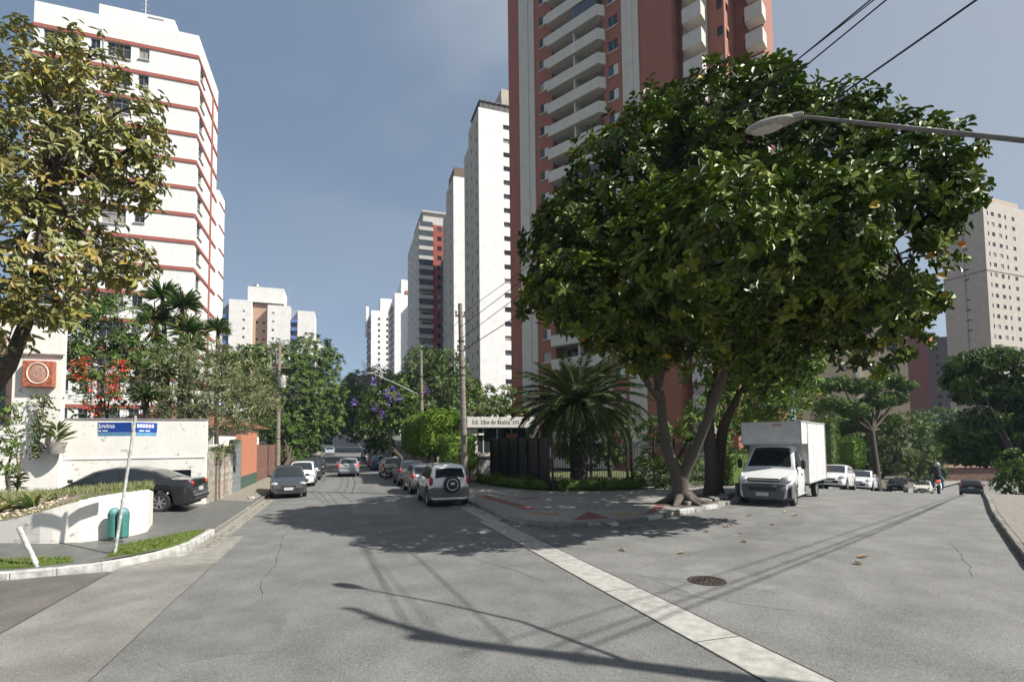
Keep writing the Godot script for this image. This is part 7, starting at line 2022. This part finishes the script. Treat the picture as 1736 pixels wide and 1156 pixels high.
	# palms and shrubs behind the gate house
	add.call("light green shrubbery rising behind the gate house roof", Vector3(11.5, 0.1, -37), [[800, 660, 20, 42], [830, 670, 18, 41], [860, 668, 16, 41], [815, 690, 18, 38], [850, 690, 18, 37], [790, 690, 14, 38]], 81, G_OLIVE + G_MID, {"trunk": 0.12, "len": 0.34})
	rng.seed = 90
	for i in 5:
		var rp := thing("roof_plant", ["pale spiky plant on the gate house roof nearest the pole", "pale spiky plant second along the gate house roof", "pale spiky plant third along the gate house roof", "pale spiky plant fourth along the gate house roof", "pale spiky plant at the palm end of the gate house roof"][i], "plant", Vector3(7.9 + i * 0.8, 4.14, -30.3), 0.0, "plants on the gate house roof")
		spiky(rp, "leaf_rosette", Vector3(0, 0.25, 0), 110, 0.62, 0.06, [Color(0.20, 0.24, 0.10), Color(0.28, 0.30, 0.15)], -0.1)
		var ds := MB.new(); ds.lathe(Vector3.ZERO, [Vector2(0.16, 0), Vector2(0.2, 0.22), Vector2(0, 0.22)], 10); part("root_ball", ds, barkm, rp)
	# ------- clipped hedges
	var cl := thing("clipped_tree", "long box clipped bright green tree over the parked cars", "hedge", Vector3(6.3, 0.13, -37.4))
	part("crown", box_crown(Vector3(-1.5, 1.7, -6.2), Vector3(1.2, 4.5, 6.2), 62, 0.20, 0.10, G_BRIGHT, 91, 0.3), leafm, cl)
	for z in [-4.5, -1.5, 1.5, 4.5]:
		var mb := MB.new(); mb.tube([Vector3(0, -0.1, z), Vector3(0.05, 1.0, z), Vector3(-0.05, 2.2, z)], [0.13, 0.1, 0.09], 8); part("trunk", mb, barkm, cl)
	cl = thing("clipped_tree", "small box clipped shrub tree right behind the utility pole", "hedge", Vector3(6.35, 0.13, -28.6))
	part("crown", box_crown(Vector3(-1.0, 0.9, -1.2), Vector3(0.9, 2.95, 1.2), 70, 0.15, 0.07, G_BRIGHT + G_MID, 92, 0.3), leafm, cl)
	var tb := MB.new(); tb.tube([Vector3(0, -0.1, 0), Vector3(0, 1.4, 0)], [0.09, 0.08], 8); part("trunk", tb, barkm, cl)
	var path := [Vector2(8.0, -30.0), Vector2(8.35, -27.2), Vector2(9.2, -24.4), Vector2(10.4, -23.2), Vector2(12.2, -22.55), Vector2(14.4, -22.3)]
	var hn := thing("low_hedge", "low clipped hedge along the foot of the black fence", "hedge", Vector3(10.0, 0.13, -24.6))
	for i in path.size() - 1:
		var a: Vector2 = path[i]; var b: Vector2 = path[i + 1]
		var L := a.distance_to(b)
		var mb := box_crown(Vector3(-L * 0.5 - 0.12, 0, -0.34), Vector3(L * 0.5 + 0.12, 0.55, 0.34), 95, 0.10, 0.05, G_MID + G_BRIGHT, 93 + i, 0.35)
		var m := part("hedge_run", mb, leafm, hn, Vector3((a.x + b.x) * 0.5, 0.13, (a.y + b.y) * 0.5) - hn.position)
		m.rotation.y = atan2(-(b.y - a.y), b.x - a.x)
	var dk := tree("garden_shrub", "dark shrubs behind the corner tree trunk by the railing", "shrub", Vector3(15.0, 0.13, -22.0), [[Vector3(14.6, 0.8, -22.2), 0.75], [Vector3(15.6, 0.9, -22.0), 0.85], [Vector3(16.6, 0.8, -22.1), 0.8], [Vector3(17.6, 0.9, -22.6), 0.85], [Vector3(15.2, 1.3, -22.6), 0.7]], {"dens": 12, "per": 6, "len": 0.22, "wid": 0.08, "seed": 95, "cols": G_DARK + G_MID, "trunk": 0.05})
	tree("garden_tree", "mid height garden tree between the palm and box van", "tree", Vector3(19.5, 0.0, -27.0), seen([[1190, 700, 30, 29], [1230, 690, 34, 29], [1170, 730, 26, 28], [1215, 735, 26, 28], [1260, 720, 26, 30], [1245, 660, 28, 30]]), {"dens": 8, "per": 7, "len": 0.26, "wid": 0.11, "seed": 96, "cols": G_MID + G_BRIGHT, "trunk": 0.12})
	tree("garden_tree", "dense dark garden trees behind the palm and railing", "tree", Vector3(17.5, 0.1, -31.0), seen([[940, 700, 26, 33], [1000, 720, 30, 33], [1060, 720, 30, 33], [1110, 730, 28, 33], [1040, 770, 22, 33], [960, 760, 22, 33], [1100, 775, 20, 32], [1000, 775, 18, 33]]), {"dens": 8, "per": 6, "len": 0.3, "wid": 0.15, "seed": 97, "cols": G_DARK + G_MID, "trunk": 0.14})
	# ------- side street
	cl = thing("clipped_tree", "wide box clipped hedge tree on the side street behind the white cars", "hedge", Vector3(39.9, gy(39.9, -31.6), -31.6), deg_to_rad(29))
	part("crown", box_crown(Vector3(-2.2, 1.9, -1.4), Vector3(2.2, 4.3, 1.4), 46, 0.20, 0.09, G_BRIGHT + G_MID, 101, 0.3), leafm, cl)
	tb = MB.new(); tb.tube([Vector3(0, -0.2, 0), Vector3(0, 2.5, 0)], [0.14, 0.1], 8); part("trunk", tb, barkm, cl)
	cl = thing("clipped_tree", "tall narrow clipped hedge tree just right of the box van", "hedge", Vector3(32.2, gy(32.2, -26.9), -26.9), deg_to_rad(29))
	part("crown", box_crown(Vector3(-0.7, 1.4, -0.8), Vector3(0.7, 4.9, 0.8), 50, 0.18, 0.085, G_OLIVE + G_BRIGHT, 102, 0.3), leafm, cl)
	tb = MB.new(); tb.tube([Vector3(0, -0.2, 0), Vector3(0.1, 2.0, 0)], [0.1, 0.08], 8); part("trunk", tb, barkm, cl)
	var sd := func(label, base, list, seed_, cols, extra := {}):
		var o := st.duplicate(); o.seed = seed_; o.cols = cols
		for k in extra: o[k] = extra[k]
		base.y = gy(base.x, base.z)
		return tree("street_tree", label, "tree", base, seen(list), o, "trees along the side street")
	sd.call("flat topped tree with tiered branches beyond the box van", Vector3(43.0, 0, -31.0), [[1400, 655, 24, 45], [1430, 650, 26, 45], [1470, 655, 28, 45], [1510, 645, 26, 46], [1535, 655, 20, 46], [1420, 685, 24, 44], [1490, 680, 26, 45], [1450, 695, 26, 44], [1520, 675, 22, 46], [1470, 720, 26, 47], [1430, 725, 22, 46], [1505, 715, 22, 47]], 111, G_MID, {"squash": 0.45, "dens": 10.0, "len": 0.3, "wid": 0.12})
	sd.call("leafy street tree standing over the small far cars", Vector3(52.5, 0, -39.0), [[1500, 740, 28, 52], [1540, 730, 30, 52], [1575, 745, 24, 53], [1520, 775, 28, 51], [1560, 780, 28, 52], [1585, 780, 18, 52], [1505, 715, 20, 53], [1545, 800, 20, 51]], 112, G_MID + G_OLIVE, {"dens": 4.0})
	sd.call("dark flat layered tree filling the right edge", Vector3(43.8, 0, -20.2), [[1650, 618, 34, 36], [1690, 610, 36, 36], [1735, 620, 44, 36], [1628, 645, 24, 36], [1725, 680, 44, 36], [1680, 715, 44, 36.5], [1645, 735, 38, 37], [1720, 745, 44, 36], [1650, 668, 26, 36.5], [1615, 738, 24, 37], [1770, 690, 50, 35], [1690, 660, 36, 37], [1670, 765, 36, 37], [1735, 790, 34, 36], [1630, 770, 26, 38]], 113, G_DARK + G_MID, {"squash": 0.6, "dens": 11.0, "len": 0.34, "wid": 0.16, "trunk": 0.25})
	sd.call("bright shrub hanging over the right kerb wall", Vector3(43.0, 0, -15.5), [[1715, 790, 26, 33], [1740, 800, 30, 32], [1700, 820, 20, 33], [1735, 830, 22, 32]], 114, G_BRIGHT + G_MID, {"trunk": 0.08, "len": 0.3})
	sd.call("tree behind the low brown house at the bend", Vector3(100, 0, -62), [[1600, 770, 26, 95], [1630, 780, 24, 95], [1660, 770, 26, 95], [1610, 745, 26, 98], [1650, 740, 28, 98], [1585, 800, 14, 92], [1690, 780, 26, 94]], 115, G_DARK + G_MID, {"dens": 3.0, "len": 0.6, "wid": 0.3})
	sd.call("leafy tree in front of the cream block behind the flat topped tree", Vector3(47.5, 0, -39.5), [[1405, 725, 28, 54], [1440, 735, 30, 54], [1480, 745, 28, 55], [1420, 770, 28, 53], [1460, 780, 28, 53], [1395, 690, 24, 55], [1500, 770, 22, 54], [1450, 700, 26, 56]], 118, G_MID, {"dens": 4.5})
	sd.call("hazy distant tree below the brick slab tower", Vector3(105, 0, -72), [[1560, 720, 26, 115], [1600, 715, 26, 118], [1630, 725, 22, 116], [1580, 745, 22, 112], [1535, 730, 18, 112]], 116, G_MID, {"dens": 2.2, "len": 0.7, "wid": 0.35})
	sd.call("yellow tinged tree rising behind the box van roof", Vector3(24.5, 0, -26.5), [[1350, 620, 34, 30], [1380, 610, 24, 31], [1320, 660, 32, 30], [1365, 665, 28, 30], [1290, 690, 26, 30], [1335, 700, 22, 30]], 117, G_BRIGHT + [Color(0.28, 0.22, 0.04), Color(0.10, 0.15, 0.03)], {"dens": 8.0, "len": 0.28, "wid": 0.12})
	cl = thing("ivy_hedge", "ivy covered garden wall to the left of the box van", "hedge", Vector3(20.5, 0.0, -22.6), deg_to_rad(29))
	part("foliage", box_crown(Vector3(-1.6, 0, -0.4), Vector3(1.6, 2.0, 0.4), 60, 0.14, 0.08, G_MID + G_OLIVE, 103, 0.2), leafm, cl)
	var rw := thing("street_wall", "low brown wall under shrubs on the right pavement of the side street", "wall", Vector3(35.0, gy(38, -16), -16.2), deg_to_rad(28))
	var wb := MB.new(); slab(wb, Vector3(-2, -1.5, -0.2), Vector3(26, 1.2, 0.2)); part("wall", wb, mats["brown_wall"], rw)

func _ready() -> void:
	rng.seed = 1
	stage()
	textures()
	leaf_materials()
	mat("iron", lin(0.015, 0.016, 0.017), 0.5)
	pane_mats()
	roads()
	left_tower()
	far_left()
	white_row()
	red_tower()
	right_far()
	left_property()
	guard_property()
	furniture()
	vehicles()
	corner_tree()
	palm_tree()
	planting()
